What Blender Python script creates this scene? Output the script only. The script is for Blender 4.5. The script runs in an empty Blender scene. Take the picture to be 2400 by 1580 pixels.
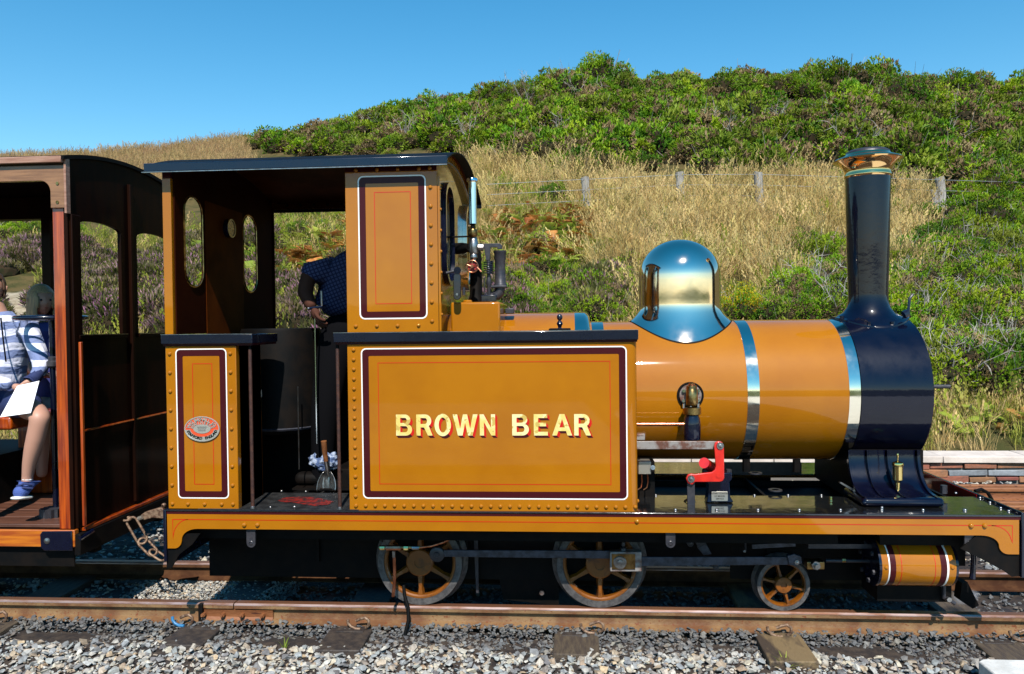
import bpy, bmesh, math, random
from mathutils import Vector, Matrix, noise
random.seed(7)
PI = math.pi
S = bpy.context.scene
COL = S.collection

# ------------------------------------------------------------------ camera
CAMPOS = Vector((0.0, -3.6, 1.46))
FPX, CXP, CYP = 1800.0, 1200.0, 790.0
YAW, PITCH, ROLL = math.atan(132 / 1800), math.atan(0.0186), 0.0115
fw = Vector((-math.sin(YAW) * math.cos(PITCH), math.cos(YAW) * math.cos(PITCH), -math.sin(PITCH)))
r0 = Vector((math.cos(YAW), math.sin(YAW), 0))
u0 = r0.cross(fw)
rt = r0 * math.cos(ROLL) - u0 * math.sin(ROLL)
up = u0 * math.cos(ROLL) + r0 * math.sin(ROLL)
cam_d = bpy.data.cameras.new('camera'); cam = bpy.data.objects.new('camera', cam_d); COL.objects.link(cam)
M3 = Matrix((rt, up, -fw)).transposed()
cam.matrix_world = Matrix.Translation(CAMPOS) @ M3.to_4x4()
cam_d.sensor_width = 36; cam_d.lens = FPX / 2400 * 36
cam_d.clip_start = 0.05; cam_d.clip_end = 3000
S.camera = cam

def U(px, py, Y):
    """photo pixel (2400x1580) -> world (x, z) on the plane y = Y"""
    d = fw * FPX + rt * (px - CXP) - up * (py - CYP)
    t = (Y - CAMPOS.y) / d.y
    p = CAMPOS + d * t
    return p.x, p.z
def UX(px, py, Y): return U(px, py, Y)[0]
def UZ(px, py, Y): return U(px, py, Y)[1]
def P3(px, py, Y):
    x, z = U(px, py, Y); return Vector((x, Y, z))
def PJ(p):
    d = Vector(p) - CAMPOS; k = d.dot(fw)
    return CXP + FPX * d.dot(rt) / k, CYP - FPX * d.dot(up) / k

# ------------------------------------------------------------------ light
SUNDIR = Vector((-0.09, 0.655, -0.75)).normalized()
W = bpy.data.worlds.new('World'); S.world = W; W.use_nodes = True
wn = W.node_tree; wn.nodes.clear()
sky = wn.nodes.new('ShaderNodeTexSky'); sky.sky_type = 'NISHITA'; sky.sun_disc = False
sky.sun_elevation = math.asin(-SUNDIR.z)
sky.sun_rotation = math.atan2(-SUNDIR.x, -SUNDIR.y)
sky.air_density = 1.15; sky.dust_density = 0.0; sky.ozone_density = 2.2; sky.altitude = 50
hs = wn.nodes.new('ShaderNodeHueSaturation'); hs.inputs['Hue'].default_value = 0.488; hs.inputs['Saturation'].default_value = 1.40; hs.inputs['Value'].default_value = 1.02   # clear maritime air
bg = wn.nodes.new('ShaderNodeBackground'); bg.inputs['Strength'].default_value = 0.12
wo = wn.nodes.new('ShaderNodeOutputWorld')
wn.links.new(sky.outputs[0], hs.inputs['Color']); wn.links.new(hs.outputs[0], bg.inputs['Color']); wn.links.new(bg.outputs[0], wo.inputs['Surface'])
sd = bpy.data.lights.new('sun', 'SUN'); sd.energy = 5.0; sd.angle = math.radians(0.53); sd.color = (1.0, 0.955, 0.88)
sun = bpy.data.objects.new('sun', sd); COL.objects.link(sun); sun.location = (-3, -12, 14)
sun.rotation_euler = SUNDIR.to_track_quat('-Z', 'Y').to_euler()
S.view_settings.view_transform = 'Standard'; S.view_settings.look = 'None'
S.view_settings.exposure = 0.45; S.view_settings.gamma = 1.0; S.view_settings.use_curve_mapping = False
S.render.engine = 'CYCLES'
S.cycles.max_bounces = 6; S.cycles.diffuse_bounces = 1; S.cycles.glossy_bounces = 4
S.cycles.transmission_bounces = 4; S.cycles.transparent_max_bounces = 8
S.cycles.caustics_reflective = False; S.cycles.caustics_refractive = False
S.cycles.sample_clamp_indirect = 4.0

# ------------------------------------------------------------------ materials
MATS = {}
def _n(nt, t, **kw):
    n = nt.nodes.new(t)
    for k, v in kw.items():
        if k in n.inputs: n.inputs[k].default_value = v
        else: setattr(n, k, v)
    return n
def mat(name, c, rough=0.5, metal=0.0, coat=0.0, coat_rough=0.03, ior=1.5, c2=None, scale=8.0, detail=4.0,
        lo=0.4, hi=0.62, bump=0.0, bscale=60.0, stretch=(1, 1, 1), spec=0.5, rvar=0.0, coord='Object', rnd=0.0,
        trans=0.0, c3=None, scale3=30.0, lo3=.6, hi3=.66, huevar=0.0, sub=0.0, coat_ior=1.5):
    m = bpy.data.materials.new(name); m.use_nodes = True; nt = m.node_tree
    b = nt.nodes['Principled BSDF']; L = nt.links.new
    b.inputs['Roughness'].default_value = rough; b.inputs['Metallic'].default_value = metal
    b.inputs['IOR'].default_value = ior; b.inputs['Coat Weight'].default_value = coat
    b.inputs['Coat Roughness'].default_value = coat_rough; b.inputs['Coat IOR'].default_value = coat_ior
    b.inputs['Specular IOR Level'].default_value = spec
    b.inputs['Transmission Weight'].default_value = trans
    tc = _n(nt, 'ShaderNodeTexCoord')
    if coord == 'World':
        geo = _n(nt, 'ShaderNodeNewGeometry'); src = geo.outputs['Position']
    else: src = tc.outputs['Object']
    mp = _n(nt, 'ShaderNodeMapping'); mp.inputs['Scale'].default_value = stretch; L(src, mp.inputs[0])
    col = None
    rgb = _n(nt, 'ShaderNodeRGB'); rgb.outputs[0].default_value = (*c, 1); col = rgb.outputs[0]
    if c2 is not None:
        nz = _n(nt, 'ShaderNodeTexNoise', Scale=scale, Detail=detail, Roughness=0.6); L(mp.outputs[0], nz.inputs['Vector'])
        mr = _n(nt, 'ShaderNodeMapRange'); mr.inputs[1].default_value = lo; mr.inputs[2].default_value = hi; L(nz.outputs[0], mr.inputs[0])
        mx = _n(nt, 'ShaderNodeMix', data_type='RGBA'); L(mr.outputs[0], mx.inputs[0]); L(col, mx.inputs[6]); mx.inputs[7].default_value = (*c2, 1); col = mx.outputs[2]
    if c3 is not None:
        nz = _n(nt, 'ShaderNodeTexNoise', Scale=scale3, Detail=3.0); L(mp.outputs[0], nz.inputs['Vector'])
        mr = _n(nt, 'ShaderNodeMapRange'); mr.inputs[1].default_value = lo3; mr.inputs[2].default_value = hi3; L(nz.outputs[0], mr.inputs[0])
        mx = _n(nt, 'ShaderNodeMix', data_type='RGBA'); L(mr.outputs[0], mx.inputs[0]); L(col, mx.inputs[6]); mx.inputs[7].default_value = (*c3, 1); col = mx.outputs[2]
    if rnd or huevar:
        oi = _n(nt, 'ShaderNodeObjectInfo')
        h = _n(nt, 'ShaderNodeHueSaturation')
        mr = _n(nt, 'ShaderNodeMapRange'); mr.inputs[3].default_value = 1 - rnd; mr.inputs[4].default_value = 1 + rnd; L(oi.outputs['Random'], mr.inputs[0]); L(mr.outputs[0], h.inputs['Value'])
        if huevar:
            ml = _n(nt, 'ShaderNodeMath', operation='MULTIPLY'); ml.inputs[1].default_value = 7.31; L(oi.outputs['Random'], ml.inputs[0])
            fr = _n(nt, 'ShaderNodeMath', operation='FRACT'); L(ml.outputs[0], fr.inputs[0])
            m2 = _n(nt, 'ShaderNodeMapRange'); m2.inputs[3].default_value = .5 - huevar; m2.inputs[4].default_value = .5 + huevar; L(fr.outputs[0], m2.inputs[0]); L(m2.outputs[0], h.inputs['Hue'])
        L(col, h.inputs['Color']); col = h.outputs[0]
    L(col, b.inputs['Base Color'])
    if rvar:
        nz = _n(nt, 'ShaderNodeTexNoise', Scale=14.0, Detail=5.0); L(mp.outputs[0], nz.inputs['Vector'])
        mr = _n(nt, 'ShaderNodeMapRange'); mr.inputs[1].default_value = .3; mr.inputs[2].default_value = .7
        mr.inputs[3].default_value = max(0, rough - rvar); mr.inputs[4].default_value = rough + rvar; L(nz.outputs[0], mr.inputs[0]); L(mr.outputs[0], b.inputs['Roughness'])
    if bump:
        nz = _n(nt, 'ShaderNodeTexNoise', Scale=bscale, Detail=4.0); L(mp.outputs[0], nz.inputs['Vector'])
        bp = _n(nt, 'ShaderNodeBump', Strength=bump, Distance=0.01); L(nz.outputs[0], bp.inputs['Height']); L(bp.outputs[0], b.inputs['Normal'])
        if coat: L(bp.outputs[0], b.inputs['Coat Normal'])
    if sub:
        tl = _n(nt, 'ShaderNodeBsdfTranslucent'); L(col, tl.inputs['Color'])
        ms = _n(nt, 'ShaderNodeMixShader'); ms.inputs[0].default_value = sub
        L(b.outputs[0], ms.inputs[1]); L(tl.outputs[0], ms.inputs[2]); L(ms.outputs[0], nt.nodes['Material Output'].inputs['Surface'])
    MATS[name] = m
    return m

mat('orange_paint', (0.355, 0.124, 0.001), 0.5, spec=.1, coat=1.0, coat_rough=0.035, coat_ior=1.43, c2=(0.315, 0.104, 0.0008), scale=2.2, bump=0.012, bscale=7.0)
mat('maroon_paint', (0.045, 0.005, 0.007), 0.4, coat=.25, coat_ior=1.4, spec=.1)
mat('white_paint', (0.8, 0.79, 0.75), 0.35, coat=0.6)
mat('red_line', (0.50, 0.008, 0.002), 0.4, coat=0.3, spec=.3)
mat('red_paint', (0.62, 0.018, 0.008), 0.35, coat=1.0, c2=(0.5, 0.012, 0.006), scale=20)
mat('dark_red_paint', (0.10, 0.006, 0.005), 0.3, coat=1.0)
mat('black_gloss', (0.002, 0.003, 0.013), 0.28, coat=1.0, coat_rough=0.06, coat_ior=1.42, bump=0.03, bscale=25, rvar=.08, spec=.25)
mat('smokebox_black', (0.001, 0.0015, 0.009), 0.36, coat=1.0, coat_rough=0.07, coat_ior=1.42, spec=.08, bump=0.04, bscale=30, rvar=.1)
mat('black_matt', (0.003, 0.003, 0.0032), 0.6, c2=(0.007, 0.005, 0.004), scale=12, spec=.10)
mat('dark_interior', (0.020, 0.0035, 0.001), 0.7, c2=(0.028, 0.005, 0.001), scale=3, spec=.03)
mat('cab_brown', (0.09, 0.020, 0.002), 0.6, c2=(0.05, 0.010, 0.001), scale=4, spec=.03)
mat('footplate_black', (0.006, 0.0065, 0.007), 0.16, coat=1.0, coat_rough=0.05, coat_ior=1.6, bump=0.08, bscale=18, rvar=.1, c2=(.012, .012, .012), scale=30)
mat('tread_plate', (0.012, 0.012, 0.013), 0.42, bump=0.3, bscale=55, c2=(.03, .03, .03), scale=18)
mat('brass', (0.78, 0.58, 0.22), 0.12, metal=1.0, rvar=.05)
mat('dome_brass', (0.93, 0.75, 0.59), 0.085, metal=1.0, bump=0.012, bscale=9, rvar=.03)
mat('copper_brass', (0.95, 0.60, 0.26), 0.10, metal=1.0, bump=.03, bscale=12)
mat('band_brass', (0.86, 0.78, 0.62), 0.10, metal=1.0, rvar=.05)
mat('old_brass', (0.42, 0.27, 0.10), 0.3, metal=1.0, c2=(.2, .11, .04), scale=25)
mat('copper', (0.6, 0.25, 0.14), 0.28, metal=1.0, c2=(.35, .12, .06), scale=30)
mat('steel', (0.42, 0.41, 0.40), 0.35, metal=1.0, c2=(.28, .26, .25), scale=30, bump=.05)
mat('chrome', (0.75, 0.78, 0.78), 0.08, metal=1.0)
mat('grey_steel', (0.075, 0.08, 0.105), 0.42, metal=.5, c2=(.04, .04, .05), scale=25, bump=.1)
mat('tyre_steel', (0.13, 0.12, 0.115), 0.5, metal=.4, c2=(.065, .06, .06), scale=40, bump=.1)
mat('rusty_steel', (0.30, 0.27, 0.25), 0.5, metal=.4, c2=(.14, .06, .04), scale=14, bump=.15, lo=.45, hi=.6)
mat('pole_rust', (0.115, 0.05, 0.035), 0.4, metal=.5, c2=(.07, .035, .03), scale=60, bump=.1)
mat('link_rust', (0.26, 0.17, 0.11), 0.6, metal=.4, c2=(.10, .05, .03), scale=60, bump=.3)
mat('gun_metal', (0.03, 0.03, 0.038), 0.42, metal=.3, c2=(.05, .045, .05), scale=30, bump=.1)
mat('glass', (0.9, 0.95, 0.93), 0.02, trans=1.0, ior=1.45)
mat('rail_rust', (0.25, 0.145, 0.065), 0.55, c2=(0.15, 0.065, 0.028), scale=6, c3=(0.17, 0.05, 0.018), scale3=60, lo3=.60, hi3=.68, bump=.25, bscale=70, metal=.15)
mat('wheel_paint_shaded', (0.19, 0.055, 0.001), 0.45, coat=.6, c2=(0.05, 0.016, 0.003), scale=18, lo=.5, hi=.7)  # orange darkened to stand for shade behind the valance, plus oily patches
mat('rail_rust_shaded', (0.10, 0.045, 0.02), 0.7, c2=(0.05, 0.02, 0.01), scale=9, spec=.1)  # darkened copy of the rail rust, shade under the engine put into the colour
mat('rail_rust_dark', (0.26, 0.10, 0.035), 0.6, c2=(0.19, 0.065, 0.022), scale=9, c3=(0.07, 0.02, 0.01), scale3=45, bump=.3, bscale=70, stretch=(.4, 1, 1))
mat('rail_edge_highlight', (0.62, 0.46, 0.44), 0.32, metal=.7, c2=(0.36, 0.18, 0.12), scale=18, stretch=(.25, 1, 1))
mat('rail_head', (0.22, 0.10, 0.06), 0.4, metal=.5, c2=(0.22, 0.09, 0.045), scale=30, stretch=(.2, 1, 1), bump=.05)
mat('oily', (0.028, 0.023, 0.022), 0.6, c2=(0.06, 0.045, 0.035), scale=20, bump=.5, bscale=35, spec=.35)
mat('sleeper_wood', (0.05, 0.035, 0.026), 0.75, c2=(0.09, 0.065, 0.04), scale=9, stretch=(6, 1, 6), bump=.6, bscale=30)
mat('sleeper_pale', (0.17, 0.115, 0.055), 0.75, c2=(0.045, 0.03, 0.02), scale=3.5, lo=.45, hi=.55, stretch=(2, .6, 2), bump=.6, bscale=30)
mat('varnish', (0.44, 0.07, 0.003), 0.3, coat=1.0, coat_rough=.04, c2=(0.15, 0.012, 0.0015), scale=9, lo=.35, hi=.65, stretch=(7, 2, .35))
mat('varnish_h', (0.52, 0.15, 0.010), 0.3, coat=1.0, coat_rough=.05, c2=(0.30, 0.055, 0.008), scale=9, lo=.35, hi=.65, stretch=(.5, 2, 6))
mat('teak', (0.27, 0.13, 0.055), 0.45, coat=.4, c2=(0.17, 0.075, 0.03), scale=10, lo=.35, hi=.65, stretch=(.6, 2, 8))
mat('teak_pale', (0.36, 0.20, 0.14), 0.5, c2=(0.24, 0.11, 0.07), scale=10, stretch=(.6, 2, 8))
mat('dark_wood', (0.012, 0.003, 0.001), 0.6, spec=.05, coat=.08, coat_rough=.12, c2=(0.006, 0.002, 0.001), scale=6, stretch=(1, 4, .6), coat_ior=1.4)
mat('deck_wood', (0.15, 0.06, 0.035), 0.45, coat=.3, c2=(0.075, 0.03, 0.018), scale=7, stretch=(.6, 6, 2), lo=.35, hi=.62)
mat('paving', (0.17, 0.16, 0.14), 0.85, c2=(0.12, 0.115, 0.10), scale=3)
mat('concrete', (0.62, 0.61, 0.58), 0.8, c2=(0.50, 0.49, 0.46), scale=14, bump=.25, bscale=50, c3=(.42, .41, .38), scale3=120, lo3=.62, hi3=.7)
mat('coping', (0.62, 0.53, 0.46), 0.8, c2=(0.52, 0.44, 0.38), scale=7, bump=.2, bscale=40, rnd=.06)
mat('slate_stone', (0.30, 0.10, 0.05), 0.7, c2=(0.17, 0.08, 0.05), scale=7, bump=.6, bscale=30, rnd=.35, huevar=.02)
mat('slate_grey', (0.24, 0.26, 0.28), 0.7, c2=(0.16, 0.17, 0.18), scale=9, bump=.5, bscale=30, rnd=.2)
mat('mortar', (0.16, 0.14, 0.12), 0.9, bump=.5)
mat('post_wood', (0.36, 0.33, 0.29), 0.8, c2=(0.2, 0.18, 0.16), scale=12, stretch=(3, 3, .4), bump=.5)
mat('wire', (0.3, 0.3, 0.3), 0.5, metal=.7)
mat('bark', (0.22, 0.19, 0.16), 0.85, c2=(0.12, 0.095, 0.07), scale=14)
mat('skin', (0.50, 0.26, 0.18), 0.5, sub=.08)
mat('skin_shaded', (0.075, 0.03, 0.02), 0.7, spec=.08)  # skin darkened to stand for the shade inside the cab
mat('hair_blonde', (0.46, 0.31, 0.15), 0.5, c2=(0.22, 0.16, 0.09), scale=20, stretch=(8, 8, .5))
mat('hair_brown', (0.07, 0.035, 0.018), 0.5)
mat('navy_cloth', (0.012, 0.022, 0.085), 0.8, bump=.3, bscale=120, c2=(.018, .03, .11), scale=10)
mat('blue_dress', (0.03, 0.035, 0.17), 0.8, bump=.3)
mat('dark_cloth', (0.004, 0.004, 0.005), 0.95, spec=.05)
mat('shoe_blue', (0.05, 0.09, 0.30), 0.75, bump=.4, bscale=200)
mat('rubber_white', (0.7, 0.68, 0.62), 0.6)
mat('paper', (0.82, 0.82, 0.84), 0.6)
mat('rag', (0.06, 0.10, 0.22), 0.9, c2=(0.32, 0.38, 0.5), scale=35, lo=.47, hi=.56, bump=1.0, bscale=60)
mat('tool_wood', (0.24, 0.09, 0.03), 0.5, c2=(.13, .045, .015), scale=20)
mat('blue_clip', (0.03, 0.16, 0.33), 0.4)
mat('gold_leaf', (0.80, 0.60, 0.16), 0.4, metal=.25, c2=(0.90, 0.76, 0.36), scale=10, lo=.4, hi=.55, c3=(.6, .42, .1), scale3=26, lo3=.6, hi3=.62)
mat('plate_paint', (0.62, 0.07, 0.02), 0.4)
mat('plate_metal', (0.78, 0.74, 0.66), 0.25, metal=.8)
mat('label_plate', (0.42, 0.38, 0.32), 0.35, metal=.7)
mat('pressure_red', (0.35, 0.02, 0.02), 0.5)
# striped hoodie / plaid shirt
def stripe_mat():
    m = bpy.data.materials.new('striped_cloth'); m.use_nodes = True; nt = m.node_tree; b = nt.nodes['Principled BSDF']; L = nt.links.new
    b.inputs['Roughness'].default_value = .85
    g = _n(nt, 'ShaderNodeNewGeometry'); sp = _n(nt, 'ShaderNodeSeparateXYZ')
    nz = _n(nt, 'ShaderNodeTexNoise', Scale=6.0); L(g.outputs['Position'], nz.inputs['Vector'])
    L(g.outputs['Position'], sp.inputs[0])
    a = _n(nt, 'ShaderNodeMath', operation='MULTIPLY_ADD'); a.inputs[1].default_value = 0.05; L(nz.outputs[0], a.inputs[0]); L(sp.outputs[2], a.inputs[2])
    w = _n(nt, 'ShaderNodeMath', operation='MULTIPLY'); w.inputs[1].default_value = 12.5; L(a.outputs[0], w.inputs[0])
    fr = _n(nt, 'ShaderNodeMath', operation='FRACT'); L(w.outputs[0], fr.inputs[0])
    gt = _n(nt, 'ShaderNodeMath', operation='GREATER_THAN'); gt.inputs[1].default_value = .5; L(fr.outputs[0], gt.inputs[0])
    mx = _n(nt, 'ShaderNodeMix', data_type='RGBA'); L(gt.outputs[0], mx.inputs[0]); mx.inputs[6].default_value = (.62, .62, .74, 1); mx.inputs[7].default_value = (.16, .20, .36, 1)
    L(mx.outputs[2], b.inputs['Base Color'])
    n2 = _n(nt, 'ShaderNodeTexNoise', Scale=11.0, Detail=2.0, Distortion=1.2); bp = _n(nt, 'ShaderNodeBump', Strength=.7, Distance=.035); L(g.outputs['Position'], n2.inputs['Vector']); L(n2.outputs[0], bp.inputs['Height']); L(bp.outputs[0], b.inputs['Normal'])
    MATS['striped_cloth'] = m
stripe_mat()
def plaid_mat():
    m = bpy.data.materials.new('plaid_cloth'); m.use_nodes = True; nt = m.node_tree; b = nt.nodes['Principled BSDF']; L = nt.links.new
    b.inputs['Roughness'].default_value = .85
    g = _n(nt, 'ShaderNodeNewGeometry'); mp = _n(nt, 'ShaderNodeMapping'); mp.inputs['Rotation'].default_value = (0, .35, 0); L(g.outputs['Position'], mp.inputs[0])
    sp = _n(nt, 'ShaderNodeSeparateXYZ'); L(mp.outputs[0], sp.inputs[0])
    outs = []
    for k in (0, 2):
        w = _n(nt, 'ShaderNodeMath', operation='MULTIPLY'); w.inputs[1].default_value = 52; L(sp.outputs[k], w.inputs[0])
        fr = _n(nt, 'ShaderNodeMath', operation='FRACT'); L(w.outputs[0], fr.inputs[0])
        gt = _n(nt, 'ShaderNodeMath', operation='GREATER_THAN'); gt.inputs[1].default_value = .66; L(fr.outputs[0], gt.inputs[0]); outs.append(gt)
    mm = _n(nt, 'ShaderNodeMath', operation='MAXIMUM'); L(outs[0].outputs[0], mm.inputs[0]); L(outs[1].outputs[0], mm.inputs[1])
    mx = _n(nt, 'ShaderNodeMix', data_type='RGBA'); L(mm.outputs[0], mx.inputs[0]); mx.inputs[6].default_value = (.055, .07, .17, 1); mx.inputs[7].default_value = (.006, .008, .05, 1)
    L(mx.outputs[2], b.inputs['Base Color']); MATS['plaid_cloth'] = m
plaid_mat()

# ------------------------------------------------------------------ mesh helpers
class MB:
    def __init__(s): s.v = []; s.f = []
    def add(s, vs, fs):
        o = len(s.v); s.v += [tuple(q) for q in vs]; s.f += [tuple(i + o for i in f) for f in fs]; return s
    def box(s, x0, x1, y0, y1, z0, z1):
        return s.add([(x0, y0, z0), (x1, y0, z0), (x1, y1, z0), (x0, y1, z0), (x0, y0, z1), (x1, y0, z1), (x1, y1, z1), (x0, y1, z1)],
                     [(0, 3, 2, 1), (4, 5, 6, 7), (0, 1, 5, 4), (1, 2, 6, 5), (2, 3, 7, 6), (3, 0, 4, 7)])
    def prism(s, pts, y0, y1):
        n = len(pts)
        vs = [(p[0], y0, p[1]) for p in pts] + [(p[0], y1, p[1]) for p in pts]
        return s.add(vs, [tuple(range(n)), tuple(range(2 * n - 1, n - 1, -1))] + [(i, i + n, (i + 1) % n + n, (i + 1) % n) for i in range(n)])
    def prism_axis(s, pts, a0, a1, ax='X'):   # pts=(y,z) extruded along X, or (x,y) along Z
        n = len(pts)
        if ax == 'X': vs = [(a0, p[0], p[1]) for p in pts] + [(a1, p[0], p[1]) for p in pts]
        else: vs = [(p[0], p[1], a0) for p in pts] + [(p[0], p[1], a1) for p in pts]
        return s.add(vs, [tuple(range(n)), tuple(range(2 * n - 1, n - 1, -1))] + [(i, i + n, (i + 1) % n + n, (i + 1) % n) for i in range(n)])
    def cyl(s, p0, p1, r0, r1=None, n=24, caps=True):
        r1 = r0 if r1 is None else r1
        p0 = Vector(p0); p1 = Vector(p1); d = (p1 - p0).normalized()
        a = d.orthogonal().normalized(); b = d.cross(a)
        vs = []
        for p, r in ((p0, r0), (p1, r1)):
            for i in range(n):
                t = 2 * PI * i / n; vs.append(p + a * (r * math.cos(t)) + b * (r * math.sin(t)))
        fs = [(i, (i + 1) % n, (i + 1) % n + n, i + n) for i in range(n)]
        if caps: fs += [tuple(range(n - 1, -1, -1)), tuple(range(n, 2 * n))]
        return s.add(vs, fs)
    def tube(s, pts, r, n=8, caps=True, closed=False):
        pts = [Vector(p) for p in pts]; m = len(pts)
        rs = r if isinstance(r, (list, tuple)) else [r] * m
        vs = []; prev = None
        for k, p in enumerate(pts):
            if closed: t = (pts[(k + 1) % m] - pts[k - 1]).normalized()
            elif k == 0: t = (pts[1] - p).normalized()
            elif k == m - 1: t = (p - pts[k - 1]).normalized()
            else: t = ((pts[k + 1] - p).normalized() + (p - pts[k - 1]).normalized()).normalized()
            if prev is None: a = t.orthogonal().normalized()
            else: a = (prev - t * prev.dot(t)).normalized()
            prev = a; b = t.cross(a)
            for i in range(n):
                q = 2 * PI * i / n; vs.append(p + (a * math.cos(q) + b * math.sin(q)) * rs[k])
        fs = []
        for k in range(m if closed else m - 1):
            k2 = (k + 1) % m
            for i in range(n): fs.append((k * n + i, k * n + (i + 1) % n, k2 * n + (i + 1) % n, k2 * n + i))
        if caps and not closed: fs += [tuple(range(n - 1, -1, -1)), tuple(range((m - 1) * n, m * n))]
        return s.add(vs, fs)
    def lathe(s, c, prof, n=48, axis='Z', caps=False, a0=0, a1=2 * PI):
        """prof: list of (radius, t) along axis from centre c"""
        c = Vector(c); full = abs(a1 - a0 - 2 * PI) < 1e-6; nn = n if full else n + 1
        vs = []
        for r, t in prof:
            for i in range(nn):
                q = a0 + (a1 - a0) * i / n; ca, sa = r * math.cos(q), r * math.sin(q)
                vs.append(c + Vector({'Z': (ca, sa, t), 'X': (t, ca, sa), 'Y': (ca, t, sa)}[axis]))
        fs = []
        for k in range(len(prof) - 1):
            for i in range(n):
                j = (i + 1) % nn
                fs.append((k * nn + i, k * nn + j, (k + 1) * nn + j, (k + 1) * nn + i))
        if caps: fs += [tuple(range(nn - 1, -1, -1)), tuple(range((len(prof) - 1) * nn, len(prof) * nn))]
        return s.add(vs, fs)
    def ring(s, outer, inner, y0, y1=None):
        n = len(outer); y1 = y0 if y1 is None else y1
        vs = [(p[0], y0, p[1]) for p in outer] + [(p[0], y0, p[1]) for p in inner]
        fs = [(i, (i + 1) % n, (i + 1) % n + n, i + n) for i in range(n)]
        if y1 != y0:
            vs += [(p[0], y1, p[1]) for p in outer] + [(p[0], y1, p[1]) for p in inner]
            fs += [(i + 2 * n, i + 3 * n, (i + 1) % n + 3 * n, (i + 1) % n + 2 * n) for i in range(n)]
            fs += [(i, i + 2 * n, (i + 1) % n + 2 * n, (i + 1) % n) for i in range(n)]
            fs += [(i + n, (i + 1) % n + n, (i + 1) % n + 3 * n, i + 3 * n) for i in range(n)]
        return s.add(vs, fs)
    def mesh(s, name, m, smooth=35, recalc=True):
        me = bpy.data.meshes.new(name); me.from_pydata([tuple(v) for v in s.v], [], s.f); me.validate()
        if recalc:
            bm = bmesh.new(); bm.from_mesh(me); bmesh.ops.recalc_face_normals(bm, faces=bm.faces); bm.to_mesh(me); bm.free()
        if smooth:
            me.shade_smooth(); me.set_sharp_from_angle(angle=math.radians(smooth))
        for q in ([m] if isinstance(m, str) else m): me.materials.append(MATS[q])
        return me
    def build(s, name, m, parent=None, bevel=0, smooth=35, recalc=True, label=None, seg=2):
        return put(name, s.mesh(name, m, smooth, recalc), parent, bevel=bevel, label=label, seg=seg)
PI_INV = {}
def put(name, me, parent=None, loc=None, rot=None, scale=None, bevel=0, label=None, seg=2):
    o = bpy.data.objects.new(name, me); COL.objects.link(o)
    if loc is not None: o.location = loc
    if rot is not None: o.rotation_euler = rot
    if scale is not None: o.scale = scale
    if parent is not None:
        o.parent = parent; o.matrix_parent_inverse = INV.get(parent.name, Matrix.Identity(4))
    if bevel:
        b = o.modifiers.new('bevel', 'BEVEL'); b.width = bevel; b.segments = seg; b.limit_method = 'ANGLE'; b.angle_limit = math.radians(40)
    if label: o['label'] = label
    return o
INV = {}
def thing(name, label, cat, loc=(0, 0, 0), group=None):
    o = bpy.data.objects.new(name, None); COL.objects.link(o); o.location = loc; o.empty_display_size = .1
    INV[o.name] = Matrix.Translation(loc).inverted()
    tag(o, label, cat, group); return o
def tag(o, label=None, cat=None, group=None, kind=None):
    if label: o['label'] = label
    if cat: o['category'] = cat
    if group: o['group'] = group
    if kind: o['kind'] = kind
    return o
def rrect(x0, x1, z0, z1, r, n=5):
    pts = []
    for cx, cz, a in ((x1 - r, z1 - r, 0), (x0 + r, z1 - r, 90), (x0 + r, z0 + r, 180), (x1 - r, z0 + r, 270)):
        for i in range(n + 1):
            t = math.radians(a + 90 * i / n); pts.append((cx + r * math.cos(t), cz + r * math.sin(t)))
    return pts
def rect_loop(x0, x1, z0, z1): return [(x1, z1), (x0, z1), (x0, z0), (x1, z0)]
def pxl(pts, Y): return [U(a, b, Y) for a, b in pts]
# ================================================================== SETTING
def interp(x, tab):
    if x <= tab[0][0]: return tab[0][1]
    for (a, b), (c, d) in zip(tab, tab[1:]):
        if x <= c: return b + (d - b) * (x - a) / (c - a)
    return tab[-1][1]
def sm(a, b, x):
    t = min(1, max(0, (x - a) / (b - a))); return t * t * (3 - 2 * t)
RIDGE = [(-900, 420), (-300, 385), (0, 362), (200, 360), (340, 348), (480, 335), (560, 328), (640, 322), (700, 315), (800, 295), (900, 272), (1000, 258),
         (1100, 248), (1200, 225), (1300, 212), (1400, 205), (1500, 212), (1600, 212), (1750, 210), (1900, 210), (2000, 212), (2100, 222), (2200, 232), (2300, 238), (2400, 238), (3200, 260)]
GD = [(8.0, -.99), (12, 0.03), (15, .26), (18, .46), (22, .64), (28, .82), (36, 1.0)]
BL = -0.125   # ballast surface level
def tz(x, y):
    D = y + 3.6
    if y < 3.8 and (abs(x) > 20 or y < -20): return BL - .03 + 5.0 * sm(24, 95, math.hypot(x, y)) * sm(3.8, -14, y) * (.9 + .2 * noise.noise(Vector((x * .012, 1, y * .012))))
    if D <= 7.95: return BL - .03
    a = x / D; px = 1332 + 1800 * max(-1.3, min(1.3, a))
    yr = interp(px, RIDGE); T = (755 - .0115 * (px - 1332) - yr) / 1800
    nz = noise.noise(Vector((x * .35, y * .35, 3.1))) * .22 + noise.noise(Vector((x * 1.3, y * 1.3, 9.1))) * .07
    bank = .12 + (D - 8.3) * .36
    if D < 12:
        z = BL + sm(7.95, 8.5, D) * .22 + max(0, D - 8.3) * .37 - .02
        z = min(z, 1.6)
        zt = 1.46 + D * T * interp(D, GD)
        z = z + (zt - z) * sm(10, 12, D)
    else:
        DD = min(D, 36)
        g = interp(DD, GD)
        z = 1.46 + DD * T * g
        if D > 36: z = 1.46 + 36 * T - (D - 36) * .12 if D < 110 else (1.46 + 36 * T - 74 * .12) 
    k = sm(8.0, 10.5, D) * (1 - sm(33, 36, D))
    return z + nz * k
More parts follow.
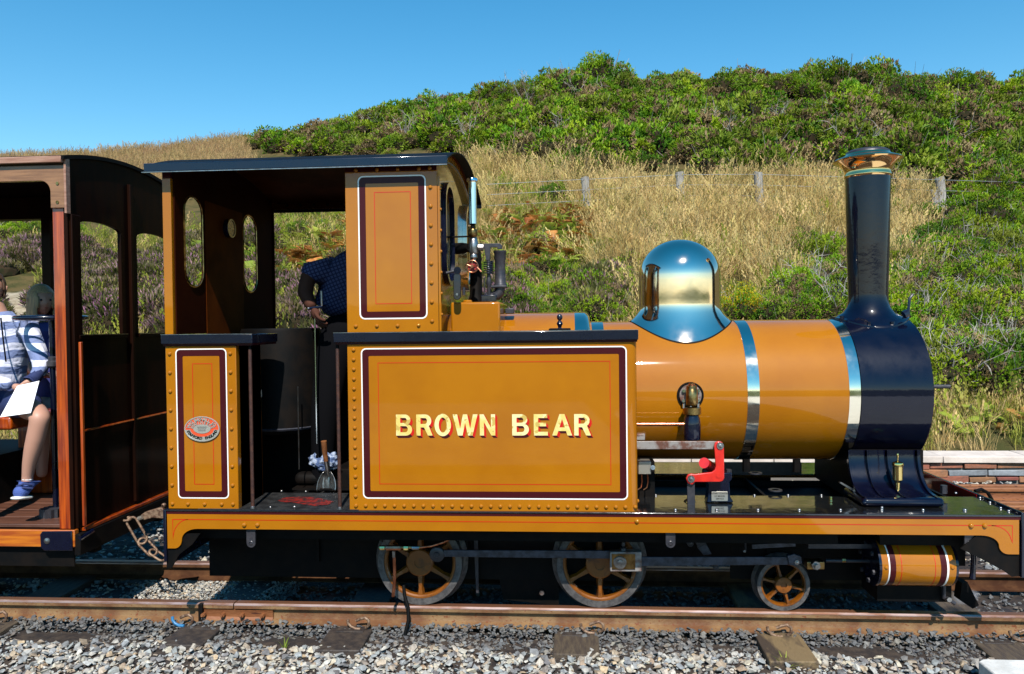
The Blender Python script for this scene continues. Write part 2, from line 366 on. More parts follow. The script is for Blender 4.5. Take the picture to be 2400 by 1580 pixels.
def axis_vals(segs):
    out = [segs[0][0]]
    for a, b, st in segs:
        n = max(1, round((b - a) / st)); out += [a + (b - a) * (i + 1) / n for i in range(n)]
    return out
def _rear(x, y): return 0
xs = axis_vals([(-400, -100, 100), (-100, -30, 7), (-30, 40, .7), (40, 110, 7), (110, 400, 100)])
ys = axis_vals([(-400, -90, 60), (-90, -6, 6), (-6, 3.9, 1.1), (3.9, 14, .3), (14, 36, .6), (36, 60, 4), (60, 400, 85)])
g = MB()
g.v = [(x, y, tz(x, y)) for y in ys for x in xs]
nx = len(xs)
g.f = [(j * nx + i, j * nx + i + 1, (j + 1) * nx + i + 1, (j + 1) * nx + i) for j in range(len(ys) - 1) for i in range(nx - 1)]
def ground_mat():
    m = bpy.data.materials.new('ground_soil'); m.use_nodes = True; nt = m.node_tree; b = nt.nodes['Principled BSDF']; L = nt.links.new
    b.inputs['Roughness'].default_value = .95; b.inputs['Specular IOR Level'].default_value = .15
    ge = _n(nt, 'ShaderNodeNewGeometry'); sp = _n(nt, 'ShaderNodeSeparateXYZ'); L(ge.outputs['Position'], sp.inputs[0])
    def nzc(scale, lo, hi, c1, c2):
        z = _n(nt, 'ShaderNodeTexNoise', Scale=scale, Detail=6.0); L(ge.outputs['Position'], z.inputs['Vector'])
        mr = _n(nt, 'ShaderNodeMapRange'); mr.inputs[1].default_value = lo; mr.inputs[2].default_value = hi; L(z.outputs[0], mr.inputs[0])
        mx = _n(nt, 'ShaderNodeMix', data_type='RGBA'); L(mr.outputs[0], mx.inputs[0]); mx.inputs[6].default_value = (*c1, 1); mx.inputs[7].default_value = (*c2, 1); return mx.outputs[2]
    grass = nzc(2.5, .4, .6, (.05, .05, .015), (.11, .08, .03))  # bank soil kept dark brown to stand for shade between shrubs
    dirt = nzc(9, .4, .62, (.075, .06, .052), (.035, .028, .027))
    bare = nzc(5, .35, .65, (.42, .36, .26), (.26, .21, .14))
    a = _n(nt, 'ShaderNodeMapRange'); a.inputs[1].default_value = 4.3; a.inputs[2].default_value = 4.7; L(sp.outputs[1], a.inputs[0])
    mx = _n(nt, 'ShaderNodeMix', data_type='RGBA'); L(a.outputs[0], mx.inputs[0]); L(dirt, mx.inputs[6]); L(grass, mx.inputs[7])
    # field behind the camera is grass too
    c = _n(nt, 'ShaderNodeMapRange'); c.inputs[1].default_value = -9; c.inputs[2].default_value = -12; L(sp.outputs[1], c.inputs[0])
    mxb = _n(nt, 'ShaderNodeMix', data_type='RGBA'); L(c.outputs[0], mxb.inputs[0]); L(mx.outputs[2], mxb.inputs[6]); mxb.inputs[7].default_value = (.06, .08, .02, 1)
    # bare pale earth scar on the bank at the left
    vm = _n(nt, 'ShaderNodeVectorMath', operation='DISTANCE'); L(ge.outputs['Position'], vm.inputs[0]); vm.inputs[1].default_value = BARE
    n2 = _n(nt, 'ShaderNodeTexNoise', Scale=1.8, Detail=5.0); L(ge.outputs['Position'], n2.inputs['Vector'])
    ad = _n(nt, 'ShaderNodeMath', operation='MULTIPLY_ADD'); ad.inputs[1].default_value = 1.6; L(n2.outputs[0], ad.inputs[0]); L(vm.outputs['Value'], ad.inputs[2])
    d = _n(nt, 'ShaderNodeMapRange'); d.inputs[1].default_value = 2.25; d.inputs[2].default_value = 2.05; L(ad.outputs[0], d.inputs[0])
    mxc = _n(nt, 'ShaderNodeMix', data_type='RGBA'); L(d.outputs[0], mxc.inputs[0]); L(mxb.outputs[2], mxc.inputs[6]); L(bare, mxc.inputs[7])
    L(mxc.outputs[2], b.inputs['Base Color'])
    n3 = _n(nt, 'ShaderNodeTexNoise', Scale=22.0, Detail=8.0); L(ge.outputs['Position'], n3.inputs['Vector'])
    bp = _n(nt, 'ShaderNodeBump', Strength=.9, Distance=.05); L(n3.outputs[0], bp.inputs['Height']); L(bp.outputs[0], b.inputs['Normal'])
    MATS['ground_soil'] = m
def ray_ground(px, py):
    d = (fw * FPX + rt * (px - CXP) - up * (py - CYP)).normalized()
    t = 4.0
    while t < 60:
        p = CAMPOS + d * t
        if p.z <= tz(p.x, p.y): return p
        t += .04
    return None
_b = ray_ground(30, 715); BARE = tuple(_b) if _b else (-6.5, 5.5, 1)
ground_mat()
tag(g.build('ground', 'ground_soil', smooth=180, recalc=False), kind='structure', label='dry stony ground rising to a grassy bank behind the railway')

# ---- scatter helper (one object, geometry nodes) for stuff
def scatter(name, pts, sources, material=None, label=None, cat=None):
    """pts: list of (pos, rot(x,y,z), scale, index)"""
    me = bpy.data.meshes.new(name); me.from_pydata([tuple(p[0]) for p in pts], [], [])
    ar = me.attributes.new('rot', 'FLOAT_VECTOR', 'POINT'); ar.data.foreach_set('vector', [c for p in pts for c in p[1]])
    as_ = me.attributes.new('scl', 'FLOAT_VECTOR', 'POINT'); as_.data.foreach_set('vector', [c for p in pts for c in (p[2] if isinstance(p[2], (tuple, list)) else (p[2],) * 3)])
    ai = me.attributes.new('idx', 'INT', 'POINT'); ai.data.foreach_set('value', [p[3] for p in pts])
    o = bpy.data.objects.new(name, me); COL.objects.link(o)
    src = bpy.data.collections.new(name + '_pieces')
    for i, sme in enumerate(sources):
        so = bpy.data.objects.new('%s_piece_%02d' % (name, i), sme); src.objects.link(so)
    ng = bpy.data.node_groups.new(name + '_nodes', 'GeometryNodeTree')
    ng.interface.new_socket('Geometry', in_out='INPUT', socket_type='NodeSocketGeometry'); ng.interface.new_socket('Geometry', in_out='OUTPUT', socket_type='NodeSocketGeometry')
    gi = ng.nodes.new('NodeGroupInput'); go = ng.nodes.new('NodeGroupOutput')
    m2p = ng.nodes.new('GeometryNodeMeshToPoints'); ip = ng.nodes.new('GeometryNodeInstanceOnPoints'); ci = ng.nodes.new('GeometryNodeCollectionInfo')
    ci.inputs['Collection'].default_value = src; ci.inputs['Separate Children'].default_value = True; ci.inputs['Reset Children'].default_value = True
    ip.inputs['Pick Instance'].default_value = True
    def attr(nm, ty):
        n = ng.nodes.new('GeometryNodeInputNamedAttribute'); n.data_type = ty; n.inputs[0].default_value = nm; return n.outputs[0]
    e2r = ng.nodes.new('FunctionNodeEulerToRotation')
    l = ng.links.new
    l(gi.outputs[0], m2p.inputs[0]); l(m2p.outputs[0], ip.inputs['Points']); l(ci.outputs[0], ip.inputs['Instance'])
    l(attr('rot', 'FLOAT_VECTOR'), e2r.inputs[0]); l(e2r.outputs[0], ip.inputs['Rotation'])
    l(attr('scl', 'FLOAT_VECTOR'), ip.inputs['Scale']); l(attr('idx', 'INT'), ip.inputs['Instance Index']); l(ip.outputs[0], go.inputs[0])
    md = o.modifiers.new('scatter', 'NODES'); md.node_group = ng
    tag(o, label, cat, kind='stuff')
    return o

# ---- stones
def stone_mat(name, base, vr=.5):
    m = bpy.data.materials.new(name); m.use_nodes = True; nt = m.node_tree; b = nt.nodes['Principled BSDF']; L = nt.links.new
    b.inputs['Roughness'].default_value = .7; b.inputs['Specular IOR Level'].default_value = .3
    oi = _n(nt, 'ShaderNodeObjectInfo'); cr = _n(nt, 'ShaderNodeValToRGB'); L(oi.outputs['Random'], cr.inputs[0])
    cr.color_ramp.interpolation = 'LINEAR'
    els = base; cr.color_ramp.elements[0].color = (*els[0], 1); cr.color_ramp.elements[1].color = (*els[-1], 1)
    for i, c in enumerate(els[1:-1]):
        e = cr.color_ramp.elements.new((i + 1) / (len(els) - 1)); e.color = (*c, 1)
    ge = _n(nt, 'ShaderNodeNewGeometry'); nz = _n(nt, 'ShaderNodeTexNoise', Scale=3.2, Detail=5.0); L(ge.outputs['Position'], nz.inputs['Vector'])
    sp = _n(nt, 'ShaderNodeSeparateXYZ'); L(ge.outputs['Position'], sp.inputs[0])
    # oil and brake dust beside the running rail: grows from y -0.02 to 0.2
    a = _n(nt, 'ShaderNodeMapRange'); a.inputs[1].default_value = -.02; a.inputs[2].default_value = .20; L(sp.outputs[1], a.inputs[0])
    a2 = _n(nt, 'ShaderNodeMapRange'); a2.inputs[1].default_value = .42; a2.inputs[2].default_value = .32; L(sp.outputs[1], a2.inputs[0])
    # the engine's shade painted into the four-foot stones, sunlit gap behind it spared
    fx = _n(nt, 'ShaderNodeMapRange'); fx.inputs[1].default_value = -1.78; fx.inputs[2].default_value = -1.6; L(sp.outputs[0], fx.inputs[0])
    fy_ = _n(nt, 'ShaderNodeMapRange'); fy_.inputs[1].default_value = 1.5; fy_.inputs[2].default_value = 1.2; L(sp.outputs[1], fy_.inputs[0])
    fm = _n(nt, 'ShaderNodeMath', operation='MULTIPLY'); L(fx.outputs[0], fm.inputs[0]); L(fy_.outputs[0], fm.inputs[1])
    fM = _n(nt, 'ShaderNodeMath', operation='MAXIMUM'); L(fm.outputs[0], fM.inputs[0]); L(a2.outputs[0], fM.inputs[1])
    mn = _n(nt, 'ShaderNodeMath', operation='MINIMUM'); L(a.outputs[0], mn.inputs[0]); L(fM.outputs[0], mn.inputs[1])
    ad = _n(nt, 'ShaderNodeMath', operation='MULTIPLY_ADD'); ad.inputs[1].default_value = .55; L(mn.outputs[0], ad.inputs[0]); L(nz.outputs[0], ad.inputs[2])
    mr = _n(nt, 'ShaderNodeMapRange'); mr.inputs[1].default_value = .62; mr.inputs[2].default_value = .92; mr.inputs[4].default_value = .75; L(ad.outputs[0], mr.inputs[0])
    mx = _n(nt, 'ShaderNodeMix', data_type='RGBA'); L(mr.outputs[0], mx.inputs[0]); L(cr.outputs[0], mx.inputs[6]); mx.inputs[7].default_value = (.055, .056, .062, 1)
    n2 = _n(nt, 'ShaderNodeTexNoise', Scale=60.0, Detail=4.0); L(ge.outputs['Position'], n2.inputs['Vector'])
    h = _n(nt, 'ShaderNodeHueSaturation'); m3 = _n(nt, 'ShaderNodeMapRange'); m3.inputs[1].default_value = .3; m3.inputs[2].default_value = .7; m3.inputs[3].default_value = .7; m3.inputs[4].default_value = 1.25
    L(n2.outputs[0], m3.inputs[0]); L(m3.outputs[0], h.inputs['Value']); L(mx.outputs[2], h.inputs['Color']); L(h.outputs[0], b.inputs['Base Color'])
    bp = _n(nt, 'ShaderNodeBump', Strength=.5, Distance=.006); L(n2.outputs[0], bp.inputs['Height']); L(bp.outputs[0], b.inputs['Normal'])
    MATS[name] = m
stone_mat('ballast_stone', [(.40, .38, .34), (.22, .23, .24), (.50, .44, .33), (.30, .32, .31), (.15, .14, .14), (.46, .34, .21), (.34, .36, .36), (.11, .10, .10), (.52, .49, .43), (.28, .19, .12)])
def hull_stone(k, flat=.45):
    rr = random.Random(k); bm = bmesh.new()
    for i in range(13):
        q = Vector((rr.gauss(0, 1), rr.gauss(0, 1), rr.gauss(0, 1))).normalized() * rr.uniform(.8, 1.05)
        bm.verts.new((q.x * .5, q.y * .5 * rr.uniform(.7, .95), q.z * .5 * flat))
    bmesh.ops.convex_hull(bm, input=bm.verts)
    for v in [v for v in bm.verts if not v.link_faces]: bm.verts.remove(v)
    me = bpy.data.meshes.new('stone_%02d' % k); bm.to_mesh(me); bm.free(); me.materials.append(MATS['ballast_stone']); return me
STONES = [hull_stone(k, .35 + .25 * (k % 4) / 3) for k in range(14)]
def stones(pts, x0, x1, y0, y1, n, s0, s1, zf, clear=None):
    for _ in range(n):
        x = random.uniform(x0, x1); y = random.uniform(y0, y1)
        if clear and clear(x, y): continue
        s = s0 + (s1 - s0) * random.random() ** 2.2
        pts.append(((x, y, zf(x, y) + random.uniform(-.25, .3) * s), (random.gauss(0, .35), random.gauss(0, .35), random.uniform(0, 6.28)), s, random.randrange(14)))
SLX = []     # sleeper centres
for px in (445, 808, 1350, 1838, 2365): SLX.append(UX(px, 1490, .12))
step = 1.12
SLX = [SLX[0] - 2 * step, SLX[0] - step] + SLX + [SLX[-1] + step, SLX[-1] + 2 * step, SLX[-1] + 3 * step]
def on_sleeper(x, y, m=.0):
    if not (.0 < y < 1.3): return False
    if y > .35 and -2.6 < x < -1.6: return False
    if random.random() < (.74 if y < .1 else .4): return False
    return any(abs(x - s) < .095 + m for s in SLX)
def zg(x, y):
    z = BL + noise.noise(Vector((x * 1.7, y * 1.7, 0))) * .012
    z += .022 * sm(.14, .24, y) * (1 - sm(.24, .4, y)) if 0 else 0
    return z - .03 * sm(-.05, -.5, y)
pts = []
stones(pts, -3.1, 3.1, -.62, .06, 11500, .018, .060, zg)
stones(pts, -3.1, 3.1, .04, .26, 5200, .012, .045, lambda x, y: zg(x, y) - .004, lambda x, y: on_sleeper(x, y) or (noise.noise(Vector((x * 2.1, y * 5, 5))) > .12 and .07 < y < .2))
stones(pts, -3.1, 3.1, .20, .285, 2600, .016, .042, lambda x, y: BL + .012 + .022 * sm(.2, .28, y) + .018 * noise.noise(Vector((x * 1.4, 0, 8))), lambda x, y: on_sleeper(x, y) and random.random() < .5)
stones(pts, -5, 5, .35, .95, 6500, .015, .045, lambda x, y: BL + .004, on_sleeper)
stones(pts, -2.6, -1.6, .35, .95, 4200, .010, .030, lambda x, y: BL + .020)
stones(pts, -6, 7.5, .98, 2.6, 7500, .025, .06, lambda x, y: BL, on_sleeper)
stones(pts, -7, 9, 2.6, 4.05, 9000, .03, .065, lambda x, y: BL + .0)
stones(pts, -7, 0.8, 4.0, 4.75, 3600, .03, .08, lambda x, y: tz(x, y) + .02)
stones(pts, -8, -3.6, 4.7, 5.9, 1400, .02, .07, lambda x, y: tz(x, y), lambda x, y: random.random() < (y - 4.7))
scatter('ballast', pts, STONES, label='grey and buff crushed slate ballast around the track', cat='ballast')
# trodden dirt between the stones: low uneven sheet under the ballast
d = MB()
dx = [-3.4 + .05 * i for i in range(137)]; dy = [-.7 + .05 * i for i in range(34)]
d.v = [(x, y, zg(x, y) - .006 + noise.noise(Vector((x * 9, y * 9, 2))) * .008 ) for y in dy for x in dx]
d.f = [(j * 137 + i, j * 137 + i + 1, (j + 1) * 137 + i + 1, (j + 1) * 137 + i) for j in range(33) for i in range(136)]
tag(d.build('trackside_dirt', 'oily', smooth=180, recalc=False), kind='structure', label='dark oily dirt along the near rail')

# ---- rails
def rail_profile(yc, w=.058, h=.10, fwid=.10):
    a = w / 2; b = fwid / 2
    pr = [(-b, -h), (b, -h), (b, -h + .008), (.010, -h + .020), (.007, -h + .034), (.007, -.036), (.009, -.031), (a, -.026), (a, -.006), (a - .007, 0), (-a + .007, 0), (-a, -.006), (-a, -.026), (-.009, -.031), (-.007, -.036), (-.007, -h + .034), (-.010, -h + .020), (-b, -h + .008)]
    return [(yc + p[0], p[1]) for p in pr]
def head_sheet(yc, x0, x1, w=.05):
    m = MB(); a = w / 2
    m.add([(x0, yc - a + .002, -.0015), (x1, yc - a + .002, -.0015), (x1, yc + a - .006, .0012), (x0, yc + a - .006, .0012)], [(0, 1, 2, 3)])
    return m
YR1, YR2 = .320, .980
tr = thing('railway_track', 'narrow gauge track with rusty tan rails under the orange engine', 'railway track', (0, .65, 0))
JX = UX(549, 1412, .3)
for yc in (YR1, YR2):
    for x0, x1 in ((-7.5, JX - .003), (JX + .003, 9.5)):
        r = MB().prism_axis(rail_profile(yc), x0, x1).build('rail', 'rail_rust' if yc == YR1 else 'rail_rust_shaded', tr, smooth=30)
        MB().box(x0 + .001, x1 - .001, yc - .017, yc + .019, -.001, .0012).build('running_surface', 'rail_head', r)
        m_ = MB(); m_.add([(x0, yc - .0222, .0006), (x1, yc - .0222, .0006), (x1, yc - .0294, -.0058), (x0, yc - .0294, -.0058), (x0, yc - .0298, -.010), (x1, yc - .0298, -.010)], [(0, 1, 2, 3), (3, 2, 5, 4)]); m_.build('head_highlight', 'rail_edge_highlight', r, recalc=False)  # paler strip on the chamfer paints the sun's highlight along the head
slm = [MB().box(-.11, .11, 0, 1.3, -.11, 0).mesh('sleeper', m_, 30) for m_ in ('oily', 'sleeper_wood', 'sleeper_pale')]
for i, sx in enumerate(SLX):
    m_ = slm[2] if abs(sx - SLX[5]) < .01 else slm[0] if i in (2, 3) else slm[1]
    o = put('sleeper', m_, tr, loc=(sx, .0 + random.uniform(-.02, .02) - (.04 if i == 5 else 0), -.103 if i != 5 else -.098), rot=(random.uniform(-.01, .02), random.uniform(-.02, .02), random.uniform(-.03, .03)), bevel=.006)
    # base plate
    MB().box(sx - .07, sx + .07, .2, .44, -.1035, -.0985).build('base_plate', 'oily', tr, bevel=.002)
    # bent spring clip holding the rail foot
    zc0 = UZ(432, 1447, .262); cx_ = {2: UX(432, 1447, .262), 3: UX(842, 1455, .262), 4: UX(1386, 1460, .262), 5: UX(1822, 1462, .262), 6: UX(2388, 1462, .262)}.get(i, sx)
    for nm_, cp in (('blue_clip' if i == 2 else 'link_rust', ((-25, -8), (-24, 1), (-17, 10), (-6, 15), (7, 15))), ('link_rust', ((-5, -5), (6, -11), (18, -15), (27, -8), (27, 4), (19, 14)))):
        MB().tube([(cx_ + u * .00215, .252 - .012 * (k % 5) / 4 - .01, zc0 - v * .0019 - .004) for k, (u, v) in enumerate(cp)], .0078, 10).build('rail_clip', nm_, tr, smooth=60)
fx0, fx1 = UX(473, 1440, .3), UX(640, 1450, .3)
fp = MB().prism_axis([(YR1 - .030, -.088), (YR1 - .0075, -.082), (YR1 - .0075, -.036), (YR1 - .026, -.036), (YR1 - .022, -.045), (YR1 - .020, -.072)], fx0, fx1).build('fishplate', 'rail_rust_dark', tr)
for px in (478, 523, 568, 616):
    bx = UX(px, 1443, .29)
    MB().cyl((bx, YR1 - .018, -.058), (bx, YR1 - .046, -.058), .012, n=6).cyl((bx, YR1 - .046, -.058), (bx, YR1 - .056, -.058), .006, n=10).build('bolt', 'rail_rust_dark', fp)
MB().box(fx0 - .008, fx0 + .015, YR1 - .045, YR1 - .008, -.10, -.0).build('joint_block', 'black_matt', tr, bevel=.003)  # black block across the rail at the fishplate's left end

# ---- siding track beyond
YS1, YS2 = 2.72, 3.36
sd_ = thing('siding_track', 'deep rust brown siding rails lying beyond the engine before the low wall', 'railway track', (4, 3, 0))
for yc in (YS1, YS2):
    MB().prism_axis(rail_profile(yc, .06, .11, .11), -8, 10).build('rail', 'rail_rust_dark', sd_, smooth=30)
    m_ = MB().prism_axis(rail_profile(yc - .13, .05, .11, .10), UX(2180, 1170, yc), 10)
    m_.build('check_rail', 'rail_rust_dark', sd_, smooth=30)
for k in range(17):
    o = put('sleeper', slm[1], sd_, loc=(-8.3 + k * 1.1, 2.4, -.12), rot=(0, 0, random.uniform(-.02, .02)))
    
# ---- platform wall beyond the siding
YWALL = 4.1
pw = thing('platform_wall', 'low stone platform wall with pale pinkish coping slabs at the right', 'wall', (5, 4.1, 0))
wx0 = -1.2
MB().box(wx0, 12, YWALL + .03, YWALL + .3, -.3, .055).build('mortar_core', 'mortar', pw)
cm = MB().box(-.397, .397, -.025, .33, 0, .062).mesh('coping_slab', 'coping')
x = wx0 + .4
while x < 11:
    put('coping_slab', cm, pw, loc=(x, YWALL, .058 + random.uniform(-.002, .002)), rot=(0, 0, random.uniform(-.004, .004)), bevel=.006); x += .8
sms = [MB().box(-w / 2, w / 2, 0, .05, -h / 2, h / 2).mesh('stone', m_) for w, h, m_ in ((.30, .05, 'slate_stone'), (.20, .032, 'slate_stone'), (.36, .055, 'slate_grey'), (.24, .05, 'slate_stone'), (.14, .07, 'slate_stone'), (.34, .07, 'slate_stone'))]
WD = [.30, .20, .36, .24, .14, .34]; HT = [.05, .032, .055, .05, .07, .07]
for row, zc in enumerate((.022, -.045, -.105)):
    x = 2.9 + random.random() * .1
    while x < 7.2:
        k = random.randrange(6)
        put('stone', sms[k], pw, loc=(x + WD[k] / 2, YWALL + .0 + random.uniform(-.01, .012), zc + random.uniform(-.006, .006)), rot=(0, random.uniform(-.03, .03), random.uniform(-.04, .04)), bevel=.006)
        x += WD[k] + .012

# ---- concrete kerb slab near the camera, bottom right
cx0 = UX(2286, 1518, -.1)
sl = MB(); sl.prism_axis([(cx0, -.125), (cx0 + .03, -.10), (6.5, -.10), (6.5, -9), (cx0 + .09, -9)], -.16, -.045, ax='Z')
tag(sl.build('platform_slab', 'concrete', bevel=.006), label='pale grey concrete platform slab corner at the lower right', cat='slab')
# station platform and far bank behind the photographer (seen only as reflections)
tag(MB().box(-9, cx0 - .3, -11, -4.6, -.2, -.07).build('platform_paving', 'paving'), kind='structure', label='pale concrete station platform on the near side')

# ---- fence posts on the bank
def ground_pt(px, py): return ray_ground(px, py)
def fence_post(base, top, w, label, tilt=0):
    p = ray_ground(*base)
    if p is None: return
    Dp = p.y
    xt, zt_ = U(top[0], top[1], Dp)
    m = MB(); n = 9
    for k in range(7):
        t = k / 6; cx = p.x + (xt - p.x) * t; cz = p.z - .3 + (zt_ - p.z + .3) * t
        for i in range(n):
            q = 2 * PI * i / n; rr = w / 2 * (1 + .09 * math.sin(3 * q + k) + random.uniform(-.05, .05))
            m.v.append((cx + rr * math.cos(q), Dp + rr * math.sin(q), cz + (random.uniform(-.02, .02) if k == 6 else 0)))
    for k in range(6):
        for i in range(n): m.f.append((k * n + i, k * n + (i + 1) % n, (k + 1) * n + (i + 1) % n, (k + 1) * n + i))
    m.f.append(tuple(range(6 * n, 7 * n)))
    o = m.build('fence_post', 'post_wood', smooth=50)
    tag(o, label, 'fence post', 'weathered posts of the wire fence on the bank')
    return Vector((xt, Dp, zt_))
tops = []
tops.append(fence_post((1382, 500), (1371, 416), .19, 'weathered grey fence post, furthest left, leaning slightly in tall dry grass'))
tops.append(fence_post((1597, 492), (1593, 405), .20, 'grey fence post standing straight above the brass dome'))
tops.append(fence_post((1783, 505), (1777, 404), .20, 'tallest grey fence post in dry grass left of the chimney'))
tops.append(fence_post((2210, 497), (2203, 417), .19, 'upright pale fence post of the close pair right of the chimney'))
tops.append(fence_post((2197, 497), (2188, 446), .15, 'short leaning post propped against the pale fence post right of the chimney'))
tp = [t for t in tops[:4] if t]
w_ = MB()
ext = [tp[0] + (tp[0] - tp[1])] + tp + [tp[-1] + (tp[-1] - tp[-2])]
for dz in (-.06, -.3, -.55):
    w_.tube([q + Vector((0, -.08, dz)) for q in ext], .006, 4)
tag(w_.build('fence_wire', 'wire'), 'thin wires strung between the grey fence posts', 'fence wire')
# ================================================================== LOCOMOTIVE
YC = .65; WID = 1.30
ZF = UZ(1345, 1201, 0)            # footplate top
XL = UX(389, 1230, 0); XR = UX(2394, 1230, 0)
YT = .014                         # plane of the tank, bunker and cab side sheets
LO = thing('steam_locomotive', 'ochre side tank steam engine lettered BROWN BEAR with brass dome and black chimney', 'steam engine', (0, YC, 0))
def far(y): return 2 * YC - y
RM = {}
def rivet_mesh(r, h, m):
    key = (r, h, m)
    if key not in RM:
        mb = MB(); mb.lathe((0, 0, 0), [(r, 0), (r * .95, -h * .45), (r * .72, -h * .8), (r * .38, -h * .97), (0.0004, -h)], n=12, axis='Y'); RM[key] = mb.mesh('rivet', m, 60)
    return RM[key]
def rivet(p, parent, r=.0098, h=.009, m='orange_paint', rot=None, name='rivet'):
    return put(name, rivet_mesh(r, h, m), parent, loc=p, rot=rot)

# ---- footplate: two side strips, end beams, frames
YS = .37
def zf_box(x0, x1, y0, y1, t=.008): return MB().box(x0, x1, y0, y1, ZF - t, ZF)
xd0, xd1 = UX(556, 1195, 0), UX(815, 1195, 0)    # doorway
fpn = MB().box(XL, XR, 0, YS, ZF - .008, ZF)
fpn.build('footplate', 'footplate_black', LO, bevel=.002)
MB().box(XL, XR, far(YS), far(0), ZF - .008, ZF).build('footplate', 'footplate_black', LO, bevel=.002)
MB().box(xd0 - .2, xd1 + .05, .004, YS - .003, ZF + .001, ZF + .004).build('tread_plate', 'tread_plate', LO)
# worn red paint patch on the tread plate
bl = [(650, 1174), (665, 1166), (700, 1164), (735, 1165), (760, 1170), (783, 1176), (770, 1182), (738, 1186), (715, 1183), (690, 1178), (668, 1177)]
def on_plane(px, py, z):
    d = fw * FPX + rt * (px - CXP) - up * (py - CYP); t = (z - CAMPOS.z) / d.z; return CAMPOS + d * t
mat('worn_red', (.20, .012, .008), .5, c2=(.03, .012, .012), scale=38, lo=.42, hi=.6)
mb = MB(); v = [on_plane(a, b, ZF + .0055) for a, b in bl]; mb.add(v, [tuple(range(len(v)))]); mb.build('worn_red_patch', 'worn_red', LO, recalc=False)
# edge angle (dark maroon underline) and valance
def valance(Y, sgn, name='valance'):
    zt = UZ(1345, 1212, 0); zb = UZ(1345, 1247.5, 0)
    def Q(px, py): return U(px, py, 0)
    zL = UZ(405, 1286, 0); zR = UZ(2375, 1300, 0)
    xl2 = UX(430, 1270, 0); xl3 = UX(462, 1243, 0); xr3 = UX(2300, 1250, 0); xr2 = UX(2352, 1290, 0)
    pts_ = [(XL + .004, zt), (XR - .008, zt), (XR - .008, zR)]
    xk = UX(2366, 1299, 0)
    pts_ += [(xk, zR)]
    for k in range(0, 9):
        t = k / 8 * PI / 2; pts_.append((xk - (xk - UX(2343, 1278, 0)) * math.sin(t), zR + (UZ(2343, 1280, 0) - zR) * (1 - math.cos(t))))
    xa, za = pts_[-1]
    for k in range(1, 9):
        t = k / 8 * PI / 2; pts_.append((xa - (xa - xr3) * (1 - math.cos(t)), za + (zb - za) * math.sin(t)))
    xb = UX(408, 1286, 0); xc_ = UX(425, 1262, 0)
    zm = zL + (zb - zL) * .45
    for k in range(8, -1, -1):
        t = k / 8 * PI / 2; pts_.append((xc_ + (xl3 - xc_) * (1 - math.cos(t)), zm + (zb - zm) * math.sin(t))) 
    for k in range(8, -1, -1):
        t = k / 8 * PI / 2; pts_.append((xb + (xc_ - xb) * math.sin(t), zL + (zm - zL) * (1 - math.cos(t))))
    pts_ += [(XL + .004, zL)]
    o = MB().prism(pts_, Y, Y + sgn * .008).build(name, 'orange_paint', LO)
    MB().box(XL + .001, XR, min(Y, Y + sgn * .012), max(Y, Y + sgn * .012), zt, ZF - .008).build('edge_strip', 'maroon_paint', LO)
    return o, zt, zb
va, ZVT, ZVB = valance(0.004, 1)
valance(far(.004), -1)
# red lining on the valance
def path_strip(pts_, w, Y, name, m, parent, closed=False):
    mb = MB(); n = len(pts_); P = [Vector((p[0], 0, p[1])) for p in pts_]; vs = []
    for k in range(n):
        a = P[(k - 1) % n] if (closed or k) else P[k]; b = P[(k + 1) % n] if (closed or k < n - 1) else P[k]
        d1 = (P[k] - a); d2 = (b - P[k])
        if d1.length < 1e-9: d1 = d2
        if d2.length < 1e-9: d2 = d1
        n1 = Vector((-d1.z, 0, d1.x)).normalized(); n2 = Vector((-d2.z, 0, d2.x)).normalized(); m_ = (n1 + n2).normalized(); q = w / 2 / max(.35, m_.dot(n1))
        vs += [(P[k] + m_ * q), (P[k] - m_ * q)]
    mb.v = [(v.x, Y, v.z) for v in vs]
    for k in range(n if closed else n - 1):
        k2 = (k + 1) % n; mb.f.append((2 * k, 2 * k + 1, 2 * k2 + 1, 2 * k2))
    return mb.build(name, m, parent, smooth=0, recalc=False)
YV = .0032
zl = UZ(1345, 1225, 0)
def X0(px): return UX(px, 1230, 0)
zlb = UZ(405, 1264, 0)
arcl = [(X0(404) + (X0(440) - X0(404)) * (1 - math.cos(t * PI / 16)), zlb + (zl - zlb) * math.sin(t * PI / 16)) for t in range(9)]
path_strip([(X0(440), zl), (X0(404), zl), (X0(404), zlb)] + arcl[1:], 0.0034, YV, 'lining', 'red_line', va)
zrb = UZ(2371, 1269, 0)
arcr = [(X0(2371) - (X0(2371) - X0(2325)) * (1 - math.cos(t * PI / 16)), zrb + (zl - zrb) * math.sin(t * PI / 16)) for t in range(9)]
path_strip([(X0(2325), zl), (X0(2374), zl), (X0(2374), zrb - .006)] + arcr[1:], 0.0034, YV, 'lining', 'red_line', va)
path_strip([(X0(440), zl), (X0(2325), zl)], 0.0034, YV - .0002, 'lining', 'red_line', va)
for px in (572, 603, 1493, 2277, 2309):
    x, z = U(px, 1230.5 if px < 1400 else (1222 if px < 1600 else 1233), 0); rivet((x, .004, z), va, r=.0115, h=.011, m='orange_paint')
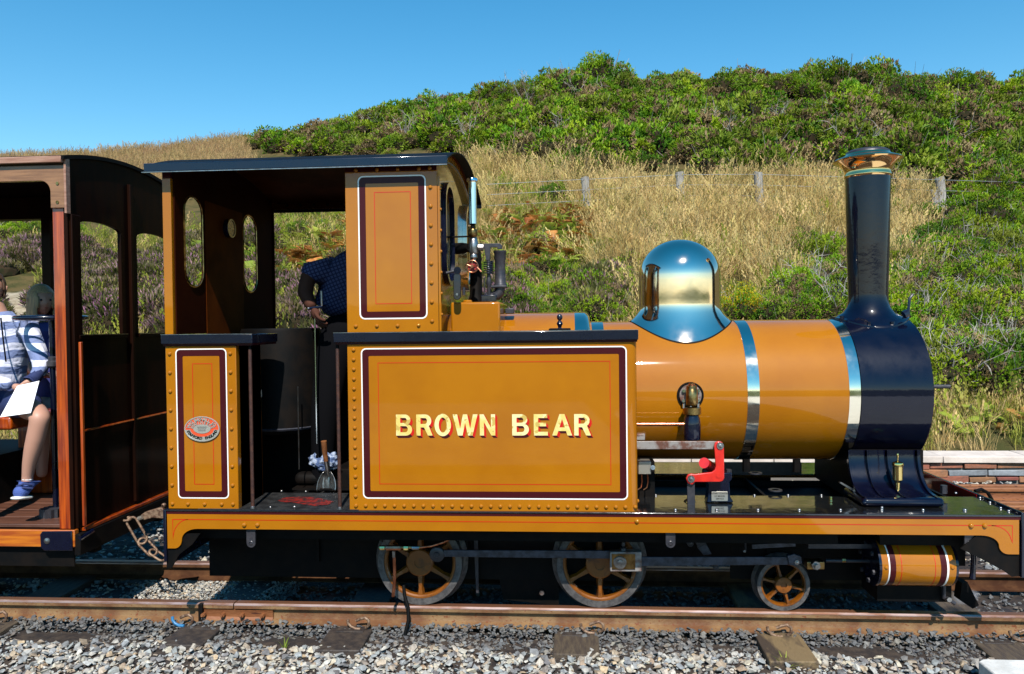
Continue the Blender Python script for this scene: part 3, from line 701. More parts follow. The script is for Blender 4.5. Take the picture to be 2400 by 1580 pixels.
# end beams
def beam(x0, x1, zb0, name):
    m = MB(); pts_ = [(0.0, ZF - .0005), (WID, ZF - .0005), (WID, zb0 + .03), (WID - .06, zb0), (.06, zb0), (0, zb0 + .03)]
    pts_ = [(p[0] - .002 if p[0] < .5 else p[0] + .002, p[1]) for p in pts_]
    m.prism_axis(pts_, x0, x1, 'X'); return m.build(name, 'black_gloss', LO, bevel=.003)
ZBB = UZ(387, 1330, 0)
beam(XL - .014, XL, ZBB, 'rear_beam'); MB().box(XL - .016, XL - .0145, .01, WID - .01, ZBB + .02, ZF - .01).build('beam_face', 'dark_red_paint', LO)
fb = MB(); zt2 = ZF + .0
fb.prism_axis([(-.002, ZF + .012), (WID + .002, ZF + .012), (WID + .002, ZBB), (-.002, ZBB)], XR, XR + .014).build('front_beam', 'black_gloss', LO, bevel=.003)
MB().box(XR - .0016, XR - .0003, .38, WID - .02, ZBB + .1, ZF + .008).build('beam_back', 'red_paint', LO)
# black gusset plates behind the valance ends
gp = pxl([(2290, 1252), (2388, 1252), (2388, 1349), (2370, 1351), (2352, 1338), (2290, 1305), (2250, 1285)], .02)
MB().prism(gp, .014, .022).build('gusset_plate', 'black_matt', LO)
gp = pxl([(392, 1250), (470, 1250), (452, 1275), (420, 1300), (404, 1330), (392, 1332)], .02)
MB().prism(gp, .014, .022).build('gusset_plate', 'black_matt', LO)
# main frames and cross members
XF0, XF1 = XL + .02, XR - .02
for y in (.40, .88):
    for a_, b_, zz_ in ((XF0, .34, .11), (.34, .82, .24), (.82, XF1 - .28, .13), (XF1 - .28, XF1, .30)): MB().box(a_ + .0005, b_ - .0005, y, y + .016, zz_, ZF - .03).build('main_frame', 'black_matt', LO)
for y in (.04, 1.24):
    MB().box(XF0, XF1 - .75, y + .06, y + .068, .40, ZF - .012).build('frame_angle', 'black_matt', LO)
for x in (-1.35, -.55, .25, 1.0, 1.9):
    MB().box(x, x + .015, .38, .9, .2, ZF - .015).build('frame_stretcher', 'black_matt', LO)
MB().box(.05, 1.85, .42, .88, .24, ZF - .06).build('light_blocker', 'black_matt', LO)  # added box between the frames, blocks sun from the far rail
MB().box(-1.3, -.2, .42, .88, .2, .30).build('ash_pan', 'black_matt', LO)
# lower firebox / ash pan blocks seen between the wheels
MB().box(-.62, .02, .44, .86, .12, .5).build('firebox_bottom', 'black_matt', LO)
MB().prism(pxl([(1150, 1260), (1310, 1260), (1310, 1420), (1180, 1405)], .42), .42, .425).build('guard_plate', 'black_matt', LO)
for px in (1270, 590, 1571, 2270):
    x, z = U(px, 1388 if px == 1270 else 1262, .03 if px != 1270 else .4)
    if px == 1270: MB().cyl((x, .40, z), (x, .385, z), .012).build('bolt', 'steel', LO)
    else:
        MB().prism([(x - .022, z + .045), (x + .022, z + .045)] + [(x + .022 * math.cos(t * PI / 8), z - .02 - .022 * math.sin(t * PI / 8)) for t in range(9)], .02, .03).build('drain_bracket', 'gun_metal', LO)
        MB().lathe((x, .02, z - .02), [(.012, -.001), (.008, -.004)], n=14, axis='Y').build('bolt', 'gun_metal', LO)
# footplate bolts
bm_ = MB().lathe((0, 0, 0), [(.0075, 0), (.0075, .005), (.004, .008), (.0004, .009)], n=10, axis='Z').mesh('bolt', 'steel', 60)
def fbolt(px, py):
    p = on_plane(px, py, ZF); put('bolt', bm_, LO, loc=(p.x, p.y, ZF))
for k in range(8): fbolt(1583 + 96.7 * k, 1196 + .1 * k)
for px in (1537, 1768, 1847, 1925): fbolt(px, 1162)
for px, py in ((2345, 1192), (2364, 1199), (2320, 1179), (2297, 1168), (2240, 1157), (2067, 1191), (2262, 1197), (480 + 180, 1152), (717, 1153), (691, 1189), (634, 1190), (690, 1189)): fbolt(px, py)

# ---- lined panel helper
def lined(parent, x0, x1, z0, z1, Y, wo, wm, red, r=.022):
    """white outline, maroon band, fine red rectangle; red=(x0,x1,z0,z1)"""
    a = .003; o1 = rrect(x0, x1, z0, z1, r); i1 = rrect(x0 + wo, x1 - wo, z0 + wo, z1 - wo, r - wo * .8)
    MB().ring(o1, i1, Y - .0009).build('white_lining', 'white_paint', parent, smooth=0, recalc=False)
    e = wo + .0006
    o2 = rrect(x0 + e, x1 - e, z0 + e, z1 - e, r - e * .8); i2 = rrect(x0 + e + wm, x1 - e - wm, z0 + e + wm, z1 - e - wm, .006)
    MB().ring(o2, i2, Y - .0009).build('maroon_lining', 'maroon_paint', parent, smooth=0, recalc=False)
    ro = rect_loop(*red); ri = rect_loop(red[0] + .0030, red[1] - .0030, red[2] + .0030, red[3] - .0030)
    MB().ring(ro, ri, Y - .0009).build('red_lining', 'red_line', parent, smooth=0, recalc=False)

# ---- bunker (rear side box)
bx0, bx1 = UX(391, 1000, YT), UX(556, 1000, YT)
ZTOP = UZ(1150, 804.5, YT)      # underside of beading
ZBT = UZ(1150, 777, YT)         # top of beading
bk = MB().box(bx0, bx1, YT, YT + .30, ZF + .001, ZTOP).build('bunker', 'orange_paint', LO, bevel=.003)
lined(bk, UX(414.5, 1000, YT), UX(534, 1000, YT), UZ(470, 1168.5, YT), UZ(470, 817, YT), YT, .0055, .030, (UX(453, 1000, YT), UX(500, 1000, YT), UZ(470, 1135.5, YT), UZ(470, 852, YT)))
for k in range(9):
    zz = UZ(470, 829 + 44 * k, YT)
    rivet((UX(401, 1000, YT), YT, zz), bk); rivet((UX(543, 1000, YT), YT, zz), bk)
for px in (441, 480, 520): rivet((UX(px, 1182, YT), YT, UZ(470, 1181.5, YT)), bk)
# oval maker's plate
pcx, pcz = U(475, 1005, YT)
pl = MB(); E = lambda rx, rz, n=48: [(pcx + rx * math.cos(2 * PI * i / n), pcz + rz * math.sin(2 * PI * i / n)) for i in range(n)]
pl.prism(E(.0885, .0615), YT - .006, YT - .0005); plate = pl.build('maker_plate', 'plate_paint', LO, bevel=.002)
def split_ring(a0, a1, r1, r2, m, nm, yy):
    o = [(pcx + r1[0] * math.cos(t), pcz + r1[1] * math.sin(t)) for t in [a0 + (a1 - a0) * i / 40 for i in range(41)]]
    i_ = [(pcx + r2[0] * math.cos(t), pcz + r2[1] * math.sin(t)) for t in [a0 + (a1 - a0) * i / 40 for i in range(41)]]
    mb = MB(); mb.v = [(p[0], yy, p[1]) for p in o] + [(p[0], yy, p[1]) for p in i_]; mb.f = [(i, i + 1, i + 42, i + 41) for i in range(40)]
    mb.build(nm, m, plate, smooth=0, recalc=False)
MB().ring(E(.0885, .0615), E(.0835, .0565), YT - .008, YT - .006).build('plate_rim', 'plate_metal', plate)
MB().prism(E(.043, .0225), YT - .0078, YT - .006).build('number_boss', 'plate_metal', plate)
for k in range(3): MB().box(pcx - .024 + .003 * k, pcx + .024 - .003 * k, YT - .0086, YT - .0079, pcz + .008 - .009 * k, pcz + .0105 - .009 * k).build('number_boss_relief', 'grey_steel', plate)
split_ring(PI * 1.03, PI * 1.97, (.0835, .0565), (.060, .038), 'plate_metal', 'plate_band', YT - .0068)
def text_mesh(ch, size, bold=.0):
    cu = bpy.data.curves.new('t', 'FONT'); cu.body = ch; cu.size = size; cu.extrude = size * .05; cu.offset = bold; cu.align_x = 'CENTER'; cu.resolution_u = 3
    ob = bpy.data.objects.new('t', cu); COL.objects.link(ob); dg = bpy.context.evaluated_depsgraph_get(); me = bpy.data.meshes.new_from_object(ob.evaluated_get(dg))
    bpy.data.objects.remove(ob); return me
def arc_text(txt, rx, rz, a0, a1, size, m, name, inward=False, Y=YT - .0075, parent=None):
    mb = MB(); n = len(txt)
    for i, ch in enumerate(txt):
        if ch == ' ': continue
        t = math.radians(a0 + (a1 - a0) * i / (n - 1)); cx, cz = pcx + rx * math.cos(t), pcz + rz * math.sin(t)
        nrm = math.atan2(math.sin(t) / rz, math.cos(t) / rx); rot = nrm - PI / 2 if not inward else nrm + PI / 2
        me = text_mesh(ch, size, size * .035)
        vs = []
        for v in me.vertices:
            a, b = v.co.x, v.co.y; vs.append((cx + a * math.cos(rot) - b * math.sin(rot), Y - v.co.z, cz + a * math.sin(rot) + b * math.cos(rot)))
        mb.add(vs, [tuple(p.vertices) for p in me.polygons])
    mb.build(name, m, parent or plate, smooth=0, recalc=False)
arc_text('W.G.BAGNALL LD.', .0605, .0385, 163, 12, .0225, 'plate_metal', 'plate_lettering')
arc_text('ENGINEERS', .044, .0245, 168, 12, .0185, 'plate_metal', 'plate_lettering')
arc_text('STAFFORD ENGLAND', .0775, .0515, 196, 344, .0185, 'black_matt', 'plate_lettering', inward=True)

# ---- side tank (near), with rounded front corner
tx0, tx1 = UX(817, 1000, YT), UX(1494.5, 1000, YT)
TW = .335
def tank(y0, s, name):
    r = .035
    pr = [(tx0, y0), ] 
    pr += [(tx1 - r + r * math.sin(t * PI / 12), y0 + s * (r - r * math.cos(t * PI / 12))) for t in range(7)]
    pr += [(tx1, y0 + s * TW), (tx0, y0 + s * TW)]
    mb = MB().prism_axis(pr, ZF + .001, ZTOP + .0, ax='Z')
    return mb.build(name, 'orange_paint', LO, smooth=40)
tk = tank(YT, 1, 'side_tank'); tank(far(YT), -1, 'side_tank')
lx0, lx1 = UX(848.5, 1000, YT), UX(1470.5, 1000, YT)
lz0, lz1 = UZ(1160, 1170.3, YT), UZ(1160, 813.5, YT)
lined(tk, lx0, lx1, lz0, lz1, YT, .0058, .0305, (UX(887.5, 1000, YT), UX(1431.5, 1000, YT), UZ(1160, 1136, YT), UZ(1160, 848, YT)), r=.024)
for k in range(17): rivet((UX(831.5, 1000, YT), YT, UZ(832, 820 + 22.85 * k, YT)), tk)
for k in range(29): rivet((UX(834.8 + 22.54 * k, 1186, YT), YT, UZ(1160, 1186.7, YT)), tk)
rivet((tx1 - .014, YT + .003, UZ(1160, 1186.7, YT)), tk)
for k in range(17): rivet((tx0, YT + .03, UZ(832, 826 + 22.85 * k, YT)), tk, rot=(0, 0, -PI / 2))
for k in range(4): rivet((tx1, YT + .05 + .08 * k, UZ(1490, 1180, YT)), tk, rot=(0, 0, PI / 2))
# top beading strips, dark with bright top edge
def beading(px0, px1, name='beading', y0=-.006, y1=.36):
    x0, x1 = UX(px0, 790, 0), UX(px1, 790, 0)
    o = MB().box(x0, x1, y0, y1, ZTOP + .0105, ZBT).build(name, 'black_gloss', LO, bevel=.003)
    MB().box(x0 + .006, x1 - .004, .006, y1 - .01, ZTOP + .0005, ZTOP + .0105).build('bead_underline', 'maroon_paint', LO)
    MB().box(x0, x1, y0 - .0012, y0 + .004, ZBT + .0002, ZBT + .0022).build('bright_edge', 'steel', o)
beading(378, 592, y1=.32); beading(782, 1496)
MB().box(UX(782, 790, 0), tx1, far(.36), far(.0), ZTOP + .0105, ZBT).build('beading', 'black_gloss', LO, bevel=.003)

# ---- BROWN BEAR lettering on the tank
def arcp(cx, cz, rx, rz, a0, a1, n=14): return [(cx + rx * math.cos(math.radians(a0 + (a1 - a0) * i / n)), cz + rz * math.sin(math.radians(a0 + (a1 - a0) * i / n))) for i in range(n + 1)]
s_ = .2
GL = {
 'B': (.76, [[(0, 0), (0, 1), (.42, 1)] + arcp(.42, .74, .27, .26, 88, -62) + arcp(.45, .285, .31, .285, 58, -88) + [(.45, 0)],
             [(s_, .60), (.42, .60)] + arcp(.42, .72, .09, .12, -88, 88, 8) + [(s_, .84)],
             [(s_, .16), (.44, .16)] + arcp(.44, .305, .12, .145, -88, 88, 8) + [(s_, .45)]]),
 'R': (.78, [[(0, 0), (0, 1), (.42, 1)] + arcp(.42, .70, .30, .30, 88, -55) + [(.78, 0), (.55, 0), (.37, .385), (s_, .385), (s_, 0)],
             [(s_, .55), (.41, .55)] + arcp(.41, .69, .11, .14, -88, 88, 8) + [(s_, .83)]]),
 'O': (.84, [arcp(.42, .5, .42, .53, 0, 350, 34), arcp(.42, .5, .205, .355, 0, 348, 28)]),
 'W': (1.2, [[(0, 1), (.22, 1), (.36, .33), (.50, 1), (.70, 1), (.84, .33), (.98, 1), (1.2, 1), (.95, 0), (.73, 0), (.60, .60), (.47, 0), (.25, 0)]]),
 'N': (.78, [[(0, 0), (0, 1), (.20, 1), (.57, .36), (.57, 1), (.78, 1), (.78, 0), (.58, 0), (.21, .64), (.21, 0)]]),
 'E': (.66, [[(0, 0), (0, 1), (.64, 1), (.64, .82), (.21, .82), (.21, .60), (.58, .60), (.58, .43), (.21, .43), (.21, .175), (.66, .175), (.66, 0)]]),
 'A': (.96, [[(0, 0), (.36, 1), (.60, 1), (.96, 0), (.735, 0), (.665, .21), (.295, .21), (.225, 0)], [(.35, .375), (.61, .375), (.48, .775)]]),
}
LETX = [('B', 928.3, 965.8), ('R', 975.8, 1014), ('O', 1018.5, 1057), ('W', 1061, 1119.5), ('N', 1124.5, 1160.6), ('B', 1200.4, 1239.6), ('E', 1251, 1283.9), ('A', 1294, 1340.8), ('R', 1345.8, 1385)]
zb_, zt_ = UZ(1160, 1020.8, YT), UZ(1160, 971, YT)
def letter(ch, xa, xb):
    w, loops = GL[ch]; sx = (xb - xa) / w; h = zt_ - zb_
    L_ = [[(xa + p[0] * sx, zb_ + p[1] * h) for p in lp] for lp in loops]
    cu = bpy.data.curves.new('glyph', 'CURVE'); cu.dimensions = '2D'; cu.fill_mode = 'BOTH'
    for lp in L_:
        sp = cu.splines.new('POLY'); sp.points.add(len(lp) - 1)
        for i, p in enumerate(lp): sp.points[i].co = (p[0] - xa, p[1] - zb_, 0, 1)
        sp.use_cyclic_u = True
    ob = bpy.data.objects.new('glyph', cu); COL.objects.link(ob); me0 = bpy.data.meshes.new_from_object(ob.evaluated_get(bpy.context.evaluated_depsgraph_get())); bpy.data.objects.remove(ob)
    mb = MB().add([(v.co.x + xa, YT - .0016, v.co.y + zb_) for v in me0.vertices], [tuple(p.vertices) for p in me0.polygons])
    lo = mb.build('letter', 'gold_leaf', tk, smooth=0, recalc=False)
    dx_, dz_ = .0105, -.0110
    kk = 0
    for li, lp in enumerate(L_):
        ar = sum(lp[i][0] * lp[(i + 1) % len(lp)][1] - lp[(i + 1) % len(lp)][0] * lp[i][1] for i in range(len(lp)))
        sg = (1 if ar > 0 else -1) * (-1 if li else 1)
        cls = []
        for i in range(len(lp)):
            a, b = lp[i], lp[(i + 1) % len(lp)]; nx_, nz_ = (b[1] - a[1]) * sg, -(b[0] - a[0]) * sg
            cls.append(0 if nx_ * dx_ + nz_ * dz_ <= 1e-9 else 2 if -nz_ > abs(nx_) * 1.05 else 1)
        st = next((i for i in range(len(lp)) if cls[i] != cls[i - 1]), 0); run = None; rc = 0
        for j in range(len(lp) + 1):
            i = (st + j) % len(lp); c_ = cls[i] if j < len(lp) else -1
            if c_ != rc or run is None:
                if run is not None and run.f: run.build('letter_shade', 'red_line' if rc == 1 else 'maroon_paint', lo, smooth=0, recalc=False)
                run = MB(); rc = c_
            if c_ > 0:
                a, b = lp[i], lp[(i + 1) % len(lp)]; y_ = YT - .0010 - .000012 * (kk % 25); kk += 1
                run.add([(a[0], y_, a[1]), (b[0], y_, b[1]), (b[0] + dx_, y_, b[1] + dz_), (a[0] + dx_, y_, a[1] + dz_)], [(0, 1, 2, 3)])
# letters are parts of the locomotive so that their shades can be sub-parts
_tk = tk; tk = LO
for ch, a, b in LETX: letter(ch, UX(a, 996, YT), UX(b, 996, YT))
tk = _tk

# ---- cab
cxa, cxb = UX(811, 580, YT), UX(1026, 580, YT)
ZR0 = UZ(690, 385.5, -.05)          # roof eave mid height
ZE = UZ(900, 385, YT)
cs = MB().box(cxa, cxb, YT, YT + .006, ZBT + .002, ZE).build('cab_side', 'orange_paint', LO, bevel=.0015)
MB().box(cxa + .001, cxb - .001, YT - .0012, YT - .0004, UZ(900, 402.5, YT), ZE - .001).build('eave_shadow_band', 'maroon_paint', cs)  # roof overhang's shadow painted as a maroon band
lined(cs, UX(840.5, 580, YT), UX(1000, 580, YT), UZ(920, 748, YT), UZ(920, 411, YT), YT, .0062, .0300, (UX(878.5, 580, YT), UX(964, 580, YT), UZ(920, 712.5, YT), UZ(920, 449.5, YT)), r=.026)
for k in range(8): rivet((UX(1010.5, 580, YT), YT, UZ(1010, 439 + 44.8 * k, YT)), cs)
for px in (834, 883.5, 932, 981.5): rivet((UX(px, 764, YT), YT, UZ(920, 763.5, YT)), cs); rivet((UX(px, 399, YT), YT - .001, UZ(920, 397.5, YT)), cs, m='orange_paint')
rivet((UX(1007, 397, YT), YT - .001, UZ(920, 397, YT)), cs)
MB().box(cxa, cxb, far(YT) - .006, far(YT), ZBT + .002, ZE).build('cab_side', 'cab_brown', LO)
# rear pillar
pxa, pxb = UX(382.5, 580, YT), UX(402.5, 580, YT)
pi = MB().box(pxa, pxb, YT, YT + .03, ZBT + .002, UZ(390, 418, YT)).build('cab_pillar', 'orange_paint', LO, bevel=.002)
MB().box(pxa + .001, pxb - .001, YT + .001, YT + .028, UZ(390, 418, YT) + .0005, ZE).build('pillar_top_shadow', 'maroon_paint', LO)  # pillar top coloured maroon as the roof's shadow
# roof: curved plate with deep eave band
rise = .135
def roofz(y): 
    t = (y - YC) / (YC + .05); return ZR0 + .012 + rise * (1 - t * t)
rx0, rx1 = UX(338, 385, -.05), UX(1049, 366, -.05)
N = 24; ysr = [-.05 + (2 * (YC + .05)) * i / N for i in range(N + 1)]
prf = [(y, roofz(y)) for y in ysr] + [(y, roofz(y) - .006) for y in reversed(ysr)]
MB().prism_axis(prf, rx0, rx1).build('roof', 'black_matt', LO, smooth=50)
prf = [(y, roofz(y) - .0065) for y in ysr[1:-1]] + [(y, roofz(y) - .009) for y in reversed(ysr[1:-1])]
MB().prism_axis(prf, pxb + .012, rx1 - .05).build('ceiling', 'cab_brown', LO, smooth=50)
zb2, zt2_ = UZ(690, 396, -.052), UZ(690, 374, -.052)
dzr = UZ(1045, 366, -.052) - (zb2 + zt2_) / 2
MB().box(rx0, rx1, -.058, -.046, zb2 + .004, zt2_).build('roof_band', 'black_gloss', LO, bevel=.003)
MB().box(rx0 - .01, rx1 - .002, -.0592, -.050, zb2, zb2 + .0035).build('drip_edge', 'steel', LO)
MB().box(rx0, rx1, far(-.046), far(-.058), zb2 + .004, zt2_).build('roof_band', 'black_gloss', LO, bevel=.003)
# arched end sheets with oval-topped windows
def stadium(yc, z0, z1, w, n=8):
    r = w / 2
    return [(yc + r * math.cos(t * PI / n), z1 - r * .8 + r * .8 * math.sin(t * PI / n)) for t in range(n + 1)] + [(yc - r * math.cos(t * PI / n), z0 + r * .8 - r * .8 * math.sin(t * PI / n)) for t in range(n + 1)]
def sheet_with_holes(outer, holes, x0, x1, name, m, parent):
    cu = bpy.data.curves.new('sh', 'CURVE'); cu.dimensions = '2D'; cu.fill_mode = 'BOTH'; cu.extrude = abs(x1 - x0) / 2
    for lp in [outer] + holes:
        sp = cu.splines.new('POLY'); sp.points.add(len(lp) - 1)
        for i, p in enumerate(lp): sp.points[i].co = (p[0], p[1], 0, 1)
        sp.use_cyclic_u = True
    ob = bpy.data.objects.new('sh', cu); COL.objects.link(ob); me = bpy.data.meshes.new_from_object(ob.evaluated_get(bpy.context.evaluated_depsgraph_get())); bpy.data.objects.remove(ob)
    mb = MB().add([((x0 + x1) / 2 + v.co.z, v.co.x, v.co.y) for v in me.vertices], [tuple(p.vertices) for p in me.polygons])
    return mb.build(name, m, parent, smooth=0, recalc=True)
def head_outline(zb0, y0=.02, y1=1.28):
    return [(y0, zb0), (y1, zb0)] + [(y, roofz(y) - .0095) for y in [y1 - (y1 - y0) * i / 20 for i in range(21)]]
# rear sheet: window positions from the photograph (seen obliquely from its right side)
XRS = pxb + .004
def yx(px, X):  # y of a column of pixels on the plane x = X at about camera height
    d = fw * FPX + rt * (px - CXP); return CAMPOS.y + d.y * (X / d.x)
wy = [(yx(434, XRS), yx(476, XRS)), (yx(571, XRS), yx(602, XRS))]
def zat(px, py, X):
    d = fw * FPX + rt * (px - CXP) - up * (py - CYP); return CAMPOS.z + d.z * (X / d.x)
wz1, wz0 = zat(450, 463, XRS), zat(450, 671, XRS)
holes = [stadium((a + b) / 2, wz0, wz1, (b - a)) for a, b in wy]
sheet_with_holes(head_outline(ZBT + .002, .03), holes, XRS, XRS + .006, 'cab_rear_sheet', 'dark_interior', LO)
for (a, b) in wy:
    ho = stadium((a + b) / 2, wz0 - .008, wz1 + .008, (b - a) + .016); hi = stadium((a + b) / 2, wz0 + .001, wz1 - .001, (b - a) - .002)
    mb = MB(); n = len(ho); mb.v = [(XRS + .0065, p[0], p[1]) for p in ho] + [(XRS + .0065, p[0], p[1]) for p in hi] + [(XRS + .012, p[0], p[1]) for p in hi]; mb.f = [(i, (i + 1) % n, (i + 1) % n + n, i + n) for i in range(n)] + [(i + n, (i + 1) % n + n, (i + 1) % n + 2 * n, i + 2 * n) for i in range(n)]
    mb.build('window_rim', 'old_brass', LO, smooth=0)
# inner coloured panel and round plate on the rear sheet
ya, yb = yx(480, XRS), yx(640, XRS)
MB().box(XRS + .007, XRS + .010, ya + .01, wy[1][0] - .01, wz0 - .25, zat(540, 492, XRS)).build('brown_panel', 'cab_brown', LO)
gy = yx(533, XRS); gz = zat(533, 537, XRS)
gg = MB().cyl((XRS + .010, gy, gz), (XRS + .035, gy, gz), .052, n=32).build('round_plate', 'black_gloss', LO)
MB().lathe((XRS + .036, gy, gz), [(.052, -.004), (.052, .002), (.045, .002)], n=32, axis='X').build('plate_rim', 'steel', gg)
MB().box(XRS + .0355, XRS + .0365, gy - .03, gy + .03, gz - .004, gz + .004).build('plate_print', 'label_plate', gg)
# front sheet with two spectacle windows
XFS = UX(1026, 580, YT) - .004
fy = [(YT + .13, YT + .13 + .27), (YC + .24, YC + .51)]
fz1, fz0 = zat(1040, 436, XFS) , zat(1040, 640, XFS)
holes = [stadium((a + b) / 2, UZ(1040, 660, .2), UZ(1040, 432, .2), b - a) for a, b in ((.14, .40), (.90, 1.16))]
fsh = sheet_with_holes(head_outline(ZBT + .002), holes, XFS - .003, XFS + .003, 'cab_front_sheet', 'orange_paint', LO)
for (a, b) in ((.14, .40), (.90, 1.16)):
    z0_, z1_ = UZ(1040, 660, .2), UZ(1040, 432, .2)
    ho = stadium((a + b) / 2, z0_ - .02, z1_ + .02, (b - a) + .04); hi = stadium((a + b) / 2, z0_ + .003, z1_ - .003, (b - a) - .006)
    mb = MB(); n = len(ho); A, B = XFS + .0035, XFS + .03
    mb.v = [(q, p[0], p[1]) for q, lp in ((A, ho), (B, ho), (B, hi), (A, hi)) for p in lp]
    mb.f = [(i + k * n, (i + 1) % n + k * n, (i + 1) % n + ((k + 1) % 4) * n, i + ((k + 1) % 4) * n) for k in range(4) for i in range(n)]
    mb.build('window_frame', 'black_gloss' if a < .5 else 'band_brass', LO, smooth=30)
    MB().box(XFS - .0045, XFS - .0038, a + .004, b - .004, z0_ + .004, z1_ - .004).build('window_glass', 'glass', LO)
# front opening window frame swung forward, standing bright beside the side sheet
MB().box(cxb + .002, cxb + .012, YT + .001, YT + .03, ZBT + .003, UZ(1028, 412, YT)).build('corner_angle', 'orange_paint', LO, bevel=.001)
for k in range(7): rivet((cxb + .012, YT + .015, UZ(1030, 440 + 49.5 * k, YT)), LO, r=.008, h=.007, rot=(0, 0, PI / 2))
# front sheet top: dark overhang arch is the roof itself; copper lit angle line
arch = [Vector((XFS + .006, y, roofz(y) - .05)) for y in [.06 + 1.18 * i / 24 for i in range(25)]]
MB().tube(arch, .004, 5).build('arch_beading', 'steel', LO)
# far side of cab: cantrail, lower side
zc1 = zat(720, 489, 0) if 0 else UZ(720, 490, far(.03))
MB().box(pxb, cxb, far(.035), far(.028), zc1, roofz(far(.03)) - .01).build('cantrail', 'cab_brown', LO)
for k in range(6): rivet((UX(672 + 32 * k, 482, far(.035)), far(.035), UZ(720, 481, far(.035))), LO, r=.010, m='black_matt')
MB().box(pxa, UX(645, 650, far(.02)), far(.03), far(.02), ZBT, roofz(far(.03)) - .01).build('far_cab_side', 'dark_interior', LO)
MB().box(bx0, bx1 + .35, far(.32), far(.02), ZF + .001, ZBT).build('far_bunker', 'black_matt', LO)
MB().box(bx0, bx0 + .012, .04, WID - .04, ZF + .001, ZBT).build('cab_back', 'black_matt', LO)
MB().box(bx1 - .006, bx1 + .0, .05, .31, ZF + .002, ZTOP).build('bunker_lining_sheet', 'dark_interior', LO)
# interior black drum (coal bunker) and equipment
MB().lathe((UX(655, 900, .62), .66, 0), [(.0005, UZ(655, 770, .5) ), (.215, UZ(655, 770, .5)), (.22, UZ(655, 772, .5) - .01), (.22, UZ(655, 1012, .45)), (.2, UZ(655, 1020, .45)), (.0005, UZ(655, 1020, .45))], n=36).build('cab_drum', 'black_matt', LO, smooth=40)
MB().lathe((UX(655, 900, .62), .66, 0), [(.222, UZ(655, 1005, .45)), (.228, UZ(655, 1007, .45)), (.222, UZ(655, 1011, .45))], n=36).build('drum_band', 'grey_steel', LO, smooth=40)
MB().box(UX(560, 915, .35), UX(607, 915, .35), .33, .36, UZ(590, 931, .35), UZ(590, 926, .35)).build('shelf_edge', 'red_paint', LO, bevel=.002)
MB().tube([P3(590, 914, .36), P3(612, 915, .36), P3(612, 930, .36)], .006, 8).build('gauge_pipe', 'steel', LO)
MB().tube([P3(698, 906, .42), P3(701, 1100, .42)], .0035, 6).build('control_rod', 'steel', LO)
MB().box(UX(600, 1100, .9), UX(760, 1100, .9), .8, .9, ZF - .1, ZF + .35).build('firehole_block', 'black_matt', LO)
MB().box(UX(760, 1100, .5), tx0 + .1, .62, .9, ZF - .05, UZ(790, 1100, .62)).build('cab_locker', 'black_matt', LO, bevel=.004)
MB().box(UX(752, 960, .8), tx0 + .02, .80, 1.2, ZF, ZBT).build('backhead', 'black_matt', LO) if 0 else None
MB().box(UX(640, 780, far(.04)), UX(765, 900, far(.04)), far(.045), far(.035), ZF, UZ(700, 772, far(.04))).build('far_door_sheet', 'black_matt', LO)
MB().box(UX(778, 900, far(.04)), UX(800, 900, far(.04)), far(.045), far(.035), ZF, UZ(785, 772, far(.04))).build('far_door_sheet', 'black_matt', LO)
# brake pillar with cross handle
bxp, _ = U(740, 900, .45)
MB().tube([(bxp, .45, UZ(740, 1040, .45)), (bxp, .45, UZ(740, 733, .45))], .0055, 8).build('brake_rod', 'chrome', LO)
MB().tube([P3(754, 715, .47), P3(753, 682, .47)], .006, 8).build('brake_handle_grip', 'steel', LO)
MB().tube([P3(724, 723, .46), P3(756, 719, .46)], .008, 8).build('brake_handle', 'black_gloss', LO)
MB().lathe(P3(724, 723, .46), [(.0004, -.008), (.008, -.004), (.008, .004), (.0004, .008)], n=12, axis='X').build('handle_ball', 'steel', LO)
# hand rails at the doorway
for pa, pb in (((586.5, 819), (592, 1192)), ((791.5, 817), (796, 1192))):
    a, b = P3(pa[0], pa[1], .03), P3(pb[0], pb[1], .03); b.x = a.x = (a.x + b.x) / 2
    hr = MB().tube([b, a], .0088, 14).build('hand_rail', 'pole_rust', LO, smooth=60)
    MB().lathe((a.x, .03, 0), [(.0135, ZF + .001), (.0135, ZF + .010), (.009, ZF + .014)], n=16).build('rail_foot', 'steel', hr)
    MB().tube([a, a + Vector((0, 0, ZTOP + .0 - a.z))], .0075, 12).build('rail_top', 'black_matt', hr)

# ---- boiler, firebox, smokebox
BZ, BR = 1.084, .3755
XB1 = UX(2004, 900, .275)
XSF = UX(2188, 900, .28)
XSB = UX(2019, 900, .275)
bo = MB().lathe((0, YC, BZ), [(BR, .05), (BR, XB1)], n=96, axis='X').build('boiler', 'orange_paint', LO, smooth=60)
for a, b in ((1751.5, 1781), (1990, 2018)):
    x0, x1 = UX(a, 900, .275), UX(b, 900, .275)
    MB().lathe((0, YC, BZ), [(BR - .001, x0), (BR + .003, x0 + .0015), (BR + .003, x1 - .0015), (BR - .001, x1)], n=96, axis='X').build('boiler_band', 'band_brass', bo, smooth=30)
x0, x1 = UX(1384, 760, YC), UX(1412, 760, YC)
MB().lathe((0, YC, BZ), [(BR - .001, x0), (BR + .003, x0 + .0015), (BR + .003, x1 - .0015), (BR - .001, x1)], n=96, axis='X').build('boiler_band', 'band_brass', bo, smooth=30)
FR = UZ(1270, 733, YC) - BZ
xf0, xf1, xf2 = UX(1040, 740, YC), UX(1346, 740, YC), UX(1381, 750, YC)
fbx = MB().lathe((0, YC, BZ), [(FR, xf0), (FR, xf1)], n=96, axis='X').build('firebox', 'orange_paint', LO, smooth=60)
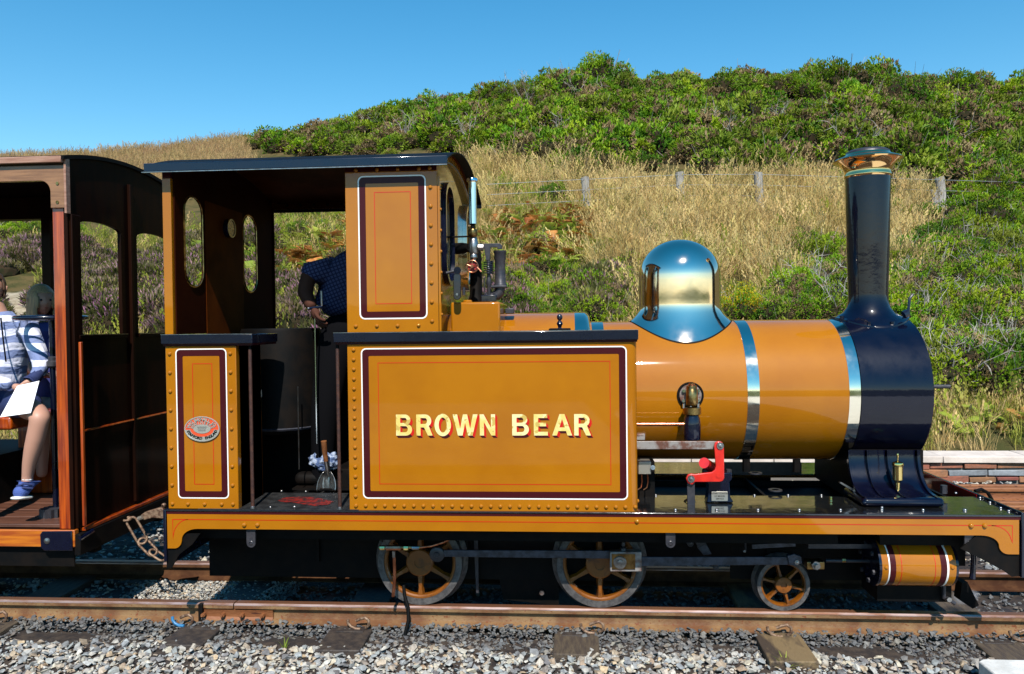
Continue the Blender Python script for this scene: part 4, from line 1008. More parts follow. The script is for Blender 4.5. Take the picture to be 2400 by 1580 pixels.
MB().lathe((0, YC, BZ), [(FR + .001, xf1), (FR + .002, xf1 + .002), (FR + .002, xf2 - .03), (FR - .006, xf2 - .012), (FR - .02, xf2 - .002), (BR - .002, xf2)], n=96, axis='X').build('firebox_band', 'band_brass', fbx, smooth=50)
SR = BR + .006
MB().lathe((0, YC, BZ), [(BR, XSB - .002), (SR, XSB), (SR, XSF - .004), (SR - .004, XSF), (SR - .03, XSF + .003), (.0005, XSF + .02)], n=96, axis='X').build('smokebox', 'smokebox_black', LO, smooth=35)
MB().lathe((XSF, YC, BZ), [(.24, .012), (.25, .03), (.2, .05), (.0005, .07)], n=48, axis='X').build('smokebox_door', 'smokebox_black', LO, smooth=40)
MB().cyl((XSF + .05, YC, UZ(2210, 906, YC)), (UX(2226, 906, YC), YC, UZ(2226, 906, YC)), .011).build('door_dart', 'gun_metal', LO)
MB().tube([P3(2128, 742, .75), P3(2132, 700, .76), P3(2140, 690, .77)], .008, 8).build('lamp_iron', 'black_gloss', LO)
MB().tube([P3(2118, 738, .5), P3(2128, 733, .5)], .02, 10).build('flange_bolt', 'black_gloss', LO)
# dome
XD = UX(1592.5, 700, YC); RD = (UX(1688, 680, YC) - UX(1497.5, 680, YC)) / 2
zt_d = UZ(1592, 562, YC); zs = zt_d - RD * .90
def dome_prof():
    pr = []
    for k in range(17):
        t = k / 16 * PI / 2; pr.append((max(.0005, RD * math.sin(t)), zs + (zt_d - zs) * math.cos(t)))
    return pr
pr = dome_prof(); zj = UZ(1592, 722, YC)
pr += [(RD, zs - .03), (RD, zj + .05), (RD * .998, zj + .02)]
skirt = [(RD * 1.0, zj), (RD * 1.02, zj - .012), (RD * 1.07, zj - .03), (RD * 1.14, zj - .048), (RD * 1.235, zj - .066)]
mb = MB(); n = 96
for r, z in pr:
    for i in range(n): q = 2 * PI * i / n; mb.v.append((XD + r * math.cos(q), YC + r * math.sin(q), z))
def bsurf(y): return BZ + math.sqrt(max(0, (BR + .003) ** 2 - (y - YC) ** 2))
zref = zj - .066
for k, (r, z) in enumerate(skirt):
    for i in range(n):
        q = 2 * PI * i / n; y = YC + r * math.sin(q); f = (zj + .0 - z) / .066
        zz = z + (bsurf(YC + RD * 1.235 * math.sin(q)) - zref) * f ** 1.0
        mb.v.append((XD + r * math.cos(q), y, zz))
R = len(pr) + len(skirt)
for k in range(R - 1):
    for i in range(n): mb.f.append((k * n + i, k * n + (i + 1) % n, (k + 1) * n + (i + 1) % n, (k + 1) * n + i))
mb.build('dome', 'dome_brass', LO, smooth=80)
mb = MB()
for r, dz in ((RD * 1.235, .0035), (RD * 1.255, .0), (RD * 1.2, -.004)):
    for i in range(n): q = 2 * PI * i / n; y = YC + r * math.sin(q); mb.v.append((XD + r * math.cos(q), y, bsurf(y) + dz - .002))
for k in range(2):
    for i in range(n): mb.f.append((k * n + i, k * n + (i + 1) % n, (k + 1) * n + (i + 1) % n, (k + 1) * n + i))
mb.build('dome_seat', 'black_matt', LO, smooth=60)
# chimney
XC = UX(2034, 560, YC)
zc = lambda py: UZ(2034, py, YC)
wr = lambda w: w / 2 * (YC + 3.6) / FPX * .99
ch = [(wr(86), zc(700)), (wr(90), zc(600)), (wr(96), zc(416))]
base_r = [(wr(84.5), zc(690)), (wr(86), zc(706)), (wr(94), zc(722)), (wr(112), zc(736)), (wr(150), zc(748))]
mb = MB(); n = 72
prof = [(wr(96.5), zc(416), 0)] + [(wr(90), zc(600), 0)] + [(r, z, f) for (r, z), f in zip(base_r, (0, 0, .25, .6, 1))]
rl = base_r[-1][0]; zl_ = base_r[-1][1]
for r, z, f in prof:
    for i in range(n):
        q = 2 * PI * i / n; y = YC + r * math.sin(q); yl = YC + rl * math.sin(q)
        ss = BZ + math.sqrt(max(0, (SR + .004) ** 2 - (yl - YC) ** 2)); mb.v.append((XC + r * math.cos(q), y, z + (ss - zl_) * f))
for k in range(len(prof) - 1):
    for i in range(n): mb.f.append((k * n + i, k * n + (i + 1) % n, (k + 1) * n + (i + 1) % n, (k + 1) * n + i))
chm = mb.build('chimney', 'smokebox_black', LO, smooth=80)
mb = MB()
for r, dz in ((rl * 1.0, .008), (rl * 1.12, .006), (rl * 1.13, -.006)):
    for i in range(n): q = 2 * PI * i / n; y = YC + r * math.sin(q); mb.v.append((XC + r * math.cos(q), y, BZ + math.sqrt(max(0, (SR + .001) ** 2 - (y - YC) ** 2)) + dz))
for k in range(2):
    for i in range(n): mb.f.append((k * n + i, k * n + (i + 1) % n, (k + 1) * n + (i + 1) % n, (k + 1) * n + i))
mb.build('chimney_flange', 'smokebox_black', LO, smooth=50)
for q in (-1.9, -1.25, -2.7, -.45): 
    x = XC + rl * 1.02 * math.cos(q); y = YC + rl * 1.02 * math.sin(q); z = BZ + math.sqrt((SR + .001) ** 2 - (y - YC) ** 2)
    MB().cyl((x, y, z), (x, y, z + .016), .011, n=6).build('flange_bolt', 'black_gloss', LO)
capp = [(wr(96), zc(418)), (wr(100), zc(415)), (wr(100), zc(411)), (wr(97), zc(408)), (wr(99), zc(400)), (wr(108), zc(391)), (wr(124), zc(383.5)), (wr(146), zc(379.5)), (wr(148), zc(376.5)),
        (wr(143), zc(374)), (wr(118), zc(369)), (wr(100), zc(365)), (wr(94), zc(361)), (wr(92), zc(357)), (wr(80), zc(353)), (wr(66), zc(353)), (wr(60), zc(362)), (wr(60), zc(400))]
MB().lathe((XC, YC, 0), capp[:13], n=72).build('chimney_cap', 'copper_brass', LO, smooth=40)
MB().lathe((XC, YC, 0), capp[12:], n=72).build('chimney_lip', 'gun_metal', LO, smooth=50)
# smokebox saddle with ribs
xs0, xs1 = UX(1996, 1100, .33), UX(2163, 1100, .33)
def sadz(y):  # curve of the saddle side: (y,z)
    return y
mb = MB(); curve = []
zb_s = ZF + .045
for k in range(13):
    t = k / 12; ang = t * PI / 2
    curve.append((.36 - .20 * (1 - math.cos(ang)) ** 1.0, zb_s + .19 * (1 - math.sin(ang)) ** 1.25))
top = [(.36, .77)] 
ptsy = top + curve
for (y, z) in ptsy: mb.v += [(xs0, y, z), (xs1 + .0, y, z)]
for k in range(len(ptsy) - 1): mb.f.append((2 * k, 2 * k + 1, 2 * k + 3, 2 * k + 2))
mb.build('saddle_side', 'smokebox_black', LO, smooth=60, recalc=False)
for k, px in enumerate((1997, 2041, 2089, 2160)):
    x = UX(px, 1100, .3); mb = MB(); out = [(y - .022, z + .004) for y, z in ptsy]
    vs = [(x - .005, p[0], p[1]) for p in ptsy] + [(x - .005, p[0], p[1]) for p in out] + [(x + .005, p[0], p[1]) for p in ptsy] + [(x + .005, p[0], p[1]) for p in out]; m_ = len(ptsy)
    mb.v = vs
    for i in range(m_ - 1): mb.f += [(i, i + 1, i + 1 + m_, i + m_), (i + 2 * m_, i + 3 * m_, i + 3 * m_ + 1, i + 2 * m_ + 1), (i + m_, i + m_ + 1, i + 3 * m_ + 1, i + 3 * m_)]
    mb.build('saddle_rib', 'smokebox_black', LO, smooth=40, bevel=.002)
pb = [on_plane(2030, 1186, ZF), on_plane(2212, 1186, ZF)]
MB().box(UX(2022, 1180, .13), UX(2216, 1180, .13), .125, .40, ZF + .001, zb_s).build('saddle_base', 'smokebox_black', LO, bevel=.022, seg=5)
MB().box(UX(1996, 1150, .36), UX(2164, 1150, .36), .36, .94, ZF - .02, .80).build('saddle_core', 'black_matt', LO)
p = P3(2212, 1148, .33)
MB().cyl((p.x, .33, zb_s - .02), (p.x, .33, zb_s + .02), .016, n=6).build('saddle_bolt', 'gun_metal', LO)
MB().prism(pxl([(1966, 1131), (1970, 1129), (2000, 1146), (1999, 1151)], .3), .29, .31).build('cotter_pin', 'steel', LO)
MB().cyl(P3(2001, 1152, .3), P3(2001, 1145, .3), .011, n=6).build('cotter_nut', 'steel', LO)
# brass oil cup on the saddle
p = P3(2104, 1148, .24)
q_ = lambda py: UZ(2104, py, .24)
MB().lathe((p.x, .24, 0), [(.0005, q_(1062)), (.004, q_(1063)), (.0055, q_(1066)), (.0055, q_(1071)), (.003, q_(1074)), (.004, q_(1080)), (.012, q_(1082)), (.0245, q_(1084)), (.0265, q_(1087)), (.0265, q_(1091)), (.0235, q_(1093)), (.0235, q_(1124)), (.018, q_(1127)), (.013, q_(1130)), (.011, q_(1131)), (.011, q_(1148))], n=28).build('oil_cup', 'brass', LO, smooth=35)

# ---- top fittings beside the cab
Yb = .18
bxx0, bxx1 = UX(1056.5, 740, Yb), UX(1172, 740, Yb)
MB().box(bxx0, bxx1, Yb, .62, UZ(1110, 776, Yb) - .03, UZ(1110, 708, Yb)).build('fitting_box', 'orange_paint', LO, bevel=.010, seg=3)
MB().box(bxx1 + .004, bxx1 + .05, .44, .50, UZ(1190, 735, .35), UZ(1190, 722, .35)).build('wash_plug', 'gun_metal', LO, bevel=.004)
XW = UX(1109, 480, .36); zw = lambda py: UZ(1109, py, .36); ww = lambda w: w / 2 * 3.96 / FPX
def lth(px, Y, prof, name, m, sub=None, n=28):
    x = UX(px, 600, Y); f = (Y + 3.6) / FPX
    return MB().lathe((x, Y, 0), [(max(.0004, w / 2 * f), UZ(px, py, Y)) for w, py in prof], n=n).build(name, m, sub or LO, smooth=40)
wh = lth(1109, .36, [(0, 416.5), (14, 417), (24, 418.5), (26, 421), (26, 425), (20, 427), (19.5, 430), (19.5, 525), (17, 526)], 'whistle', 'chrome')
lth(1109, .36, [(10, 524), (10, 540)], 'whistle_slot', 'black_matt', wh)
lth(1109, .36, [(20, 538), (21.5, 540), (21.5, 552), (18, 555), (8, 557)], 'whistle_collar', 'old_brass', wh)
lth(1110, .37, [(14, 556), (18, 559), (19, 564), (22, 568), (23, 580), (21, 592), (16, 596), (18, 599), (18, 604), (12, 607), (11, 612)], 'steam_valve', 'steel')
MB().cyl(P3(1121, 580, .37), P3(1133, 580, .37), .019, n=8).build('valve_nut', 'steel', LO)
MB().tube([P3(1048, 556, .36), P3(1108, 554, .36)], .0045, 6).build('whistle_stay', 'black_matt', LO)
MB().tube([P3(1040, 585, .5), P3(1085, 582, .42), P3(1100, 580, .38)], [.03, .03, .02], 12).build('steam_pipe', 'black_matt', LO)
lth(1115, .5, [(24, 588), (26, 600), (28, 640), (30, 690), (38, 703), (40, 710)], 'manifold_column', 'black_matt')
# hand wheel
hwc = P3(1106.5, 624.5, .30); hw = MB()
hw.tube([hwc + Vector((.0305 * math.cos(t * PI / 12), 0, .0305 * math.sin(t * PI / 12))) for t in range(24)], .0036, 8, closed=True)
for k in range(5):
    t = k * 2 * PI / 5 + .3; hw.tube([hwc, hwc + Vector((.030 * math.cos(t), 0, .030 * math.sin(t)))], .0028, 6)
hw.cyl(hwc + Vector((0, -.006, 0)), hwc + Vector((0, .07, 0)), .008, n=10)
hwo = hw.build('hand_wheel', 'copper', LO, smooth=60)
MB().cyl(hwc + Vector((0, .008, 0)), hwc + Vector((0, .012, 0)), .024, n=20).build('valve_disc', 'pressure_red', hwo)
MB().tube([P3(1118, 626, .29), P3(1128, 637, .29)], [.003, .006], 8).build('valve_lever', 'copper', LO)
# regulator link: dark blue arm hanging
MB().prism([(P3(1062, 646, .12).x + .0, 0)] and rrect(UX(1063, 680, .12), UX(1080, 680, .12), UZ(1071, 703, .12), UZ(1071, 640, .12), .0165), .115, .128).build('reversing_arm', 'black_gloss', LO, bevel=.003)
MB().cyl(P3(1072, 634, .11), P3(1072, 634, .14), .018, n=20).build('arm_boss', 'black_gloss', LO)
MB().tube([P3(1046, 640, .12), P3(1058, 637, .12), P3(1072, 634, .12)], .007, 8).build('arm_link', 'gun_metal', LO)
MB().cyl(P3(1071, 690, .112), P3(1071, 690, .104), .006, n=10).build('arm_pin', 'steel', LO)
MB().cyl(P3(1087, 692, .24), P3(1087, 673, .24) , .0075).build('filler_stub', 'gun_metal', LO)
MB().lathe(P3(1096, 708, .24), [(.024, -.004), (.024, .004), (.018, .010), (.0005, .010)], n=24).build('filler_base', 'orange_paint', LO, smooth=40)
# safety valve: bracket, spring balance, elbow pipe
MB().prism(pxl([(1134, 571), (1172, 571), (1177, 576), (1177, 584), (1166, 584), (1166, 580), (1150, 580), (1149, 600), (1147, 611), (1139, 611), (1138, 600), (1134, 580)], .42), .41, .43).build('valve_bracket', 'gun_metal', LO, bevel=.002)
sp_ = []
for k in range(97):
    t = k / 96; a = t * 6 * 2 * PI; cpx, cpy = 1145, 612 + 30 * t; x, z = U(cpx, cpy, .42); sp_.append((x + .0245 * math.cos(a), .42 + .0245 * math.sin(a), z))
MB().tube(sp_, .0036, 6).build('spring', 'black_gloss', LO, smooth=60)
lth(1145, .42, [(8, 600), (10, 604), (8, 612), (8, 645), (12, 655), (14, 664), (8, 672), (8, 700)], 'spring_rod', 'gun_metal')
pp = lth(1172, .44, [(22, 588), (31, 588), (31, 592), (28, 594), (28, 608), (25, 611), (25, 662), (31, 667), (31, 671), (25, 673)], 'exhaust_pipe', 'gun_metal')
el = [P3(1172, 672, .44)] + [P3(1172 - 26 * (1 - math.cos(t * PI / 12)) , 678 + 20 * math.sin(t * PI / 12), .44) for t in range(7)] + [P3(1138, 699, .44)]
MB().tube(el, .0275, 16).build('pipe_elbow', 'gun_metal', LO, smooth=60)
MB().prism(pxl([(1150, 669), (1187, 669), (1187, 674), (1150, 674)], .41), .40, .5).build('pipe_flange', 'gun_metal', LO, bevel=.002)
MB().box(UX(1130, 700, .42), UX(1166, 700, .42), .36, .54, UZ(1148, 708, .42), UZ(1148, 692, .42)).build('valve_seat', 'black_gloss', LO, bevel=.004)
for px in (1137, 1158): MB().cyl(P3(px, 693, .38), P3(px, 687, .38), .008, n=6).build('seat_nut', 'gun_metal', LO)
MB().tube([P3(1136, 650, .42), P3(1135, 700, .42)], .004, 6).build('stud', 'steel', LO)
# tank filler knob on top of the tank
kx, kz = U(1312, 770, .1)
MB().lathe((kx, .1, 0), [(.0004, UZ(1312, 736, .1)), (.010, UZ(1312, 738, .1)), (.0145, UZ(1312, 743, .1)), (.0125, UZ(1312, 748, .1)), (.006, UZ(1312, 751, .1)), (.012, UZ(1312, 755, .1)), (.0155, UZ(1312, 759, .1)), (.010, UZ(1312, 764, .1)), (.008, UZ(1312, 768, .1)), (.016, UZ(1312, 771, .1))], n=24).build('filler_knob', 'black_gloss', LO, smooth=50)
MB().box(kx - .052, kx + .052, .06, .3, ZBT + .001, ZBT + .010).build('filler_lid', 'black_matt', LO, bevel=.002)

# ---- clack valve on the boiler side
cvx, cvz = U(1616.5, 926, .29)
yb_ = lambda z: YC - math.sqrt(max(0, BR ** 2 - (z - BZ) ** 2))
Yk = yb_(cvz)
MB().lathe((cvx, Yk, cvz), [(.0665, .004), (.0665, -.004), (.060, -.005), (.060, -.001), (.0005, -.001)], n=40, axis='Y').build('clack_seat', 'black_matt', LO)
MB().lathe((cvx, Yk - .002, cvz), [(.055, 0), (.054, -.010), (.02, -.012), (.0005, -.012)], n=40, axis='Y').build('clack_flange', 'rusty_steel', LO)
Yv = Yk - .045
def lv(px, prof, name, m): return lth(px, Yv, prof, name, m)
lv(1619, [(10, 897.5), (12, 898), (12, 903), (22, 904), (24, 908), (24, 912), (27, 914), (28, 938), (26, 948), (22, 951)], 'clack_body', 'old_brass')
lv(1619, [(10, 899), (15, 900.5), (15, 904)], 'clack_cap', 'copper')
lv(1619, [(34, 954), (42, 955), (42, 970), (36, 972), (30, 973)], 'clack_collar', 'old_brass')
for dxp in (-17, 17, 0): MB().cyl((UX(1619 + dxp, 950, Yv), Yv - .01, UZ(1619, 956, Yv)), (UX(1619 + dxp, 950, Yv), Yv - .01, UZ(1619, 946, Yv)), .007, n=6).build('clack_nut', 'chrome', LO)
for a in (35, 145, 215, 325): MB().cyl((cvx + .043 * math.cos(math.radians(a)), Yk - .012, cvz + .043 * math.sin(math.radians(a))), (cvx + .043 * math.cos(math.radians(a)), Yk - .026, cvz + .043 * math.sin(math.radians(a))), .009, n=6).build('clack_nut', 'chrome', LO)
lv(1619, [(30, 972), (36, 980), (40, 995), (40, 1016), (38, 1030)], 'feed_elbow', 'black_gloss')
a = P3(1495, 994.5, Yv - .01); b = P3(1603, 994.5, Yv - .01); b.z = a.z
MB().tube([a - Vector((.03, 0, 0)), b], .0093, 14).build('feed_pipe', 'copper', LO, smooth=60)
MB().cyl(b, b + Vector((.030, 0, .002)), .0135, n=6).build('pipe_union', 'old_brass', LO)
# reversing rod and red bell crank
Yr = .16
a = U(1492, 1044, Yr); b = U(1690, 1044, Yr); zr = (a[1] + b[1]) / 2
MB().box(a[0], b[0], Yr, Yr + .012, zr - .0195, zr + .0195).build('reach_rod', 'rusty_steel', LO, bevel=.002)
MB().box(a[0], a[0] + .044, Yr + .03, Yr + .05, zr + .02, zr + .052).build('rod_guide', 'rusty_steel', LO, bevel=.003)
bc = [(1673, 1044), (1675, 1037), (1683, 1033.5), (1692, 1036), (1696, 1044), (1697, 1120), (1693, 1127), (1686, 1129), (1628, 1129), (1622, 1136), (1612, 1132), (1607, 1122), (1611, 1112), (1620, 1109.5), (1627, 1111), (1668, 1106), (1675, 1100), (1677, 1092)]
MB().prism(pxl(bc, Yr - .012), Yr - .022, Yr - .006).build('bell_crank', 'red_paint', LO, bevel=.0035, seg=3)
def pin(px, py, Y, r, m='steel', name='pivot_pin', y2=.03):
    x, z = U(px, py, Y); MB().lathe((x, Y, z), [(r, y2), (r, 0), (r * .9, -.003), (r * .5, -.003), (r * .45, -.008), (r * .25, -.009), (.0004, -.009)], n=20, axis='Y').build(name, m, LO, smooth=40)
pin(1688, 1045.5, Yr - .024, .018); pin(1620, 1123, Yr - .024, .018); 
MB().lathe((UX(1684, 1114, Yr - .02), Yr - .023, UZ(1684, 1114, Yr - .02)), [(.012, 0), (.012, -.002), (.008, -.002), (.0004, -.002)], n=20, axis='Y').build('pivot_boss', 'red_paint', LO)
MB().cyl(P3(1650, 1085, Yr + .02), P3(1672, 1098, Yr + .14), .026, n=24).build('weigh_shaft', 'red_paint', LO, smooth=40)
MB().prism(pxl([(1610, 1128), (1628, 1128), (1629, 1190), (1611, 1190)], Yr), Yr - .005, Yr + .007).build('lifting_link', 'gun_metal', LO, bevel=.002)
MB().prism(pxl([(1656, 1110), (1716, 1108), (1716, 1124), (1710, 1130), (1712, 1165), (1720, 1178), (1656, 1178), (1660, 1160), (1660, 1136), (1656, 1128)], .20), .20, .27).build('crank_bracket', 'black_gloss', LO, bevel=.004)
for px in (1708, 1652): MB().cyl(P3(px, 1108, .23), P3(px, 1100, .23), .014, n=6).build('bracket_nut', 'gun_metal', LO)
lp = MB().prism(rrect(UX(1667.5, 1163, .19), UX(1706, 1163, .19), UZ(1687, 1174.5, .19), UZ(1687, 1152, .19), .004), .190, .193).build('notice_plate', 'label_plate', LO, bevel=.0008)
for k, t in enumerate(('ROTARY CONTROL', 'LD MODEL', 'SERVICE')):
    me = text_mesh(t, .0105, .0002); x_, z_ = U(1687, 1158.5 + 6.2 * k, .19)
    MB().add([(x_ + v.co.x, .1897, z_ + v.co.y) for v in me.vertices], [tuple(p.vertices) for p in me.polygons]).build('plate_print', 'gun_metal', lp, smooth=0, recalc=False)
# lubricator box just ahead of the tank
MB().prism(pxl([(1496, 1082), (1526, 1082), (1526, 1112), (1496, 1112)], .24), .24, .32).build('lubricator', 'label_plate', LO, bevel=.003)
MB().cyl(P3(1530, 1096, .24), P3(1530, 1096, .225), .012, n=8).build('lubricator_nut', 'steel', LO)
for dxp in (0, 14):
    MB().tube([P3(1504 + dxp, 1112, .26), P3(1505 + dxp, 1130, .26), P3(1502 + dxp, 1143, .26), P3(1494 + dxp, 1148, .26)], .0035, 6).build('oil_pipe', 'copper', LO)
MB().box(UX(1496, 1100, .3), UX(1536, 1100, .3), .33, .5, ZF - .05, UZ(1500, 1085, .3)).build('lubricator_stand', 'black_matt', LO)
MB().lathe(on_plane(1948, 1172, ZF + .001), [(.010, 0), (.010, .005), (.006, .008), (.009, .012), (.009, .018), (.0004, .02)], n=12).build('oil_plug', 'brass', LO)
MB().lathe(on_plane(1617, 1186, ZF - .02) + Vector((0, .0, 0)), [(.033, -.01), (.036, .014), (.030, .014), (.030, -.01)], n=28, axis='Y').build('link_slot_ring', 'steel', LO)
for px in (1770, 1817): MB().lathe(P3(px, 1110 + (40 if px > 1800 else 0), .5 if px < 1800 else .42), [(.035, 0), (.035, .006), (.018, .006)], n=24).build('washer', 'gun_metal', LO)
for px in (1732, 1845): MB().cyl((UX(px, 1078, .62), .45, BZ - BR - .035), (UX(px, 1078, .62), .45, BZ - BR + .03), .02, n=8).build('wash_out_plug', 'black_matt', LO)
MB().box(UX(1690, 1100, .9), UX(1880, 1100, .9), .91, .93, ZF + .0, ZF + .07).build('far_slidebar_cover', 'gun_metal', LO)

# ---- wheels
def wheel(x, z, r, y, nsp, crank=None, name='driving_wheel', orange=True, phase=0):
    g_ = MB()
    g_.lathe((x, y, z), [(r * .84, .004), (r * .85, -.004), (r * .99, -.004), (r, .0), (r * 1.0, .045), (r * 1.1, .062), (r * 1.1, .07), (r * .84, .07), (r * .84, .004)], n=64, axis='Y')
    ty = g_.build(name, 'tyre_steel', LO, smooth=30)
    MB().lathe((x, y, z), [(r * .84, -.001), (r * .80, -.001), (r * .77, .006), (r * .77, .035), (r * .84, .035)], n=64, axis='Y').build('wheel_rim', 'wheel_paint_shaded', ty, smooth=30)
    for k in range(nsp):
        a = 2 * PI * k / nsp + phase; ca, sa = math.cos(a), math.sin(a); w0, w1 = r * .10, r * .065
        mb = MB(); 
        for rr_, w in ((r * .25, w0), (r * .6, w1 * .9), (r * .80, w1 * 1.5)):
            for dy, f in ((.004, .55), (.004, -.55), (.03, -1), (.03, 1)):
                mb.v.append((x + ca * rr_ - sa * w * f, y + dy, z + sa * rr_ + ca * w * f))
        for q in range(2):
            for i in range(4): mb.f.append((q * 4 + i, q * 4 + (i + 1) % 4, q * 4 + 4 + (i + 1) % 4, q * 4 + 4 + i))
        mb.build('spoke', 'wheel_paint_shaded', ty, smooth=30)
    MB().lathe((x, y, z), [(r * .32, .03), (r * .32, -.004), (r * .29, -.010), (r * .12, -.010), (r * .12, -.002), (.0004, -.002)], n=32, axis='Y').build('hub', 'wheel_paint_shaded', ty, smooth=30)
    return ty
YW = .315
w1 = U(984, 1324, YW); w2 = U(1406, 1327, YW); RW = .2225
wheel(w1[0], RW, RW, YW, 6, phase=.0 + PI / 2 * 3)
wheel(w2[0], RW, RW, YW, 6, phase=-PI / 2)
w3 = U(1836, 1371, YW); wheel(w3[0], .1305, .1305, YW, 6, name='trailing_wheel', phase=-1.30)
for xx, r in ((w1[0], RW), (w2[0], RW), (w3[0], .1305)):
    MB().lathe((xx, far(YW), r), [(r * .84, -.07), (r * 1.1, -.07), (r * 1.1, -.062), (r, -.045), (r, 0), (r * .84, 0)], n=48, axis='Y').build('far_wheel', 'tyre_steel', LO, smooth=30)
    MB().cyl((xx, YW + .03, r), (xx, far(YW) - .03, r), .04, n=16).build('axle', 'black_matt', LO)
# balance crescent on the driving wheels
# coupling rod, connecting rod
Yq = .235
def bar(p0, p1, h0, h1, Y, t, name, m):
    a = P3(*p0, Y); b = P3(*p1, Y); f = (Y + 3.6) / FPX / 2
    return MB().add([(a.x, Y, a.z - h0 * f), (b.x, Y, b.z - h1 * f), (b.x, Y, b.z + h1 * f), (a.x, Y, a.z + h0 * f), (a.x, Y + t, a.z - h0 * f), (b.x, Y + t, b.z - h1 * f), (b.x, Y + t, b.z + h1 * f), (a.x, Y + t, a.z + h0 * f)],
                     [(0, 1, 2, 3), (7, 6, 5, 4), (0, 4, 5, 1), (1, 5, 6, 2), (2, 6, 7, 3), (3, 7, 4, 0)]).build(name, m, LO, bevel=.002)
bar((1040, 1297.5), (1432, 1300.5), 16, 18.5, Yq, .014, 'coupling_rod', 'grey_steel')
MB().lathe((UX(1024, 1300, Yq), Yq, UZ(1024, 1300, Yq)), [(.038, .02), (.038, -.002), (.034, -.005), (.014, -.005), (.012, -.010), (.0004, -.010)], n=28, axis='Y').build('rod_end', 'gun_metal', LO, smooth=40)
bar((1500, 1316.5), (1850, 1315), 21, 18, Yq - .02, .014, 'connecting_rod', 'grey_steel')
be = MB().prism(pxl([(1430, 1294), (1504, 1294), (1504, 1340), (1430, 1340)], Yq - .03), Yq - .03, Yq + .02).build('big_end', 'rusty_steel', LO, bevel=.003)
MB().prism(pxl([(1434, 1299), (1489, 1299), (1489, 1335), (1434, 1335)], Yq - .034), Yq - .034, Yq - .031).build('big_end_brass', 'old_brass', LO, bevel=.001)
pin(1453, 1319, Yq - .038, .0325, 'steel', 'crank_pin', .06)
lth(1455, Yq, [(6, 1270), (9, 1274), (9, 1279), (5, 1281), (14, 1284), (16, 1293), (22, 1297)], 'oil_cup', 'gun_metal')
MB().prism(pxl([(1846, 1303), (1862, 1299), (1878, 1305), (1880, 1320), (1866, 1327), (1850, 1325)], Yq - .03), Yq - .03, Yq).build('small_end', 'grey_steel', LO, bevel=.002)
pin(1868, 1318, Yq - .033, .012, 'steel', 'small_end_pin')
MB().prism(pxl([(1892, 1317), (1933, 1317), (1933, 1335), (1892, 1335)], Yq - .02), Yq - .02, Yq + .04).build('crosshead', 'old_brass', LO, bevel=.003)
px_ = U(1911, 1324, Yq - .03); MB().cyl((px_[0], Yq - .02, px_[1]), (px_[0], Yq - .045, px_[1]), .022, n=6).cyl((px_[0], Yq - .045, px_[1]), (px_[0], Yq - .065, px_[1]), .011, n=12).build('crosshead_nut', 'steel', LO)
MB().prism(pxl([(1880, 1262), (2060, 1262), (2060, 1272), (1880, 1272)], .3), .2, .3).build('slide_bar', 'gun_metal', LO)
MB().prism(pxl([(1763, 1276.5), (1864.5, 1272), (1864.5, 1281), (1763, 1287)], .24), .24, .25).build('slide_bar', 'grey_steel', LO, bevel=.001)
MB().prism(pxl([(1636, 1286), (1655, 1274), (1668, 1299), (1650, 1302)], .3), .3, .31).build('expansion_link', 'grey_steel', LO, bevel=.002)
MB().prism(pxl([(1636, 1252), (1648, 1252), (1655, 1274), (1636, 1286), (1630, 1270)], .3), .3, .31).build('expansion_link', 'gun_metal', LO, bevel=.002)
pin(1618, 1274, .29, .016, 'gun_metal', 'link_pin')
pin(1745, 1292, .28, .007, 'steel', 'drain_nut'); pin(1678, 1330, .3, .014, 'gun_metal', 'spring_pin')
a = P3(1935, 1314, Yq); b = P3(2060, 1314, Yq); b.z = a.z
MB().tube([a, b], .009, 12).build('piston_rod', 'gun_metal', LO); MB().cyl(P3(1973, 1313, Yq), P3(1981, 1313, Yq), .012, n=8).build('gland_nut', 'old_brass', LO)
# ---- cylinder
cyY, cyx0, cyx1 = .20, UX(2069, 1330, .08), UX(2240, 1330, .08)
czc = UZ(2150, 1330, .12); CR = .108
def cring(a, b, r, m, nm, p_=None): 
    x0, x1 = UX(a, 1330, .10), UX(b, 1330, .10)
    return MB().lathe((0, cyY, czc), [(r - .001, x0), (r, x0), (r, x1), (r - .001, x1)], n=64, axis='X').build(nm, m, p_ or LO, smooth=40)
cyl_ = MB().lathe((0, cyY, czc), [(.0005, UX(2066, 1330, .1)), (CR, UX(2066, 1330, .1)), (CR, UX(2240, 1330, .1)), (.0005, UX(2240, 1330, .1))], n=64, axis='X').build('cylinder', 'orange_paint', LO, smooth=40)
for a, b, m, nm in ((2082, 2085, 'white_paint', 'white_lining'), (2085.5, 2099, 'maroon_paint', 'maroon_lining'), (2111.5, 2113, 'red_line', 'red_lining'), (2190.5, 2192, 'red_line', 'red_lining'), (2204, 2218, 'maroon_paint', 'maroon_lining'), (2218.5, 2223, 'white_paint', 'white_lining')):
    cring(a, b, CR + .0008, m, nm, cyl_)
MB().lathe((0, cyY, czc), [(.0005, UX(2044, 1330, .2)), (.09, UX(2044, 1330, .2)), (.112, UX(2050, 1330, .15)), (.112, UX(2066, 1330, .1))], n=48, axis='X').build('cylinder_cover', 'black_gloss', LO, smooth=30)
MB().lathe((0, cyY, czc), [(.104, UX(2240, 1330, .1)), (.104, UX(2247, 1330, .1)), (.05, UX(2252, 1330, .1)), (.0005, UX(2252, 1330, .1))], n=48, axis='X').build('cylinder_cover', 'black_gloss', LO, smooth=30)
MB().box(UX(2052, 1250, .2), UX(2250, 1250, .2), .15, .55, czc + .0, ZF - .012).build('steam_chest', 'black_matt', LO)
MB().box(UX(2060, 1400, .2), UX(2235, 1400, .2), .22, .42, .09, czc).build('cylinder_block', 'black_matt', LO)
